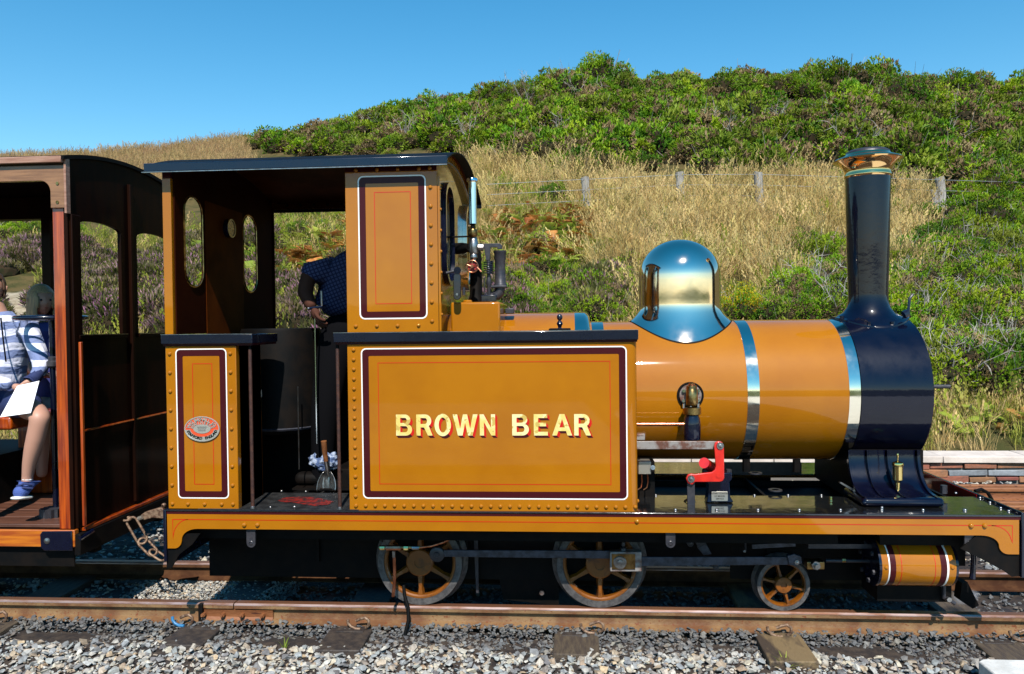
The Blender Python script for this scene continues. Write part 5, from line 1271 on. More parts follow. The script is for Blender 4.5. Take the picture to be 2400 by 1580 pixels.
for px in (2078, 2233): rivet((UX(px, 1331, .09), cyY - math.sqrt(CR ** 2 - .0) , UZ(px, 1331, .09)), cyl_, r=.009, h=.006, m='orange_paint')
for k in range(6):
    a = k * PI / 3 + .3; MB().cyl((UX(2043, 1330, .15), cyY + .085 * math.cos(a), czc + .085 * math.sin(a)), (UX(2038, 1330, .15), cyY + .085 * math.cos(a), czc + .085 * math.sin(a)), .012, n=6).build('cover_nut', 'gun_metal', LO)
dcx, dcz = U(2212, 1400, .2)
MB().tube([(dcx, .2, czc - .1), (dcx, .2, dcz), (dcx + .05, .2, dcz - .03)], .010, 10).build('drain_cock', 'gun_metal', LO)
MB().cyl((dcx + .01, .18, dcz), (dcx + .01, .165, dcz), .012, n=6).build('drain_nut', 'steel', LO)
MB().prism(pxl([(2245, 1360), (2258, 1358), (2285, 1412), (2270, 1420), (2240, 1400)], .4), .36, .42).build('guard_iron', 'black_matt', LO)
# lamp/coupling handle at the front
MB().tube([P3(2274, 1294, .1), P3(2282, 1296, .1), P3(2281, 1330, .1), P3(2279, 1356, .1)], [.008, .014, .012, .014], 10).build('front_coupling_handle', 'black_gloss', LO, smooth=60)
MB().tube([P3(2285, 1151, .9), P3(2300, 1147, .92), P3(2315, 1155, .93), P3(2325, 1172, .94)], .010, 8).build('brake_hose', 'black_matt', LO)
# injector and pipes by the rear driving wheel
MB().tube([P3(889, 1283, .2), P3(985, 1283, .2)], .0075, 8).build('injector_body', 'old_brass', LO)
for a, b, r, m in ((891, 902, .012, 'brass'), (905, 940, .013, 'copper'), (947, 957, .013, 'brass'), (966, 982, .010, 'steel')):
    MB().cyl(P3(a, 1284, .2), P3(b, 1284, .2), r, n=8).build('pipe_union', m, LO)
MB().cyl(P3(923, 1292, .2), P3(923, 1306, .2), .009, n=8).build('pipe_nut', 'steel', LO)
MB().tube([P3(924, 1306, .2), P3(925, 1340, .2), P3(924, 1370, .2), P3(921, 1398, .2)], .0082, 10).build('overflow_pipe', 'copper', LO, smooth=60)
MB().tube([P3(985, 1283, .2), P3(1010, 1280, .2), P3(1040, 1271, .2), P3(1065, 1259, .2), P3(1085, 1245, .2)], .0058, 8).build('feed_hose', 'copper', LO, smooth=60)
MB().tube([P3(946, 1372, .27), P3(948, 1395, .25), P3(957, 1425, .24), P3(957, 1455, .22), P3(949, 1488, .20)], .009, 8).build('rubber_drain_hose', 'black_matt', LO, smooth=60)
MB().prism(pxl([(1110, 1250), (1120, 1250), (1122, 1390), (1116, 1390)], .36), .36, .37).build('brake_hanger', 'gun_metal', LO)
MB().tube([P3(1690, 1252, .3), P3(1747, 1252, .3), P3(1747, 1292, .3)], .006, 6).build('drain_pipe', 'gun_metal', LO)
# rear drag hook and its bracket
MB().prism(pxl([(334, 1205), (345, 1198), (372, 1190), (384, 1188), (388, 1196), (388, 1214), (362, 1212), (340, 1218)], .45), .43, .47).build('drag_bracket', 'link_rust', LO, bevel=.004)
MB().lathe(P3(384, 1184, .45), [(.004, -.012), (.011, -.006), (.011, .006), (.004, .012)], n=14, axis='Y').build('bracket_pin', 'link_rust', LO)
MB().cyl(P3(324, 1216, .42), P3(334, 1212, .42), .011, n=8).build('bracket_bolt', 'label_plate', LO)
# ---- loose things in the cab and the coupling chain
def link(c0, c1, w, r, Y0, tw=0.0):
    a = P3(*c0, Y0); b = P3(*c1, Y0); d = (b - a); L_ = d.length; d.normalize(); s = Vector((0, 1, 0)) * math.cos(tw) + d.cross(Vector((0, 1, 0))) * math.sin(tw)
    pts_ = []; hw = w / 2
    for k in range(9): t = PI * k / 8; pts_.append(a + s * hw * math.cos(t) - d * hw * math.sin(t) + d * hw)
    for k in range(9): t = PI * k / 8; pts_.append(b - s * hw * math.cos(t) + d * hw * math.sin(t) - d * hw)
    return MB().tube(pts_, r, 8, closed=True)
ct = thing('coupling_chain', 'rusty long-link coupling chain hanging between carriage and engine', 'chain', P3(340, 1250, .5))
for c0, c1, w, tw in (((290, 1216), (306, 1217), .045, .2), ((304, 1214), (338, 1273), .052, 1.0), ((328, 1264), (364, 1300), .05, .7), ((352, 1290), (386, 1312), .045, .3)):
    link(c0, c1, w, .0068, .5, tw).build('link', 'link_rust', ct, smooth=60)
sh = thing('coal_shovel', 'round steel shovel with wooden handle standing in the cab doorway', 'shovel', P3(765, 1150, .5))
mb = MB(); nxs = 12; nys = 10
for j in range(nys + 1):
    t = j / nys
    for i in range(nxs + 1):
        u = i / nxs * 2 - 1; wpx = 23 * (1 if t < .6 else 1) * (math.sin(PI * min(1, .12 + t * 1.1) / 2) ** .6); px = 767 + u * wpx - 3 * t; py = 1100 + 52 * t + 5 * u * u * (1 - t)
        p = P3(px, py, .50 + .035 * (1 - u * u) - .02 * t); p.y -= .022 * math.exp(-(u * 5) ** 2) * (1 - t); mb.v.append(tuple(p))
for j in range(nys):
    for i in range(nxs): a = j * (nxs + 1) + i; mb.f.append((a, a + 1, a + nxs + 2, a + nxs + 1))
bl_ = mb.build('blade', 'steel', sh, smooth=60, recalc=False)
sm_ = bl_.modifiers.new('thick', 'SOLIDIFY'); sm_.thickness = .003
MB().tube([P3(770, 1118, .49), P3(767, 1096, .475), P3(764, 1078, .465)], [.007, .013, .012], 12).build('socket', 'steel', sh, smooth=60)
MB().tube([P3(764, 1080, .465), P3(761, 1058, .45), P3(759, 1034, .44)], [.0125, .014, .0155], 12).build('handle', 'tool_wood', sh, smooth=60)
mb = MB(); bm = bmesh.new(); bmesh.ops.create_icosphere(bm, subdivisions=4, radius=1)
c0, c1 = P3(729, 1102, .54), P3(792, 1060, .60); cc = (c0 + c1) / 2; ex = abs(c1.x - c0.x) / 2 + .014; ez = abs(c1.z - c0.z) / 2 + .008
for v in bm.verts:
    p = v.co.copy(); nn = noise.noise(p * 3.1) * .35 + noise.noise(p * 8) * .14; p *= 1 + nn; v.co = Vector((cc.x + p.x * ex, cc.y + p.y * .05, cc.z + p.z * ez))
me = bpy.data.meshes.new('cleaning_rag'); bm.to_mesh(me); bm.free(); me.materials.append(MATS['rag']); me.shade_smooth()
tag(put('cleaning_rag', me), 'crumpled blue cleaning rag lying behind the shovel', 'rag')

# ================================================================== CARRIAGE
CA = thing('open_carriage', 'varnished open sided passenger carriage at the left with dark end wall', 'carriage', (-3.2, YC, 0))
CN = .10   # near side of the carriage body
XE = UX(156, 500, CN)                      # end wall plane (faces right)
CY0, CY1 = CN, 1.205
def cz_(px, py, Y=CN): return UZ(px, py, Y)
XLc = -6.2
roof_e = cz_(80, 377)
def croof(y): t = (y - YC) / (YC - CN + .03); return cz_(80, 369) + .075 * (1 - t * t)
ysr = [CN - .03 + (2 * (YC - CN + .03)) * i / 24 for i in range(25)]
MB().prism_axis([(y, croof(y)) for y in ysr] + [(y, croof(y) - .02) for y in reversed(ysr)], XLc, XE + .012).build('carriage_roof', 'black_matt', CA, smooth=50)
MB().box(XLc, XE - .002, CN - .034, CN - .015, cz_(80, 385), cz_(80, 370)).build('gutter_board', 'teak_pale', CA, bevel=.003)
# cant rail fascia with drop bracket and rounded corner
zA, zB, zC_ = cz_(80, 389), cz_(80, 425), cz_(130, 488)
fa = [(XLc, zA), (XE - .004, zA), (XE - .004, zC_), (UX(121, 480, CN), zC_)]
xk, zk = UX(121, 480, CN), zB
r_ = UX(121, 440, CN) - UX(98, 440, CN)
for k in range(9): t = k / 8 * PI / 2; fa.append((xk - r_ + r_ * math.cos(t), zk - r_ * 1.1 + r_ * 1.1 * math.sin(t)))
fa.append((XLc, zB))
MB().prism(fa, CN - .008, CN + .015).build('cant_rail', 'teak', CA, bevel=.002)
for py in (430, 474): x, z = U(135, py, CN - .008); MB().cyl((x, CN - .0085, z), (x, CN - .012, z), .008, n=12).build('screw', 'old_brass', CA)
MB().box(XE - .003, XE + .008, CN - .011, CN + .02, cz_(150, 500), cz_(150, 372)).build('corner_moulding', 'teak_pale', CA)
# corner posts
def post(pa, pb, y0, y1, m, name='corner_post', za=None, zb=None):
    x0 = UX(pa, 860, y0); x1 = UX(pb, 860, y0)
    return MB().box(x0, x1, y0, y1, zb, za).build(name, m, CA, bevel=.004)
zfl = cz_(80, 1241)
post(130.5, 160, CN + .008, CN + .06, 'varnish', za=zC_ + .01, zb=zfl + .0)
post(161, 176, CN + .02, CN + .09, 'dark_wood', 'corner_filler', za=cz_(160, 500), zb=zfl)
x0 = UX(177.5, 1000, -.03)
MB().box(XE + .026, XE + .040, CN + .03, CN + .048, cz_(180, 1237), cz_(180, 802)).build('edge_bead', 'varnish', CA, bevel=.003)
# end wall with arched windows
XE2 = XE + .02
def yxe(px): d = fw * FPX + rt * (px - CXP); return CAMPOS.y + d.y * (XE / d.x)
def zxe(px, py): d = fw * FPX + rt * (px - CXP) - up * (py - CYP); return CAMPOS.z + d.z * (XE / d.x)
wins = [(yxe(186), yxe(288)), (yxe(325), yxe(325) + yxe(288) - yxe(186))]
def archw(y0, y1, z0, z1, rise_=.035, n=10):
    c = (y0 + y1) / 2; h = (y1 - y0) / 2
    return [(y0, z0), (y1, z0)] + [(c + h * math.cos(PI * k / n), z1 - rise_ + rise_ * math.sin(PI * k / n)) for k in range(n + 1)]
wz0c, wz1c = zxe(240, 783), zxe(240, 524)
outer = [(CY0 + .005, zfl - .02), (CY1, zfl - .02)] + [(y, croof(y) - .021) for y in [CY1 - (CY1 - CY0 - .005) * i / 20 for i in range(21)]]
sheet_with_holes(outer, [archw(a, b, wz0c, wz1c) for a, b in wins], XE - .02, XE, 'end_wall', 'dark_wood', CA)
for a, b in wins[:2]:
    MB().box(XE + .001, XE + .018, a - .02, b + .02, wz0c - .022, wz0c - .002).build('window_sill', 'dark_wood', CA, bevel=.002)
    MB().box(XE + .0185, XE + .020, a - .02, b + .02, wz0c - .004, wz0c - .0015).build('sill_edge', 'steel', CA)
MB().box(XE + .002, XE + .020, (wins[0][1] + wins[1][0]) / 2 - .012, (wins[0][1] + wins[1][0]) / 2 + .012, zfl + .02, croof(.6) - .12).build('mullion', 'dark_wood', CA, bevel=.002)
# sloping red beads on the end wall (lining strip + foot rail)
def ypt(px, py): y = yxe(px); return Vector((XE + .018, y, zxe(px, py)))
MB().tube([Vector((XE + .012, CN + .05, zxe(200, 1008))), Vector((XE + .012, CY1, zxe(200, 1008)))], .006, 6).build('waist_bead', 'varnish', CA)
MB().box(XE + .001, XE + .03, CN + .05, CY1, zxe(200, 1239), zxe(200, 1231)).build('foot_bead', 'varnish', CA, bevel=.002)
MB().box(XE + .001, XE + .035, CY0, CY1, zxe(200, 1290), zxe(200, 1241)).build('headstock', 'black_matt', CA, bevel=.004)
# floor, sole bar, iron corner bracket
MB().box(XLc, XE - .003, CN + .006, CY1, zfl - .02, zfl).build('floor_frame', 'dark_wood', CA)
zs0, zs1 = cz_(40, 1281), cz_(40, 1241)
MB().box(XLc, XE + .008, CN - .006, CN + .03, zs0, zs1 - .0).build('sole_bar', 'varnish_h', CA, bevel=.004)
ib = pxl([(96, 1252), (101, 1245), (170, 1244), (172, 1290), (106, 1290), (98, 1282)], CN - .007)
MB().prism(ib, CN - .016, CN - .007).build('corner_iron', 'black_gloss', CA, bevel=.003)
MB().lathe((UX(110, 1268, CN - .017), CN - .016, UZ(110, 1268, CN - .017)), [(.016, 0), (.014, -.005), (.0004, -.008)], n=16, axis='Y').build('coach_bolt', 'steel', CA)
MB().tube([Vector((XE + .03, CN, zxe(175, 1262))), Vector((XE + .035, CN + .10, zxe(210, 1240)))], .012, 8).build('iron_strap', 'black_gloss', CA)
for k in range(7):
    y0 = CN + .032 + .153 * k; MB().box(XLc, XE - .02, y0, y0 + .149, zfl + .001, zfl + .018).build('floor_plank', 'deck_wood', CA, bevel=.002)
# far side: posts, waist panel
for px in (-420, 120, -150, -700):
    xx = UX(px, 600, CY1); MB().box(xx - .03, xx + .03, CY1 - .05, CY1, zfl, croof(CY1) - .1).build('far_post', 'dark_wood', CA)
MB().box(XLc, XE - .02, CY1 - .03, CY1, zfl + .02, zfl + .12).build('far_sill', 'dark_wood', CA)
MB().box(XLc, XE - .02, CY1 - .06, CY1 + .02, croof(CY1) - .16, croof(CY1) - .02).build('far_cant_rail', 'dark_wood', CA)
MB().box(XLc, UX(-25, 900, .5), .1, CY1 - .05, zfl + .02, zfl + .30).build('seat_box', 'black_matt', CA)
MB().box(XLc, UX(62, 985, .42), .30, .95, UZ(20, 1003, .4), UZ(20, 972, .4)).build('seat_cushion', 'varnish', CA, bevel=.015, seg=3)
MB().box(XLc, UX(-10, 985, .42), .9, .97, UZ(20, 1003, .4), UZ(20, 820, .9)).build('seat_back', 'varnish', CA, bevel=.015, seg=3)
# brake hand wheel and its column
bcx, bcz = U(121, 745.5, .32)
MB().tube([(bcx + .168 * math.cos(2 * PI * k / 40), .32 + .168 * math.sin(2 * PI * k / 40), bcz) for k in range(40)], .0135, 10, closed=True).build('brake_wheel', 'black_gloss', CA, smooth=60)
mb = MB()
for k in range(4): a = k * PI / 2 + .4; mb.tube([(bcx, .32, bcz), (bcx + .16 * math.cos(a), .32 + .16 * math.sin(a), bcz)], .008, 8)
mb.build('brake_wheel_spokes', 'black_gloss', CA, smooth=60)
MB().cyl((bcx, .32, zfl + .02), (bcx, .32, bcz + .01), .0145, n=14).build('brake_column', 'black_gloss', CA, smooth=60)
zz = lambda py: UZ(125, py, .32)
MB().lathe((bcx, .32, 0), [(.016, zz(862)), (.03, zz(858)), (.03, zz(848)), (.022, zz(845)), (.022, zz(838)), (.012, zz(834))], n=16).build('column_bracket', 'gun_metal', CA, smooth=40)
gm = MB(); prof = [(.055 if (i % 2 == 0) else .066) for i in range(28)]
gm.prism_axis([(bcx + r * math.cos(2 * PI * i / 28), .30 + r * math.sin(2 * PI * i / 28)) for i, r in enumerate(prof)], UZ(120, 1212, .3), UZ(120, 1190, .3), ax='Z').build('column_gear', 'gun_metal', CA, smooth=0)
MB().box(-3.9, UX(120, 1180, .35), .5, .9, zfl + .02, zfl + .10).build('brake_gear_box', 'navy_cloth', CA) if 0 else None
# underframe
MB().box(XLc, XE - .02, .3, .36, .26, zfl - .03).build('under_frame', 'black_matt', CA)
MB().box(XLc, XE - .02, .94, 1.0, .26, zfl - .03).build('under_frame', 'black_matt', CA)
MB().box(XLc, XE - .02, CN + .03, CN + .04, .24, zs0 + .005).build('side_skirt', 'black_matt', CA)
for px in (-230, -900):
    xx = UX(px, 1380, YW); MB().lathe((xx, YW, .17), [(.14, .01), (.17, .0), (.17, .045), (.185, .06), (.185, .07), (.01, .07)], n=40, axis='Y').build('carriage_wheel', 'tyre_steel', CA, smooth=30)

# ================================================================== PEOPLE
def skin_mesh(name, nodes, edges, m, parent, sub=2, root=0, loc=None):
    me = bpy.data.meshes.new(name); me.from_pydata([tuple(n[0]) for n in nodes], edges, [])
    me.materials.append(MATS[m])
    o = bpy.data.objects.new(name, me); COL.objects.link(o)
    md = o.modifiers.new('skin', 'SKIN'); md.use_smooth_shade = True
    for i, n in enumerate(nodes):
        sv = me.skin_vertices[0].data[i]; r = n[1]; sv.radius = (r, r) if not isinstance(r, tuple) else r; sv.use_root = (i == root)
    sb = o.modifiers.new('subdivision', 'SUBSURF'); sb.levels = sub; sb.render_levels = sub
    if parent is not None: o.parent = parent; o.matrix_parent_inverse = INV.get(parent.name, Matrix.Identity(4))
    return o
def chain(nodes, edges, pts_, start=None):
    k = start
    for p, r in pts_:
        nodes.append((Vector(p), r)); i = len(nodes) - 1
        if k is not None: edges.append((k, i))
        k = i
    return k
def head_mesh(c, r, look, m='skin', hair='hair_brown', long=0.0, parent=None):
    """head with brow, nose, mouth, chin; look = facing direction"""
    look = Vector(look).normalized(); sx_ = look.cross(Vector((0, 0, 1))).normalized()
    def wp(a, b, c_): return c + sx_ * a * r + look * b * r + Vector((0, 0, 1)) * c_ * r
    bm = bmesh.new(); bmesh.ops.create_uvsphere(bm, u_segments=36, v_segments=28, radius=1)
    for v in bm.verts:
        x, y, z = v.co; jaw = 1 - .32 * max(0, -z) ** 1.2
        f = 0
        if y > 0:
            f += .16 * math.exp(-((x / .13) ** 2 + ((z + .12) / .2) ** 2)); f += .05 * math.exp(-((x / .45) ** 2 + ((z - .28) / .12) ** 2))
            f -= .07 * (math.exp(-(((abs(x) - .34) / .16) ** 2 + ((z - .08) / .11) ** 2))); f += .06 * math.exp(-((x / .25) ** 2 + ((z + .45) / .09) ** 2)); f += .06 * math.exp(-((x / .3) ** 2 + ((z + .8) / .2) ** 2))
        v.co = wp(x * .84 * jaw, (y * .96 + f * 1.2) * (1 - .1 * max(0, -z)), z * 1.14)
    me = bpy.data.meshes.new('head'); bm.to_mesh(me); bm.free(); me.materials.append(MATS[m]); me.shade_smooth(); put('head', me, parent)
    for s in (-1, 1):
        e = MB(); bm = bmesh.new(); bmesh.ops.create_uvsphere(bm, u_segments=12, v_segments=8, radius=.085 * r, matrix=Matrix.Translation(wp(.32 * s, .86, .10)))
        me = bpy.data.meshes.new('eye'); bm.to_mesh(me); bm.free(); me.materials.append(MATS['black_gloss']); me.shade_smooth(); put('eye', me, parent)
        MB().tube([wp(.86 * s, .0, .14), wp(.93 * s, -.06, .1), wp(.92 * s, -.02, -.08), wp(.83 * s, .04, -.18)], [.06 * r, .1 * r, .09 * r, .05 * r], 8).build('ear', m, parent, smooth=80)
    MB().tube([wp(-.13, .99, -.46), wp(0, 1.02, -.47), wp(.13, .99, -.46)], .022 * r, 6).build('mouth', 'pressure_red', parent)
    # hair cap
    bm = bmesh.new(); bmesh.ops.create_uvsphere(bm, u_segments=40, v_segments=30, radius=1)
    kill = []
    for v in bm.verts:
        x, y, z = v.co; lim = ((.45 if abs(x) < .42 or not long else -.6) if y > .35 else (-.2 - long * 1.0))
        if z < (lim if y > .25 else -.55 - long): kill.append(v)
        w_ = 1 + .02 * math.sin(math.atan2(x, y) * 34)
        if long and z < 0: e_ = min(2.4, 1 / max(.2, math.sqrt(max(1e-4, 1 - z * z)))); x *= e_; y *= e_
        zz_ = z * 1.24 if z > -.2 else -.25 + (z + .2) * (1.24 + long * 1.9)
        v.co = wp(x * .95 * w_ * (1 + .10 * long * max(0, -z)), (y - .06) * 1.04 * w_, zz_)
    bmesh.ops.delete(bm, geom=kill, context='VERTS'); me = bpy.data.meshes.new('hair'); bm.to_mesh(me); bm.free(); me.materials.append(MATS[hair]); me.shade_smooth()
    o = put('hair', me, parent); s2 = o.modifiers.new('thick', 'SOLIDIFY'); s2.thickness = .008
def hand(wrist, d, palm_n, s, m, parent, curl=.5, name='hand', side=1):
    """palm and five separate bent digits; returns one skinned mesh"""
    d = Vector(d).normalized(); nrm = Vector(palm_n).normalized(); nrm = (nrm - d * nrm.dot(d)).normalized(); sd3 = d.cross(nrm) * side
    nd, ed = [], []
    nd.append((Vector(wrist), .024 * s)); nd.append((Vector(wrist) + d * .035 * s, .026 * s)); ed.append((0, 1))
    for k, (off, ln) in enumerate(((-.030, .060), (-.011, .072), (.009, .068), (.028, .052))):
        base = Vector(wrist) + d * .075 * s + sd3 * off * s
        nd.append((base, .0115 * s)); b_ = len(nd) - 1; ed.append((1, b_)); p = base; dr = d.copy()
        for q in range(3):
            dr = (dr + nrm * curl * (.5 + .25 * q)).normalized(); p = p + dr * ln * s / 3 * 1.05; nd.append((p, (.0095 - .001 * q) * s)); ed.append((len(nd) - 2, len(nd) - 1))
    base = Vector(wrist) + d * .028 * s - sd3 * .030 * s; nd.append((base, .013 * s)); ed.append((1, len(nd) - 1)); dr = (d * .7 - sd3 * .75 + nrm * .3).normalized()
    for q in range(2):
        base = base + dr * .03 * s; nd.append((base, .011 * s)); ed.append((len(nd) - 2, len(nd) - 1)); dr = (dr + d * .4 + nrm * .2).normalized()
    return skin_mesh(name, nd, ed, m, parent, sub=2)

# driver, bending inside the cab
YD = .72
DR = thing('person', 'driver in navy checked shirt bending forward inside the cab', 'person', P3(800, 1180, YD))
def D(px, py, y=YD): return P3(px, py, y)
nd, ed = [], []
k = chain(nd, ed, [(D(812, 745), .135), (D(800, 700), .13), (D(800, 665), .125), (D(812, 632), .115), (D(838, 610, .66), .085)])
sh_i = 3
nd.append((D(762, 634, .60), .072)); ed.append((3, 5)); k = chain(nd, ed, [(D(728, 640, .56), .062), (D(712, 652, .54), .054)], 5)
nd.append((D(862, 622, .80), .075)); ed.append((4, len(nd) - 1)); chain(nd, ed, [(D(880, 655, .82), .06)], len(nd) - 1)
skin_mesh('shirt', nd, ed, 'plaid_cloth', DR, 2, 2)
nd, ed = [], []
k = chain(nd, ed, [(D(728, 640, .56), .05), (D(713, 662, .53), .048), (D(716, 690, .52), .043), (D(727, 712, .5), .036), (D(735, 722, .48), .028)])
skin_mesh('arm', nd, ed, 'skin_shaded', DR, 2, 1); hand(D(735, 720, .48), (.25, -.3, -.6), (.8, .2, -.3), 1.0, 'skin_shaded', DR, .9)
nd, ed = [], []
chain(nd, ed, [(D(866, 630, .80), .05), (D(884, 690, .78), .045), (D(880, 735, .66), .033)]); skin_mesh('arm', nd, ed, 'skin_shaded', DR, 2, 1); hand(D(880, 735, .66), (0, -.3, -.6), (-.8, .2, -.3), 1.0, 'skin_shaded', DR, .7)
nd, ed = [], []
chain(nd, ed, [(D(812, 735), .15), (D(800, 790, .70), .15)]); chain(nd, ed, [(D(782, 820, .62), .105), (D(762, 960, .58), .085), (D(755, 1090, .60), .062), (D(752, 1165, .62), .052)], 1)
chain(nd, ed, [(D(842, 820, .82), .105), (D(846, 960, .82), .08), (D(842, 1160, .84), .055)], 1)
skin_mesh('trousers', nd, ed, 'dark_cloth', DR, 2, 1)
for px, y in ((748, .60), (838, .82)):
    MB().box(UX(px, 1165, y) - .13, UX(px, 1165, y) + .05, y - .045, y + .045, ZF + .0, ZF + .07).build('boot', 'black_matt', DR, bevel=.03, seg=3)
MB().tube([D(835, 612, .66), D(852, 592, .64)], .052, 12).build('neck', 'skin_shaded', DR, smooth=80)
head_mesh(D(866, 566, .62), .105, (.75, -.45, -.45), 'skin_shaded', 'hair_brown', 0, DR)
MB().box(UX(700, 1180, .6), UX(900, 1180, .6), .5, .95, ZF - .012, ZF - .002).build('cab_floor', 'black_matt', LO)

# child in striped hoodie
CH = thing('person', 'child in blue and white striped hoodie and navy shorts holding a white sheet', 'person', P3(15, 975, .5))
def K(px, py, y): return P3(px, py, y)
nd, ed = [], []
chain(nd, ed, [(K(12, 935, .50), .115), (K(14, 890, .48), .108), (K(16, 830, .46), .108), (K(20, 775, .46), .112), (K(10, 735, .47), .055)])
k = chain(nd, ed, [(K(66, 768, .42), .054), (K(84, 812, .38), .050), (K(98, 852, .33), .047), (K(92, 874, .27), .038), (K(76, 886, .23), .032)], 3)
k = chain(nd, ed, [(K(-36, 768, .48), .058), (K(-52, 830, .42), .05), (K(-20, 895, .30), .042), (K(26, 902, .24), .034)], 3)
skin_mesh('hoodie', nd, ed, 'striped_cloth', CH, 2, 2)
nd, ed = [], []; chain(nd, ed, [(K(92, 872, .27), .0335), (K(84, 886, .235), .0345), (K(76, 893, .22), .033)]); skin_mesh('cuff', nd, ed, 'navy_cloth', CH, 1, 1)
MB().tube([K(2, 745, .36), K(8, 800, .345), K(14, 848, .345)], .004, 6).build('drawstring', 'dark_cloth', CH)
nd, ed = [], []
chain(nd, ed, [(K(10, 950, .48), .105), (K(40, 945, .36), .088), (K(78, 950, .22), .070)]); chain(nd, ed, [(K(-40, 950, .36), .085), (K(-60, 955, .22), .068)], 0)
chain(nd, ed, [(K(12, 925, .49), .11)], 0)
skin_mesh('shorts', nd, ed, 'navy_cloth', CH, 2, 0)
nd, ed = [], []
chain(nd, ed, [(K(58, 955, .27), .062), (K(84, 965, .17), .058), (K(94, 978, .125), .054), (K(88, 1010, .13), .047), (K(78, 1050, .14), .045), (K(68, 1090, .15), .034), (K(64, 1122, .16), .027), (K(62, 1142, .155), .028)])
skin_mesh('leg', nd, ed, 'skin', CH, 2, 3)
nd, ed = [], []
chain(nd, ed, [(K(-55, 960, .25), .06), (K(-62, 985, .14), .054), (K(-50, 1060, .16), .045), (K(-40, 1140, .17), .028)]); skin_mesh('leg', nd, ed, 'skin', CH, 2, 1)
def shoe(cx, y, parent):
    a = K(cx + 18, 1140, y + .03); nd, ed = [], []
    chain(nd, ed, [(K(cx + 16, 1128, y + .015), .036), (K(cx + 14, 1146, y + .01), .040), (K(cx - 2, 1153, y - .035), .038), (K(cx - 14, 1158, y - .075), .032)])
    skin_mesh('shoe', nd, ed, 'shoe_blue', parent, 2, 1)
    nd, ed = [], []
    chain(nd, ed, [(K(cx + 16, 1164, y + .02), (.038, .012)), (K(cx - 2, 1167, y - .035), (.040, .011)), (K(cx - 18, 1168, y - .085), (.034, .010))]); skin_mesh('shoe_sole', nd, ed, 'rubber_white', parent, 2, 1)
    for py in (1134, 1143): MB().tube([K(cx - 12, py + 6, y - .045), K(cx + 4, py, y - .055), K(cx + 24, py + 2, y - .02)], .0065, 6).build('shoe_strap', 'navy_cloth', parent, smooth=80)
shoe(52, .15, CH); shoe(-60, .15, CH)
nd, ed = [], []; chain(nd, ed, [(K(65, 1118, .158), .031), (K(64, 1128, .157), .033)]); skin_mesh('sock', nd, ed, 'white_paint', CH, 1, 0)
hand(K(74, 890, .215), (-.65, -.15, -.55), (-.2, -.3, -1), .80, 'skin', CH, .35)
hand(K(30, 903, .235), (.7, -.1, -.25), (0, -.3, -1), .80, 'skin', CH, .35, side=-1)
MB().tube([K(4, 745, .47), K(-12, 712, .455)], .042, 12).build('neck', 'skin', CH, smooth=80)
head_mesh(K(-26, 676, .44), .088, (.35, -.9, -.12), 'skin', 'hair_brown', 0, CH)
pp_ = [K(40, 905, .165), K(92, 893, .165), K(72, 968, .075), K(0, 978, .075)]
sh_o = MB().add(pp_ + [q + Vector((0, .0015, .001)) for q in pp_], [(0, 1, 2, 3), (7, 6, 5, 4), (0, 4, 5, 1), (1, 5, 6, 2), (2, 6, 7, 3), (3, 7, 4, 0)]).build('paper_sheet', 'paper', smooth=0)
tag(sh_o, 'plain white sheet of paper held on the knee by the child in the striped hoodie', 'paper')
# second child behind the brake wheel
C2 = thing('person', 'child with long blonde hair and blue dress behind the black brake wheel', 'person', P3(100, 980, 1.0))
nd, ed = [], []
chain(nd, ed, [(K(112, 950, .95), .11), (K(112, 880, .95), .10), (K(110, 820, .95), .105), (K(108, 778, .96), .10), (K(106, 752, .96), .042)])
chain(nd, ed, [(K(150, 790, .95), .05), (K(158, 840, .92), .042)], 3); chain(nd, ed, [(K(72, 792, .95), .05), (K(66, 840, .92), .042)], 3)
skin_mesh('dress', nd, ed, 'blue_dress', C2, 2, 2)
nd, ed = [], []; chain(nd, ed, [(K(66, 836, .92), .034), (K(74, 870, .86), .03), (K(100, 880, .80), .024)]); skin_mesh('arm', nd, ed, 'skin', C2, 2, 1); hand(K(100, 880, .8), (.8, -.2, .1), (0, -.3, -1), .75, 'skin', C2, .4)
nd, ed = [], []; chain(nd, ed, [(K(158, 838, .92), .034), (K(150, 872, .86), .03), (K(126, 882, .80), .024)]); skin_mesh('arm', nd, ed, 'skin', C2, 2, 1); hand(K(126, 882, .8), (-.8, -.2, .1), (0, -.3, -1), .75, 'skin', C2, .4, side=-1)
nd, ed = [], []; chain(nd, ed, [(K(105, 955, .93), .09), (K(100, 965, .78), .075), (K(98, 1000, .70), .05), (K(98, 1060, .72), .04), (K(98, 1120, .74), .03)]); skin_mesh('leg', nd, ed, 'skin', C2, 2, 2)
head_mesh(K(98, 704, .95), .083, (.8, -.6, -.12), 'skin', 'hair_blonde', .55, C2)
MB().box(UX(75, 1000, .95), UX(155, 1000, .95), .82, 1.15, zfl + .02, UZ(100, 985, .95)).build('child_seat', 'varnish', CA, bevel=.01)

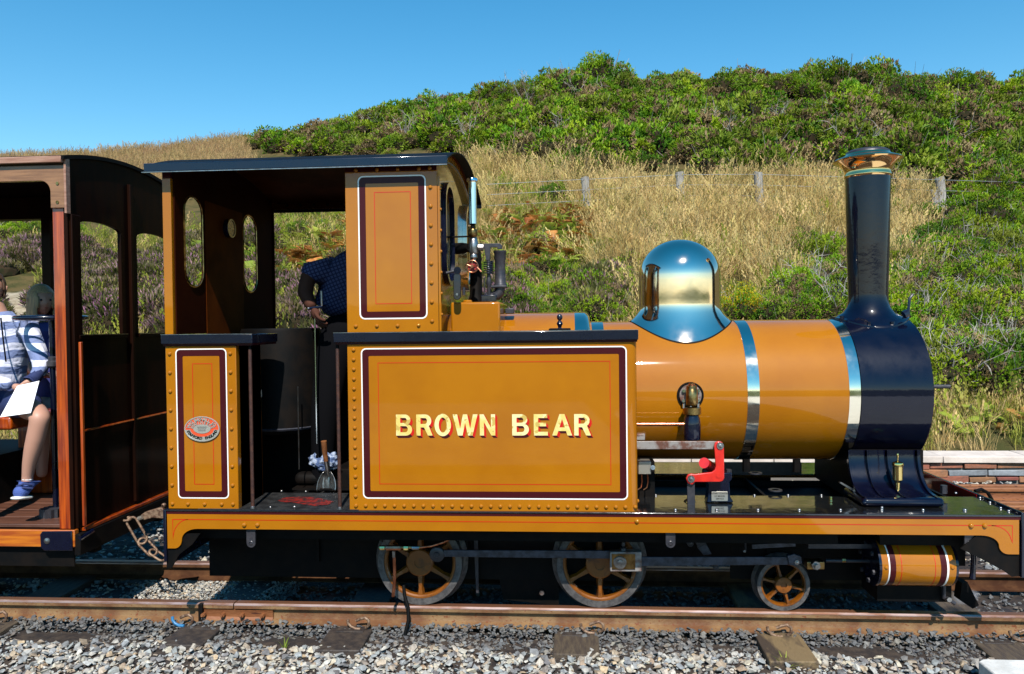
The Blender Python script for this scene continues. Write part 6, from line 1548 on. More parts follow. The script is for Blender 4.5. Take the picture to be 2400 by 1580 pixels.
# ---- wisp of exhaust steam by the cylinder drain
vm = bpy.data.materials.new('steam'); vm.use_nodes = True; nt = vm.node_tree; nt.nodes.clear()
vo = nt.nodes.new('ShaderNodeOutputMaterial'); pv = nt.nodes.new('ShaderNodeVolumePrincipled'); pv.inputs['Color'].default_value = (.95, .95, 1, 1)
tc_ = nt.nodes.new('ShaderNodeTexCoord'); gr = nt.nodes.new('ShaderNodeTexGradient'); gr.gradient_type = 'SPHERICAL'; nz_ = nt.nodes.new('ShaderNodeTexNoise'); nz_.inputs['Scale'].default_value = 2.2; nz_.inputs['Detail'].default_value = 3
m1 = nt.nodes.new('ShaderNodeMath'); m1.operation = 'MULTIPLY'; m2_ = nt.nodes.new('ShaderNodeMath'); m2_.operation = 'MULTIPLY'; m2_.inputs[1].default_value = 70
nt.links.new(tc_.outputs['Object'], gr.inputs[0]); nt.links.new(tc_.outputs['Object'], nz_.inputs['Vector']); nt.links.new(gr.outputs[0], m1.inputs[0]); nt.links.new(nz_.outputs[0], m1.inputs[1]); nt.links.new(m1.outputs[0], m2_.inputs[0]); nt.links.new(m2_.outputs[0], pv.inputs['Density']); nt.links.new(pv.outputs[0], vo.inputs['Volume'])
MATS['steam'] = vm
bm = bmesh.new(); bmesh.ops.create_icosphere(bm, subdivisions=3, radius=1); me = bpy.data.meshes.new('steam_wisp'); bm.to_mesh(me); bm.free(); me.materials.append(vm)
o = put('steam_wisp', me, loc=P3(2262, 1399, .55), scale=(.075, .06, .035), rot=(0, -.3, 0)); tag(o, 'small white wisp of steam by the cylinder drain at the right', 'steam', kind='stuff')
# ================================================================== VEGETATION
def leafmat(name, cols, rnd=.2, sub=.3, scale=1.2, rough=.6, hue=.012, spec=.25):
    m = bpy.data.materials.new(name); m.use_nodes = True; nt = m.node_tree; b = nt.nodes['Principled BSDF']; L = nt.links.new
    b.inputs['Roughness'].default_value = rough; b.inputs['Specular IOR Level'].default_value = spec
    ge = _n(nt, 'ShaderNodeNewGeometry')
    nz = _n(nt, 'ShaderNodeTexNoise', Scale=scale, Detail=7.0, Roughness=.65); L(ge.outputs['Position'], nz.inputs['Vector'])
    cr = _n(nt, 'ShaderNodeValToRGB'); L(nz.outputs[0], cr.inputs[0]); e = cr.color_ramp.elements
    e[0].position = cols[0][0]; e[0].color = (*cols[0][1], 1); e[1].position = cols[-1][0]; e[1].color = (*cols[-1][1], 1)
    for p, c in cols[1:-1]: q = e.new(p); q.color = (*c, 1)
    oi = _n(nt, 'ShaderNodeObjectInfo'); h = _n(nt, 'ShaderNodeHueSaturation')
    mr = _n(nt, 'ShaderNodeMapRange'); mr.inputs[3].default_value = 1 - rnd; mr.inputs[4].default_value = 1 + rnd; L(oi.outputs['Random'], mr.inputs[0]); L(mr.outputs[0], h.inputs['Value'])
    ml = _n(nt, 'ShaderNodeMath', operation='MULTIPLY'); ml.inputs[1].default_value = 7.31; L(oi.outputs['Random'], ml.inputs[0])
    fr = _n(nt, 'ShaderNodeMath', operation='FRACT'); L(ml.outputs[0], fr.inputs[0])
    m2 = _n(nt, 'ShaderNodeMapRange'); m2.inputs[3].default_value = .5 - hue; m2.inputs[4].default_value = .5 + hue; L(fr.outputs[0], m2.inputs[0]); L(m2.outputs[0], h.inputs['Hue'])
    L(cr.outputs[0], h.inputs['Color']); L(h.outputs[0], b.inputs['Base Color'])
    if sub:
        tl = _n(nt, 'ShaderNodeBsdfTranslucent'); L(h.outputs[0], tl.inputs['Color'])
        ms = _n(nt, 'ShaderNodeMixShader'); ms.inputs[0].default_value = sub
        L(b.outputs[0], ms.inputs[1]); L(tl.outputs[0], ms.inputs[2]); L(ms.outputs[0], nt.nodes['Material Output'].inputs['Surface'])
    MATS[name] = m
G1, G2, G3 = (.17, .30, .008), (.09, .20, .008), (.29, .38, .012)
leafmat('gorse_green', [(.30, (.045, .12, .010)), (.42, G2), (.50, G1), (.58, G3), (.66, (.17, .20, .03))], .32, sub=.14)
leafmat('gorse_yellowish', [(.3, (.10, .17, .012)), (.48, (.18, .26, .018)), (.6, (.24, .29, .03))], .25, sub=.14)
leafmat('gorse_dead', [(.3, (.13, .085, .035)), (.5, (.24, .165, .075)), (.7, (.36, .27, .15))], .25, sub=.05, hue=.004)
leafmat('gorse_flower', [(.3, (.55, .36, .01)), (.7, (.72, .52, .02))], .2)
leafmat('dry_grass', [(.3, (.38, .27, .10)), (.45, (.60, .43, .16)), (.58, (.70, .52, .23)), (.66, (.40, .37, .08))], .25, sub=.35, scale=.9)
leafmat('dry_grass_ridge', [(.3, (.36, .22, .09)), (.5, (.46, .32, .14)), (.7, (.40, .22, .12))], .2, sub=.3, scale=.6)
leafmat('green_grass', [(.3, (.16, .21, .02)), (.5, (.29, .32, .035)), (.7, (.42, .36, .09))], .25, sub=.35)
leafmat('heather_green', [(.3, (.05, .06, .015)), (.5, (.11, .11, .03)), (.7, (.17, .13, .05))], .3, sub=.15)
leafmat('heather_bloom', [(.3, (.34, .10, .24)), (.45, (.36, .19, .24)), (.6, (.30, .20, .16)), (.75, (.20, .17, .06))], .4, sub=.2, hue=.03)
leafmat('bracken_green', [(.3, (.14, .26, .02)), (.6, (.34, .38, .05))], .25, sub=.35)
leafmat('bracken_rust', [(.3, (.28, .09, .02)), (.5, (.46, .19, .04)), (.7, (.55, .34, .10))], .3, sub=.3)
leafmat('dead_twig', [(.3, (.22, .19, .16)), (.7, (.36, .33, .29))], .2, sub=0)

RV = random.Random(11)
def rdir(up_bias=0):
    while 1:
        v = Vector((RV.gauss(0, 1), RV.gauss(0, 1), RV.gauss(0, 1) + up_bias))
        if v.length > .1: return v.normalized()
def multimesh(name, mb, mats, idx):
    me = bpy.data.meshes.new(name); me.from_pydata([tuple(v) for v in mb.v], [], mb.f)
    for q in mats: me.materials.append(MATS[q])
    me.polygons.foreach_set('material_index', idx); return me
def gorse_mesh(name, ntw, spike=.085, dead=.25, flower=0.0, lumps=7, twigs=10, green=0):
    """unit dome of small upright spiny shoots gathered in lumps, dead brown patches below, bare stems"""
    mb = MB(); idx = []
    L_ = []
    for _ in range(lumps):
        a = RV.uniform(0, 2 * PI); r = RV.uniform(.1, .72); L_.append((Vector((r * math.cos(a), r * math.sin(a), RV.uniform(.15, .62) * (1.15 - r))), RV.uniform(.30, .52)))
    for _ in range(ntw):
        c, r = RV.choice(L_)
        d = rdir(.35)
        p = c + d * r * RV.uniform(.78, 1.05)
        if p.z < -.08: continue
        # clustered shoots
        if noise.noise(p * 5.5 + Vector((ntw, 0, 0))) < -.22: continue
        dn = noise.noise(p * 2.6 + Vector((7, ntw, 1))) - .35 * (p.z - .35)
        mi = 1 if dn > (.42 - dead) else 0
        if flower and mi == 0 and RV.random() < flower and p.z > .25: mi = 2
        ax = (d * .8 + rdir(.5) * .75).normalized(); ln = spike * RV.uniform(.6, 1.4)
        sd2 = ax.orthogonal().normalized(); q = RV.uniform(0, 6.28)
        sd2 = Matrix.Rotation(q, 3, ax) @ sd2
        w = ln * .20
        for k in range(2):
            s2 = Matrix.Rotation(k * 1.57, 3, ax) @ sd2
            o = len(mb.v)
            mb.v += [tuple(p - s2 * w * .6), tuple(p + s2 * w * .6), tuple(p + ax * ln * .55 + s2 * w * 1.1), tuple(p + ax * ln), tuple(p + ax * ln * .55 - s2 * w * 1.1)]
            mb.f += [(o, o + 1, o + 2, o + 4), (o + 4, o + 2, o + 3)]; idx += [mi, mi]
    n0 = len(mb.f)
    # core and stems
    for c, r in L_:
        b2 = bmesh.new(); bmesh.ops.create_icosphere(b2, subdivisions=1, radius=r * .74, matrix=Matrix.Translation(c - Vector((0, 0, .07))))
        mb.add([v.co.copy() for v in b2.verts], [tuple(v.index for v in f.verts) for f in b2.faces]); b2.free()
    idx += [3] * (len(mb.f) - n0); n0 = len(mb.f)
    for _ in range(twigs):
        a = RV.uniform(0, 6.28); p0 = Vector((.1 * math.cos(a), .1 * math.sin(a), -.25)); e = Vector((math.cos(a) * RV.uniform(.4, .95), math.sin(a) * RV.uniform(.4, .95), RV.uniform(.1, 1.0)))
        m_ = (p0 + e) / 2 + rdir() * .1
        mb.tube([p0, m_, e], [.018, .012, .004], 3, caps=False)
    idx += [4] * (len(mb.f) - n0)
    return multimesh(name, mb, ['gorse_green' if not green else 'gorse_yellowish', 'gorse_dead', 'gorse_flower', 'gorse_shade_core', 'dead_twig'], idx)
mat('gorse_shade_core', (.018, .020, .008), .95, c2=(.035, .022, .012), scale=9, spec=.1)  # dark core colour paints the shadow gaps inside the bushes
GFAR = [gorse_mesh('gorse_far_%d' % i, 2300, .10, dead=(.12, .2, .08, .62, .14, .25)[i], green=(i % 3 == 2), twigs=3) for i in range(6)]
GNEAR = [gorse_mesh('gorse_near_%d' % i, 6500, .062, dead=(.12, .22, .34, .16, .42)[i], lumps=13, twigs=26, green=(i == 3)) for i in range(5)]
GFLOW = gorse_mesh('gorse_flowering', 6500, .058, dead=.08, flower=.45, lumps=12, green=0)
def tuft_mesh(name, n, h, spread, width, mats, heads=0, curve=.5):
    mb = MB(); idx = []
    for _ in range(n):
        a = RV.uniform(0, 6.28); r = RV.uniform(0, spread); p = Vector((r * math.cos(a), r * math.sin(a), -.04))
        ld = Vector((math.cos(a + RV.gauss(0, .9)), math.sin(a + RV.gauss(0, .9)), 0)); hh = h * RV.uniform(.5, 1.1); c = curve * RV.uniform(.15, 1) * hh
        sd2 = Vector((-ld.y, ld.x, 0)); sd2 = Matrix.Rotation(RV.uniform(-1.2, 1.2), 3, 'Z') @ sd2
        w = width * RV.uniform(.6, 1.2); o = len(mb.v)
        for t, ww in ((0, 1), (.4, .85), (.75, .5), (1, .12)):
            q = p + Vector((0, 0, hh * t)) + ld * (c * t * t); mb.v += [tuple(q - sd2 * w * ww / 2), tuple(q + sd2 * w * ww / 2)]
        for k in range(3): mb.f.append((o + 2 * k, o + 2 * k + 1, o + 2 * k + 3, o + 2 * k + 2)); idx.append(0)
        if heads and RV.random() < heads:
            q = p + Vector((0, 0, hh * 1.0)) + ld * c
            for k in range(5):
                q1 = q + ld * .012 * k + Vector((RV.gauss(0, .012), RV.gauss(0, .012), -.03 + .028 * k)); o = len(mb.v)
                mb.v += [tuple(q1), tuple(q1 + sd2 * .012 + Vector((0, 0, .02))), tuple(q1 + Vector((0, 0, .045)) + ld * .01), tuple(q1 - sd2 * .012 + Vector((0, 0, .02)))]
                mb.f.append((o, o + 1, o + 2, o + 3)); idx.append(len(mats) - 1)
    return multimesh(name, mb, mats, idx)
DRY = [tuft_mesh('dry_tuft_%d' % i, 30, (.62, .45, .36, .5, .3)[i], .22, .009, ['dry_grass'], heads=(.4, .2, 0, .3, .1)[i], curve=.8) for i in range(5)]
RIDG = [tuft_mesh('ridge_tuft_%d' % i, 26, .5, .3, .02, ['dry_grass_ridge'], heads=.5, curve=.4) for i in range(3)]
GRN = [tuft_mesh('green_tuft_%d' % i, 26, .24, .10, .008, ['green_grass' if i < 3 else 'dry_grass'], curve=.8, heads=.1) for i in range(5)]
def heather_mesh(name, n=620, bloom=.5):
    mb = MB(); idx = []
    for _ in range(n):
        a = RV.uniform(0, 6.28); r = RV.uniform(0, 1) ** .6 * .42; hz = .40 * (1 - (r / .5) ** 2) + .03
        base = Vector((r * math.cos(a), r * math.sin(a), hz * RV.uniform(.3, .9))); ax = (Vector((math.cos(a) * r * 1.6, math.sin(a) * r * 1.6, .7)) + rdir() * .35).normalized()
        ln = RV.uniform(.06, .13); mi = 1 if (RV.random() < bloom and noise.noise(base * 7) > -.15) else 0
        sd2 = Matrix.Rotation(RV.uniform(0, 6), 3, ax) @ ax.orthogonal().normalized()
        for k in range(2):
            s2 = Matrix.Rotation(1.57 * k, 3, ax) @ sd2; o = len(mb.v); w = .009
            mb.v += [tuple(base - s2 * w * .5), tuple(base + s2 * w * .5), tuple(base + ax * ln * .6 + s2 * w), tuple(base + ax * ln), tuple(base + ax * ln * .6 - s2 * w)]
            mb.f += [(o, o + 1, o + 2, o + 4), (o + 4, o + 2, o + 3)]; idx += [0 if RV.random() < .4 else mi, mi]
    n0 = len(mb.f)
    b2 = bmesh.new(); bmesh.ops.create_icosphere(b2, subdivisions=2, radius=.36, matrix=Matrix.Diagonal((1, 1, .75, 1)))
    mb.add([v.co.copy() for v in b2.verts], [tuple(v.index for v in f.verts) for f in b2.faces]); b2.free()
    idx += [2] * (len(mb.f) - n0)
    return multimesh(name, mb, ['heather_green', 'heather_bloom', 'gorse_shade_core'], idx)
HEA = [heather_mesh('heather_%d' % i, 900, (.55, .75, .3, .1)[i]) for i in range(4)]
def frond(mb, idx, base, d, ln, mi):
    """a bracken frond: curved midrib with paired toothed leaflets"""
    side = Vector((-d.y, d.x, 0)).normalized()
    if side.length < .1: side = Vector((1, 0, 0))
    pts_ = []
    for k in range(13):
        t = k / 12; pts_.append(base + d * ln * t * (1 - .12 * t) + Vector((0, 0, ln * (.62 * t - .62 * t * t))))
    for k in range(2, 12):
        t = k / 12; pl = ln * .34 * math.sin(PI * min(1, (1 - t) * .95 + .08)) ** .8
        p = pts_[k]; fwd = (pts_[k + 1] - pts_[k - 1]).normalized()
        for s_ in (-1, 1):
            v = (side * s_ + fwd * .45 + Vector((0, 0, -.12))).normalized(); w = ln * .030; o = len(mb.v)
            mb.v += [tuple(p - fwd * w), tuple(p + fwd * w), tuple(p + v * pl * .5 + fwd * w * .9), tuple(p + v * pl * .5 - fwd * w * .9), tuple(p + v * pl)]
            mb.f += [(o, o + 1, o + 2, o + 3), (o + 3, o + 2, o + 4)]; idx += [mi, mi]
    o = len(mb.v)
    for k in range(0, 13, 3):
        mb.v += [tuple(pts_[k] - side * .004), tuple(pts_[k] + side * .004)]
    for k in range(4): mb.f.append((o + 2 * k, o + 2 * k + 1, o + 2 * k + 3, o + 2 * k + 2)); idx.append(2)
def bracken_mesh(name, n, rust):
    mb = MB(); idx = []
    for _ in range(n):
        a = RV.uniform(0, 6.28); d = Vector((math.cos(a), math.sin(a), RV.uniform(.25, .9))).normalized()
        frond(mb, idx, Vector((RV.gauss(0, .06), RV.gauss(0, .06), RV.uniform(0, .25))), d, RV.uniform(.3, .55), 1 if RV.random() < rust else 0)
    return multimesh(name, mb, ['bracken_green', 'bracken_rust', 'dead_twig'], idx)
BRK = [bracken_mesh('bracken_%d' % i, 11, (.95, .85, .5, .1, .05)[i]) for i in range(5)]
def twig_mesh(name, n=9, h=1.0):
    mb = MB()
    for _ in range(n):
        a = RV.uniform(0, 6.28); p = Vector((RV.gauss(0, .08), RV.gauss(0, .08), -.1)); d = Vector((math.cos(a) * .6, math.sin(a) * .6, 1)).normalized()
        st = [p]
        for k in range(4): d = (d + rdir() * .38).normalized(); st.append(st[-1] + d * h * .27)
        mb.tube(st, [.02, .017, .012, .008, .004], 4, caps=False)
        for k in range(1, 5):
            for _q in range(2):
                e = (d + rdir() * 1.1).normalized(); m2 = st[k] + e * h * .14; mb.tube([st[k], m2, m2 + (e + rdir() * .6).normalized() * h * .13], [.008, .005, .002], 3, caps=False)
    return multimesh(name, mb, ['dead_twig'], [0] * len(mb.f))
TWG = [twig_mesh('twig_%d' % i) for i in range(4)]

# ---- what grows where (regions judged on the photograph, positions are on the terrain)
GTOP = [(560, 318), (590, 345), (640, 362), (700, 368), (1050, 375), (1150, 392), (1300, 398), (1400, 412), (1600, 418), (1900, 432), (1990, 455), (2060, 560), (2070, 470), (2140, 440), (2400, 500), (3000, 500)]
def ell(px, py, cx, cy, rx, ry): return ((px - cx) / rx) ** 2 + ((py - cy) / ry) ** 2
def kind_at(px, py, x, y):
    n1 = noise.noise(Vector((px / 70, py / 45, 1))) ; n2 = noise.noise(Vector((px / 30, py / 25, 7)))
    jx, jy = px + n1 * 55 + n2 * 26 + RV.gauss(0, 9), py + n2 * 16 + n1 * 14 + RV.gauss(0, 5)
    if jx > 585 and jy < interp(jx, GTOP): return 'gorse_far'
    if jx <= 585 and jy < 470: return 'ridge'
    if ell(jx, jy, 30, 712, 75, 85) < 1: return 'bare'
    if jx < 640:
        if jy < 545 and jx < 170: return 'gorse'
        if jx < 420 and jy < 800: return 'heather' if n1 > -.34 else 'gorse_small'
        if jy < 520: return 'green'
        if jy < 680: return 'heather' if n2 > -.1 else 'bracken_g'
        return 'green'
    if jx < 1100:
        if jy < 600: return 'bracken_g' if n2 > -.05 else 'gorse_small'
        if ell(jx, jy, 700, 620, 110, 55) < 1: return 'bracken_r'
        return 'heather' if n1 > -.1 else 'gorse_small'
    if jx > 1860 and jy > 560 and not ell(jx, jy, 2130, 610, 85, 115) < 1:
        if jy < 925: return 'gorse'
        if ell(jx, jy, 2320, 1010, 95, 40) < 1 or n2 > .3: return 'bracken_r'
        return 'green'
    if jx > 2150 and jy > 430:
        return 'green' if n1 > .12 else 'gorse'
    if ell(jx, jy, 1735, 705, 70, 60) < 1: return 'gorse_flower'
    if 1620 < jx < 1860 and jy > 690: return 'gorse_small'
    if jx < 1420 and jy < 700 and ell(jx, jy, 1285, 555, 125, 105) < 1: return 'bracken_r' if n2 > -.25 else 'bracken_g'
    if jx < 1220 and jy < 640: return ('bracken_g' if n2 > -.12 else 'dry') if jy > 425 + 40 * n2 else 'dry'
    if jx < 1500 and jy > 655: return 'heather' if ell(jx, jy, 1440, 700, 75, 80) < 1 or n2 > .15 else 'gorse_small'
    if jx < 1500 and jy > 615: return 'gorse_small' if n1 > 0 else 'dry'
    return 'dry'
PT = {k: [] for k in ('gorse_far', 'ridge', 'dry', 'green', 'heather', 'bracken_r', 'bracken_g', 'twig', 'gorse_near')}
def add(k, x, y, s, n, dz=0, tilt=.12, sq=1.0):
    PT[k].append(((x, y, tz(x, y) + dz), (RV.gauss(0, tilt), RV.gauss(0, tilt), RV.uniform(0, 6.28)), (s, s, s * sq), RV.randrange(n)))
near_pts = []
def sample(D0, D1, dens, fn):
    a0, a1 = -.86, .70
    area = (a1 - a0) * (D1 ** 2 - D0 ** 2) / 2
    for _ in range(int(area * dens)):
        D = math.sqrt(RV.uniform(D0 ** 2, D1 ** 2)); a = RV.uniform(a0, a1); x = a * D; y = D - 3.6
        px, py = PJ((x, y, tz(x, y))); fn(x, y, px, py, D)
def f_far(x, y, px, py, D):
    if 2165 < px < 2238 and 430 < py < 580: return
    k = kind_at(px, py, x, y)
    if k == 'gorse_far':
        s = RV.uniform(.5, 1.25) * (1.0 if D < 30 else .9); add('gorse_far', x, y, s, 6, -.12 * s, .15, RV.uniform(.75, 1.2))
        if noise.noise(Vector((x * .33, y * .33, 6))) > .27 and RV.random() < .6: PT['gorse_far'][-1] = PT['gorse_far'][-1][:3] + (3,)
sample(15, 37.5, 1.9, f_far)
def f_twigfar(x, y, px, py, D):
    if kind_at(px, py, x, y) == 'gorse_far': add('twig', x, y, RV.uniform(.7, 1.35), 4)
sample(15, 37, .03, f_twigfar)
def f_ridge(x, y, px, py, D):
    k = kind_at(px, py, x, y)
    if k == 'ridge' and D > 14: add('ridge', x, y, RV.uniform(.7, 1.25), 3)
sample(14, 37, 26, lambda x, y, px, py, D: f_ridge(x, y, px, py, D) if px < 640 else None)
def f_mid(x, y, px, py, D):
    k = kind_at(px, py, x, y)
    if any(abs(px - a) < 17 and b - 80 < py < b + 90 for a, b in ((1380, 505), (1597, 497), (1783, 505), (2197, 500), (2212, 500))): return
    if k == 'dry' and RV.random() < .10 + .25 * (noise.noise(Vector((x * .6, y * .6, 4))) > .12): add('green', x, y, RV.uniform(1.0, 1.9), 5)
    elif k == 'dry': add('dry', x, y, RV.uniform(.7, 1.25) * (.8 + .4 * sm(9, 16, D)), 5)
    elif k in ('green', 'gorse_small', 'heather', 'gorse', 'bracken_g', 'bracken_r', 'gorse_flower') and RV.random() < (.8 if k in ('green', 'bracken_g') else .10 if k == 'gorse' else .25): add('green', x, y, RV.uniform(.7, 1.5), 5)
    elif k == 'ridge' and D <= 14.5: add('dry', x, y, RV.uniform(.6, .9), 5)
sample(8.35, 20, 62, f_mid)
sample(20, 25, 22, lambda x, y, px, py, D: f_mid(x, y, px, py, D) if 600 < px < 1500 else None)
def f_hea(x, y, px, py, D):
    k = kind_at(px, py, x, y)
    if k == 'heather': add('heather', x, y, RV.uniform(.55, 1.15), 4, -.03, .2)
    elif k in ('bracken_r', 'bracken_g'): 
        i = RV.choice((0, 1, 2, 2, 3)) if k == 'bracken_r' else RV.choice((3, 4, 2, 3, 1))
        PT['bracken_r' if k == 'bracken_r' else 'bracken_g'].append(((x, y, tz(x, y) - .03), (RV.gauss(0, .2), RV.gauss(0, .2), RV.uniform(0, 6.28)), (RV.uniform(.45, .95) * (.6 if D < 10.5 else 1),) * 3, i))
sample(8.6, 18, 12, f_hea)
def f_edge(x, y, px, py, D):
    k = kind_at(px, py, x, y)
    if k in ('green', 'heather', 'gorse_small') and RV.random() < .12: add('dry', x, y, RV.uniform(.4, .8), 5)
    if k in ('green',) and px > 2100 and RV.random() < .6: add('dry', x, y, RV.uniform(.5, .9), 5)
sample(8.35, 14, 8, f_edge)

def veg_label(k): return None
scatter('gorse_thicket', PT['gorse_far'], GFAR, label='dense green gorse thicket covering the hill behind the fence', cat='gorse')
scatter('ridge_grass', PT['ridge'], RIDG, label='tan dry grass along the left skyline of the hill', cat='grass')
scatter('dry_grass', PT['dry'], DRY, label='tall straw coloured grass on the bank around the fence posts', cat='grass')
scatter('green_grass', PT['green'], GRN, label='low green and yellow grass between the shrubs', cat='grass')
scatter('heather', PT['heather'], HEA, label='dark heather with faded purple bloom on the bank', cat='heather')
scatter('rusty_bracken', PT['bracken_r'], BRK, label='rust brown bracken fronds on the bank', cat='bracken')
scatter('green_bracken', PT['bracken_g'], BRK, label='green bracken fronds behind the cab', cat='bracken')
scatter('dead_branches', PT['twig'], TWG, label='bare grey branches poking out of the gorse', cat='branches')

# ---- individual gorse bushes near the line, each a thing (> foliage, stem)
stem_me = [twig_mesh('stem_%d' % i, 7, .8) for i in range(3)]
def bush(px, py, r, variant, label, group, flower=False, sq=1.1, twig=0):
    p = ray_ground(px, py)
    if p is None: return
    me = GFLOW if flower else GNEAR[variant]
    rz = RV.uniform(0, 6.28)
    t = thing('gorse_bush', label, 'bush', (p.x, p.y, p.z - .05), group)
    for nm, m_, s in (('foliage', me, (r, r, r * sq)), ('stem', stem_me[variant % 3], (r * .8, r * .8, r * (.7 + twig)))):
        o = bpy.data.objects.new(nm, m_); COL.objects.link(o); o.parent = t; o.rotation_euler = (RV.gauss(0, .08), RV.gauss(0, .08), rz); o.scale = s
B_R = 'gorse bushes on the bank beyond the chimney'
B_M = 'low gorse bushes behind the tank and boiler'
B_L = 'gorse bushes on the bank behind the carriage'
KL = ['green gorse', 'brown-tipped gorse', 'half dead gorse', 'yellow-green gorse', 'grey dead gorse']
def cluster(n, x0, x1, y0, y1, r0_, r1_, where, group, variants=(0, 1, 2, 3, 4), test=None, mind=34):
    used = []
    tries = 0
    while len(used) < n and tries < n * 30:
        tries += 1
        px, py = RV.uniform(x0, x1), RV.uniform(y0, y1)
        if test and not test(px, py): continue
        if 2160 < px < 2245 and 430 < py < 590: continue
        if any(math.hypot(px - a, py - b) < mind for a, b in used): continue
        used.append((px, py)); v = RV.choice(variants); rr = RV.uniform(r0_, r1_)
        sz = 'small' if rr < r0_ + (r1_ - r0_) / 3 else 'large' if rr > r1_ - (r1_ - r0_) / 3 else 'mid-sized'
        fy = (py - y0) / (y1 - y0); hy = 'high' if fy < .33 else 'low' if fy > .66 else 'midway'
        if 'steep bank' in where or 'upper bank' in where:
            pl = 'close beside the chimney and smokebox' if px < 2170 else 'a little right of the smokebox' if px < 2260 else 'between smokebox and the right edge' if px < 2345 else 'by the right edge'
            w2 = ('on the bank ' if 'steep' in where else 'near the paired posts ') + pl
        else: w2 = where + (', leftward' if (px - x0) / (x1 - x0) < .33 else ', rightward' if (px - x0) / (x1 - x0) > .66 else '')
        bush(px, py, rr * 1.08, v, sz + ' ' + KL[v] + ' ' + hy + ' ' + w2, group)
cluster(18, 1850, 1985, 585, 750, .34, .55, 'just left of the chimney', B_R, (0, 2, 1, 4, 0), mind=24)
cluster(105, 2075, 2470, 585, 925, .36, .62, 'on the steep bank right of the black chimney', B_R, (0, 1, 3, 2, 0, 4, 1), test=lambda a, b: ell(a, b, 2130, 600, 60, 60) > 1, mind=22)
cluster(40, 2170, 2480, 430, 640, .45, .8, 'on the upper bank by the paired fence posts', B_R, (0, 1, 3, 0), test=lambda a, b: ell(a, b, 2205, 470, 60, 50) > 1, mind=34)
cluster(8, 2090, 2180, 430, 520, .35, .6, 'beside the chimney cap', B_R, (0, 1, 3), mind=30, test=lambda a, b: a < 2160)
cluster(34, 1140, 1480, 645, 770, .26, .46, 'above the firebox', B_M, (0, 1, 2, 0, 4), mind=24)
cluster(10, 1640, 1870, 670, 765, .24, .4, 'beyond the boiler right of the dome', B_M, (0, 2, 4, 1), mind=28, test=lambda a, b: a < 1660 or a > 1815)
cluster(16, 640, 810, 480, 570, .25, .42, 'seen through the cab doorway', B_L, (0, 1, 3), mind=26)
cluster(18, -60, 190, 480, 560, .32, .55, 'behind the carriage under its eaves', B_L, (0, 1, 3), mind=30)
cluster(12, 200, 640, 560, 760, .25, .4, 'seen through a window opening of carriage or cab', B_L, (0, 3, 1), mind=60)
for a, b, r, lb in ((1705, 738, .36, 'low flowering gorse nearest the dome, dotted with yellow flowers'), (1745, 728, .42, 'largest flowering gorse, yellow flowers, above the boiler band'), (1785, 742, .33, 'low flowering gorse with yellow flowers, farthest from the dome'), (1730, 700, .32, 'higher flowering gorse bush with yellow flowers up the bank')):
    bush(a, b, r, 0, lb, 'flowering gorse bushes', flower=True)
for a, b, r, v, lb in ((1525, 575, .42, 4, 'dark lone shrub rising from dry grass left of the dome top'), (1690, 612, .30, 0, 'small green shrub in dry grass right of the dome top'), (1470, 600, .28, 3, 'small yellow-green shrub left of the dome in dry grass'), (1300, 470, .5, 1, 'brown-tipped shrub among bracken below the fence'), (1255, 590, .45, 2, 'half dead shrub below the rusty bracken'), (1180, 470, .55, 0, 'green shrub just right of the whistle'), (1880, 620, .35, 0, 'green shrub at the edge of the dry grass by the chimney'), (1560, 640, .25, 1, 'tiny brown-tipped shrub hidden behind the dome')):
    bush(a, b, r, v, lb, 'lone shrubs in the dry grass', sq=1.15)
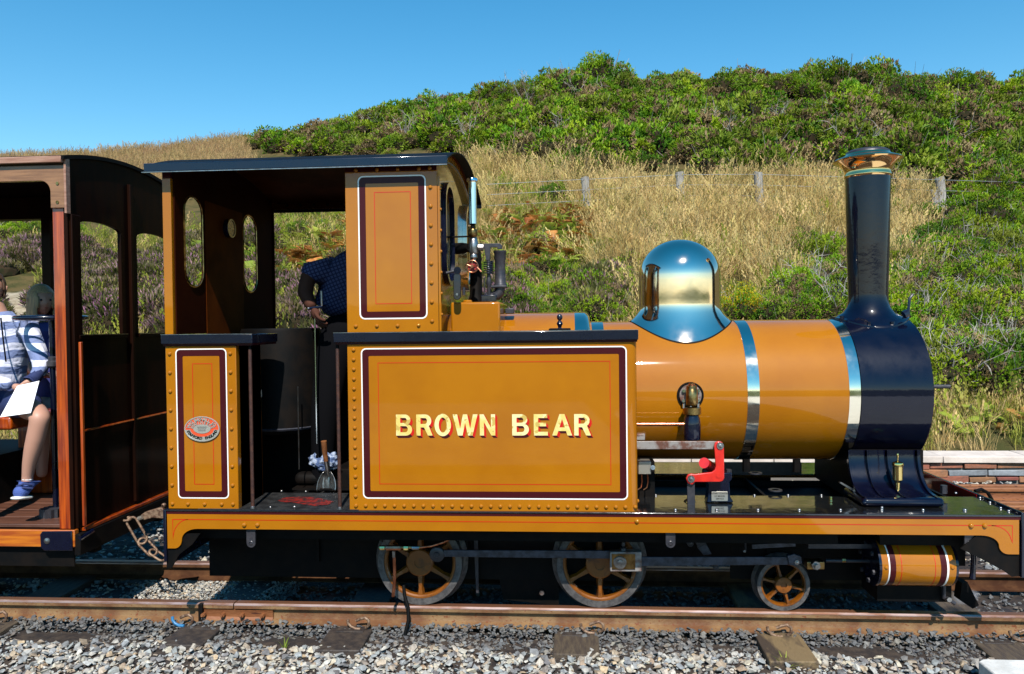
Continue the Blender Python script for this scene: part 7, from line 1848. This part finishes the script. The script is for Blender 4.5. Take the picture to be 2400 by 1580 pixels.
# skyline bushes standing proud of the thicket
for a, b, r, lb in ((1052, 250, .62, 'small round dark bush alone on the skyline at the left of the thicket'), (970, 262, .6, 'low bush on the skyline above the cab roof end'),
                 (1335, 205, 1.25, 'tall brownish bush on the skyline, left of the leaning one'), (1412, 200, 1.55, 'tallest leaning bush on the skyline above the whistle'),
                 (1975, 212, 1.5, 'wispy dark bush on the skyline above the chimney'), (2130, 226, 1.2, 'rounded bush on the skyline right of the chimney'),
                 (1200, 228, .95, 'dark bush on the skyline at the shoulder of the hill'), (1840, 212, .95, 'low dark bush on the skyline left of the chimney'), (2245, 232, 1.3, 'bush with bare twigs on the skyline near the right edge')):
    p = None
    yy = b + 12
    bush(a, yy, r, RV.choice((1, 1, 2)), lb, 'bushes on the skyline', sq=1.15, twig=.5)

# ---- dead branches and small weeds
for i, (a, b, lb) in enumerate(((2120, 850, 'bare grey branch fan just right of the smokebox'), (2285, 810, 'pale dead trunk with forked branches in the gorse'), (1640, 760, 'thin dead twigs beside the flowering gorse'), (2395, 780, 'dead grey branches at the right edge'))):
    p = ray_ground(a, b)
    if p:
        o = put('dead_shrub', TWG[i % 4], loc=(p.x, p.y, p.z), scale=(.55,) * 3, rot=(0, 0, i)); tag(o, lb, 'shrub', 'dead shrubs in the gorse')
tw = [(2110, 700), (2160, 790), (2215, 860), (2240, 740), (2300, 690), (2335, 860), (2370, 640), (2185, 905), (2265, 905), (2390, 900), (1905, 690), (1950, 735), (2330, 560), (2250, 620)]
for i, (a, b) in enumerate(tw):
    p = ray_ground(a, b)
    if p:
        wh_ = ('far left of the chimney foot', 'against the smokebox side')[a > 2000] if a < 2200 else 'between smokebox and right edge' if a < 2330 else 'by the right edge'
        o = put('dead_shrub', TWG[i % 4], loc=(p.x, p.y - .15, p.z + .05), scale=(RV.uniform(.55, .85),) * 3, rot=(0, RV.uniform(-.3, .3), i * 1.3)); tag(o, ('tangled ', 'bare ', 'forked ')[i % 3] + 'pale woody branches ' + ('high', 'low')[b > 760] + ' in the gorse ' + wh_, 'shrub', 'dead shrubs in the gorse')
weed_me = tuft_mesh('weed', 13, .085, .012, .006, ['bracken_green'], curve=1.3)
for (a, b, s, lb) in ((665, 1502, .9, 'bright green weed tuft in the ballast below the cab'), (1838, 1560, 1.25, 'grass tuft growing at the end of the pale sleeper')):
    x, z = U(a, b, .06 if a < 1000 else -.02)
    o = put('weed_tuft', weed_me, loc=(x, .06 if a < 1000 else -.03, BL + .01), scale=(s,) * 3); tag(o, lb, 'weed')
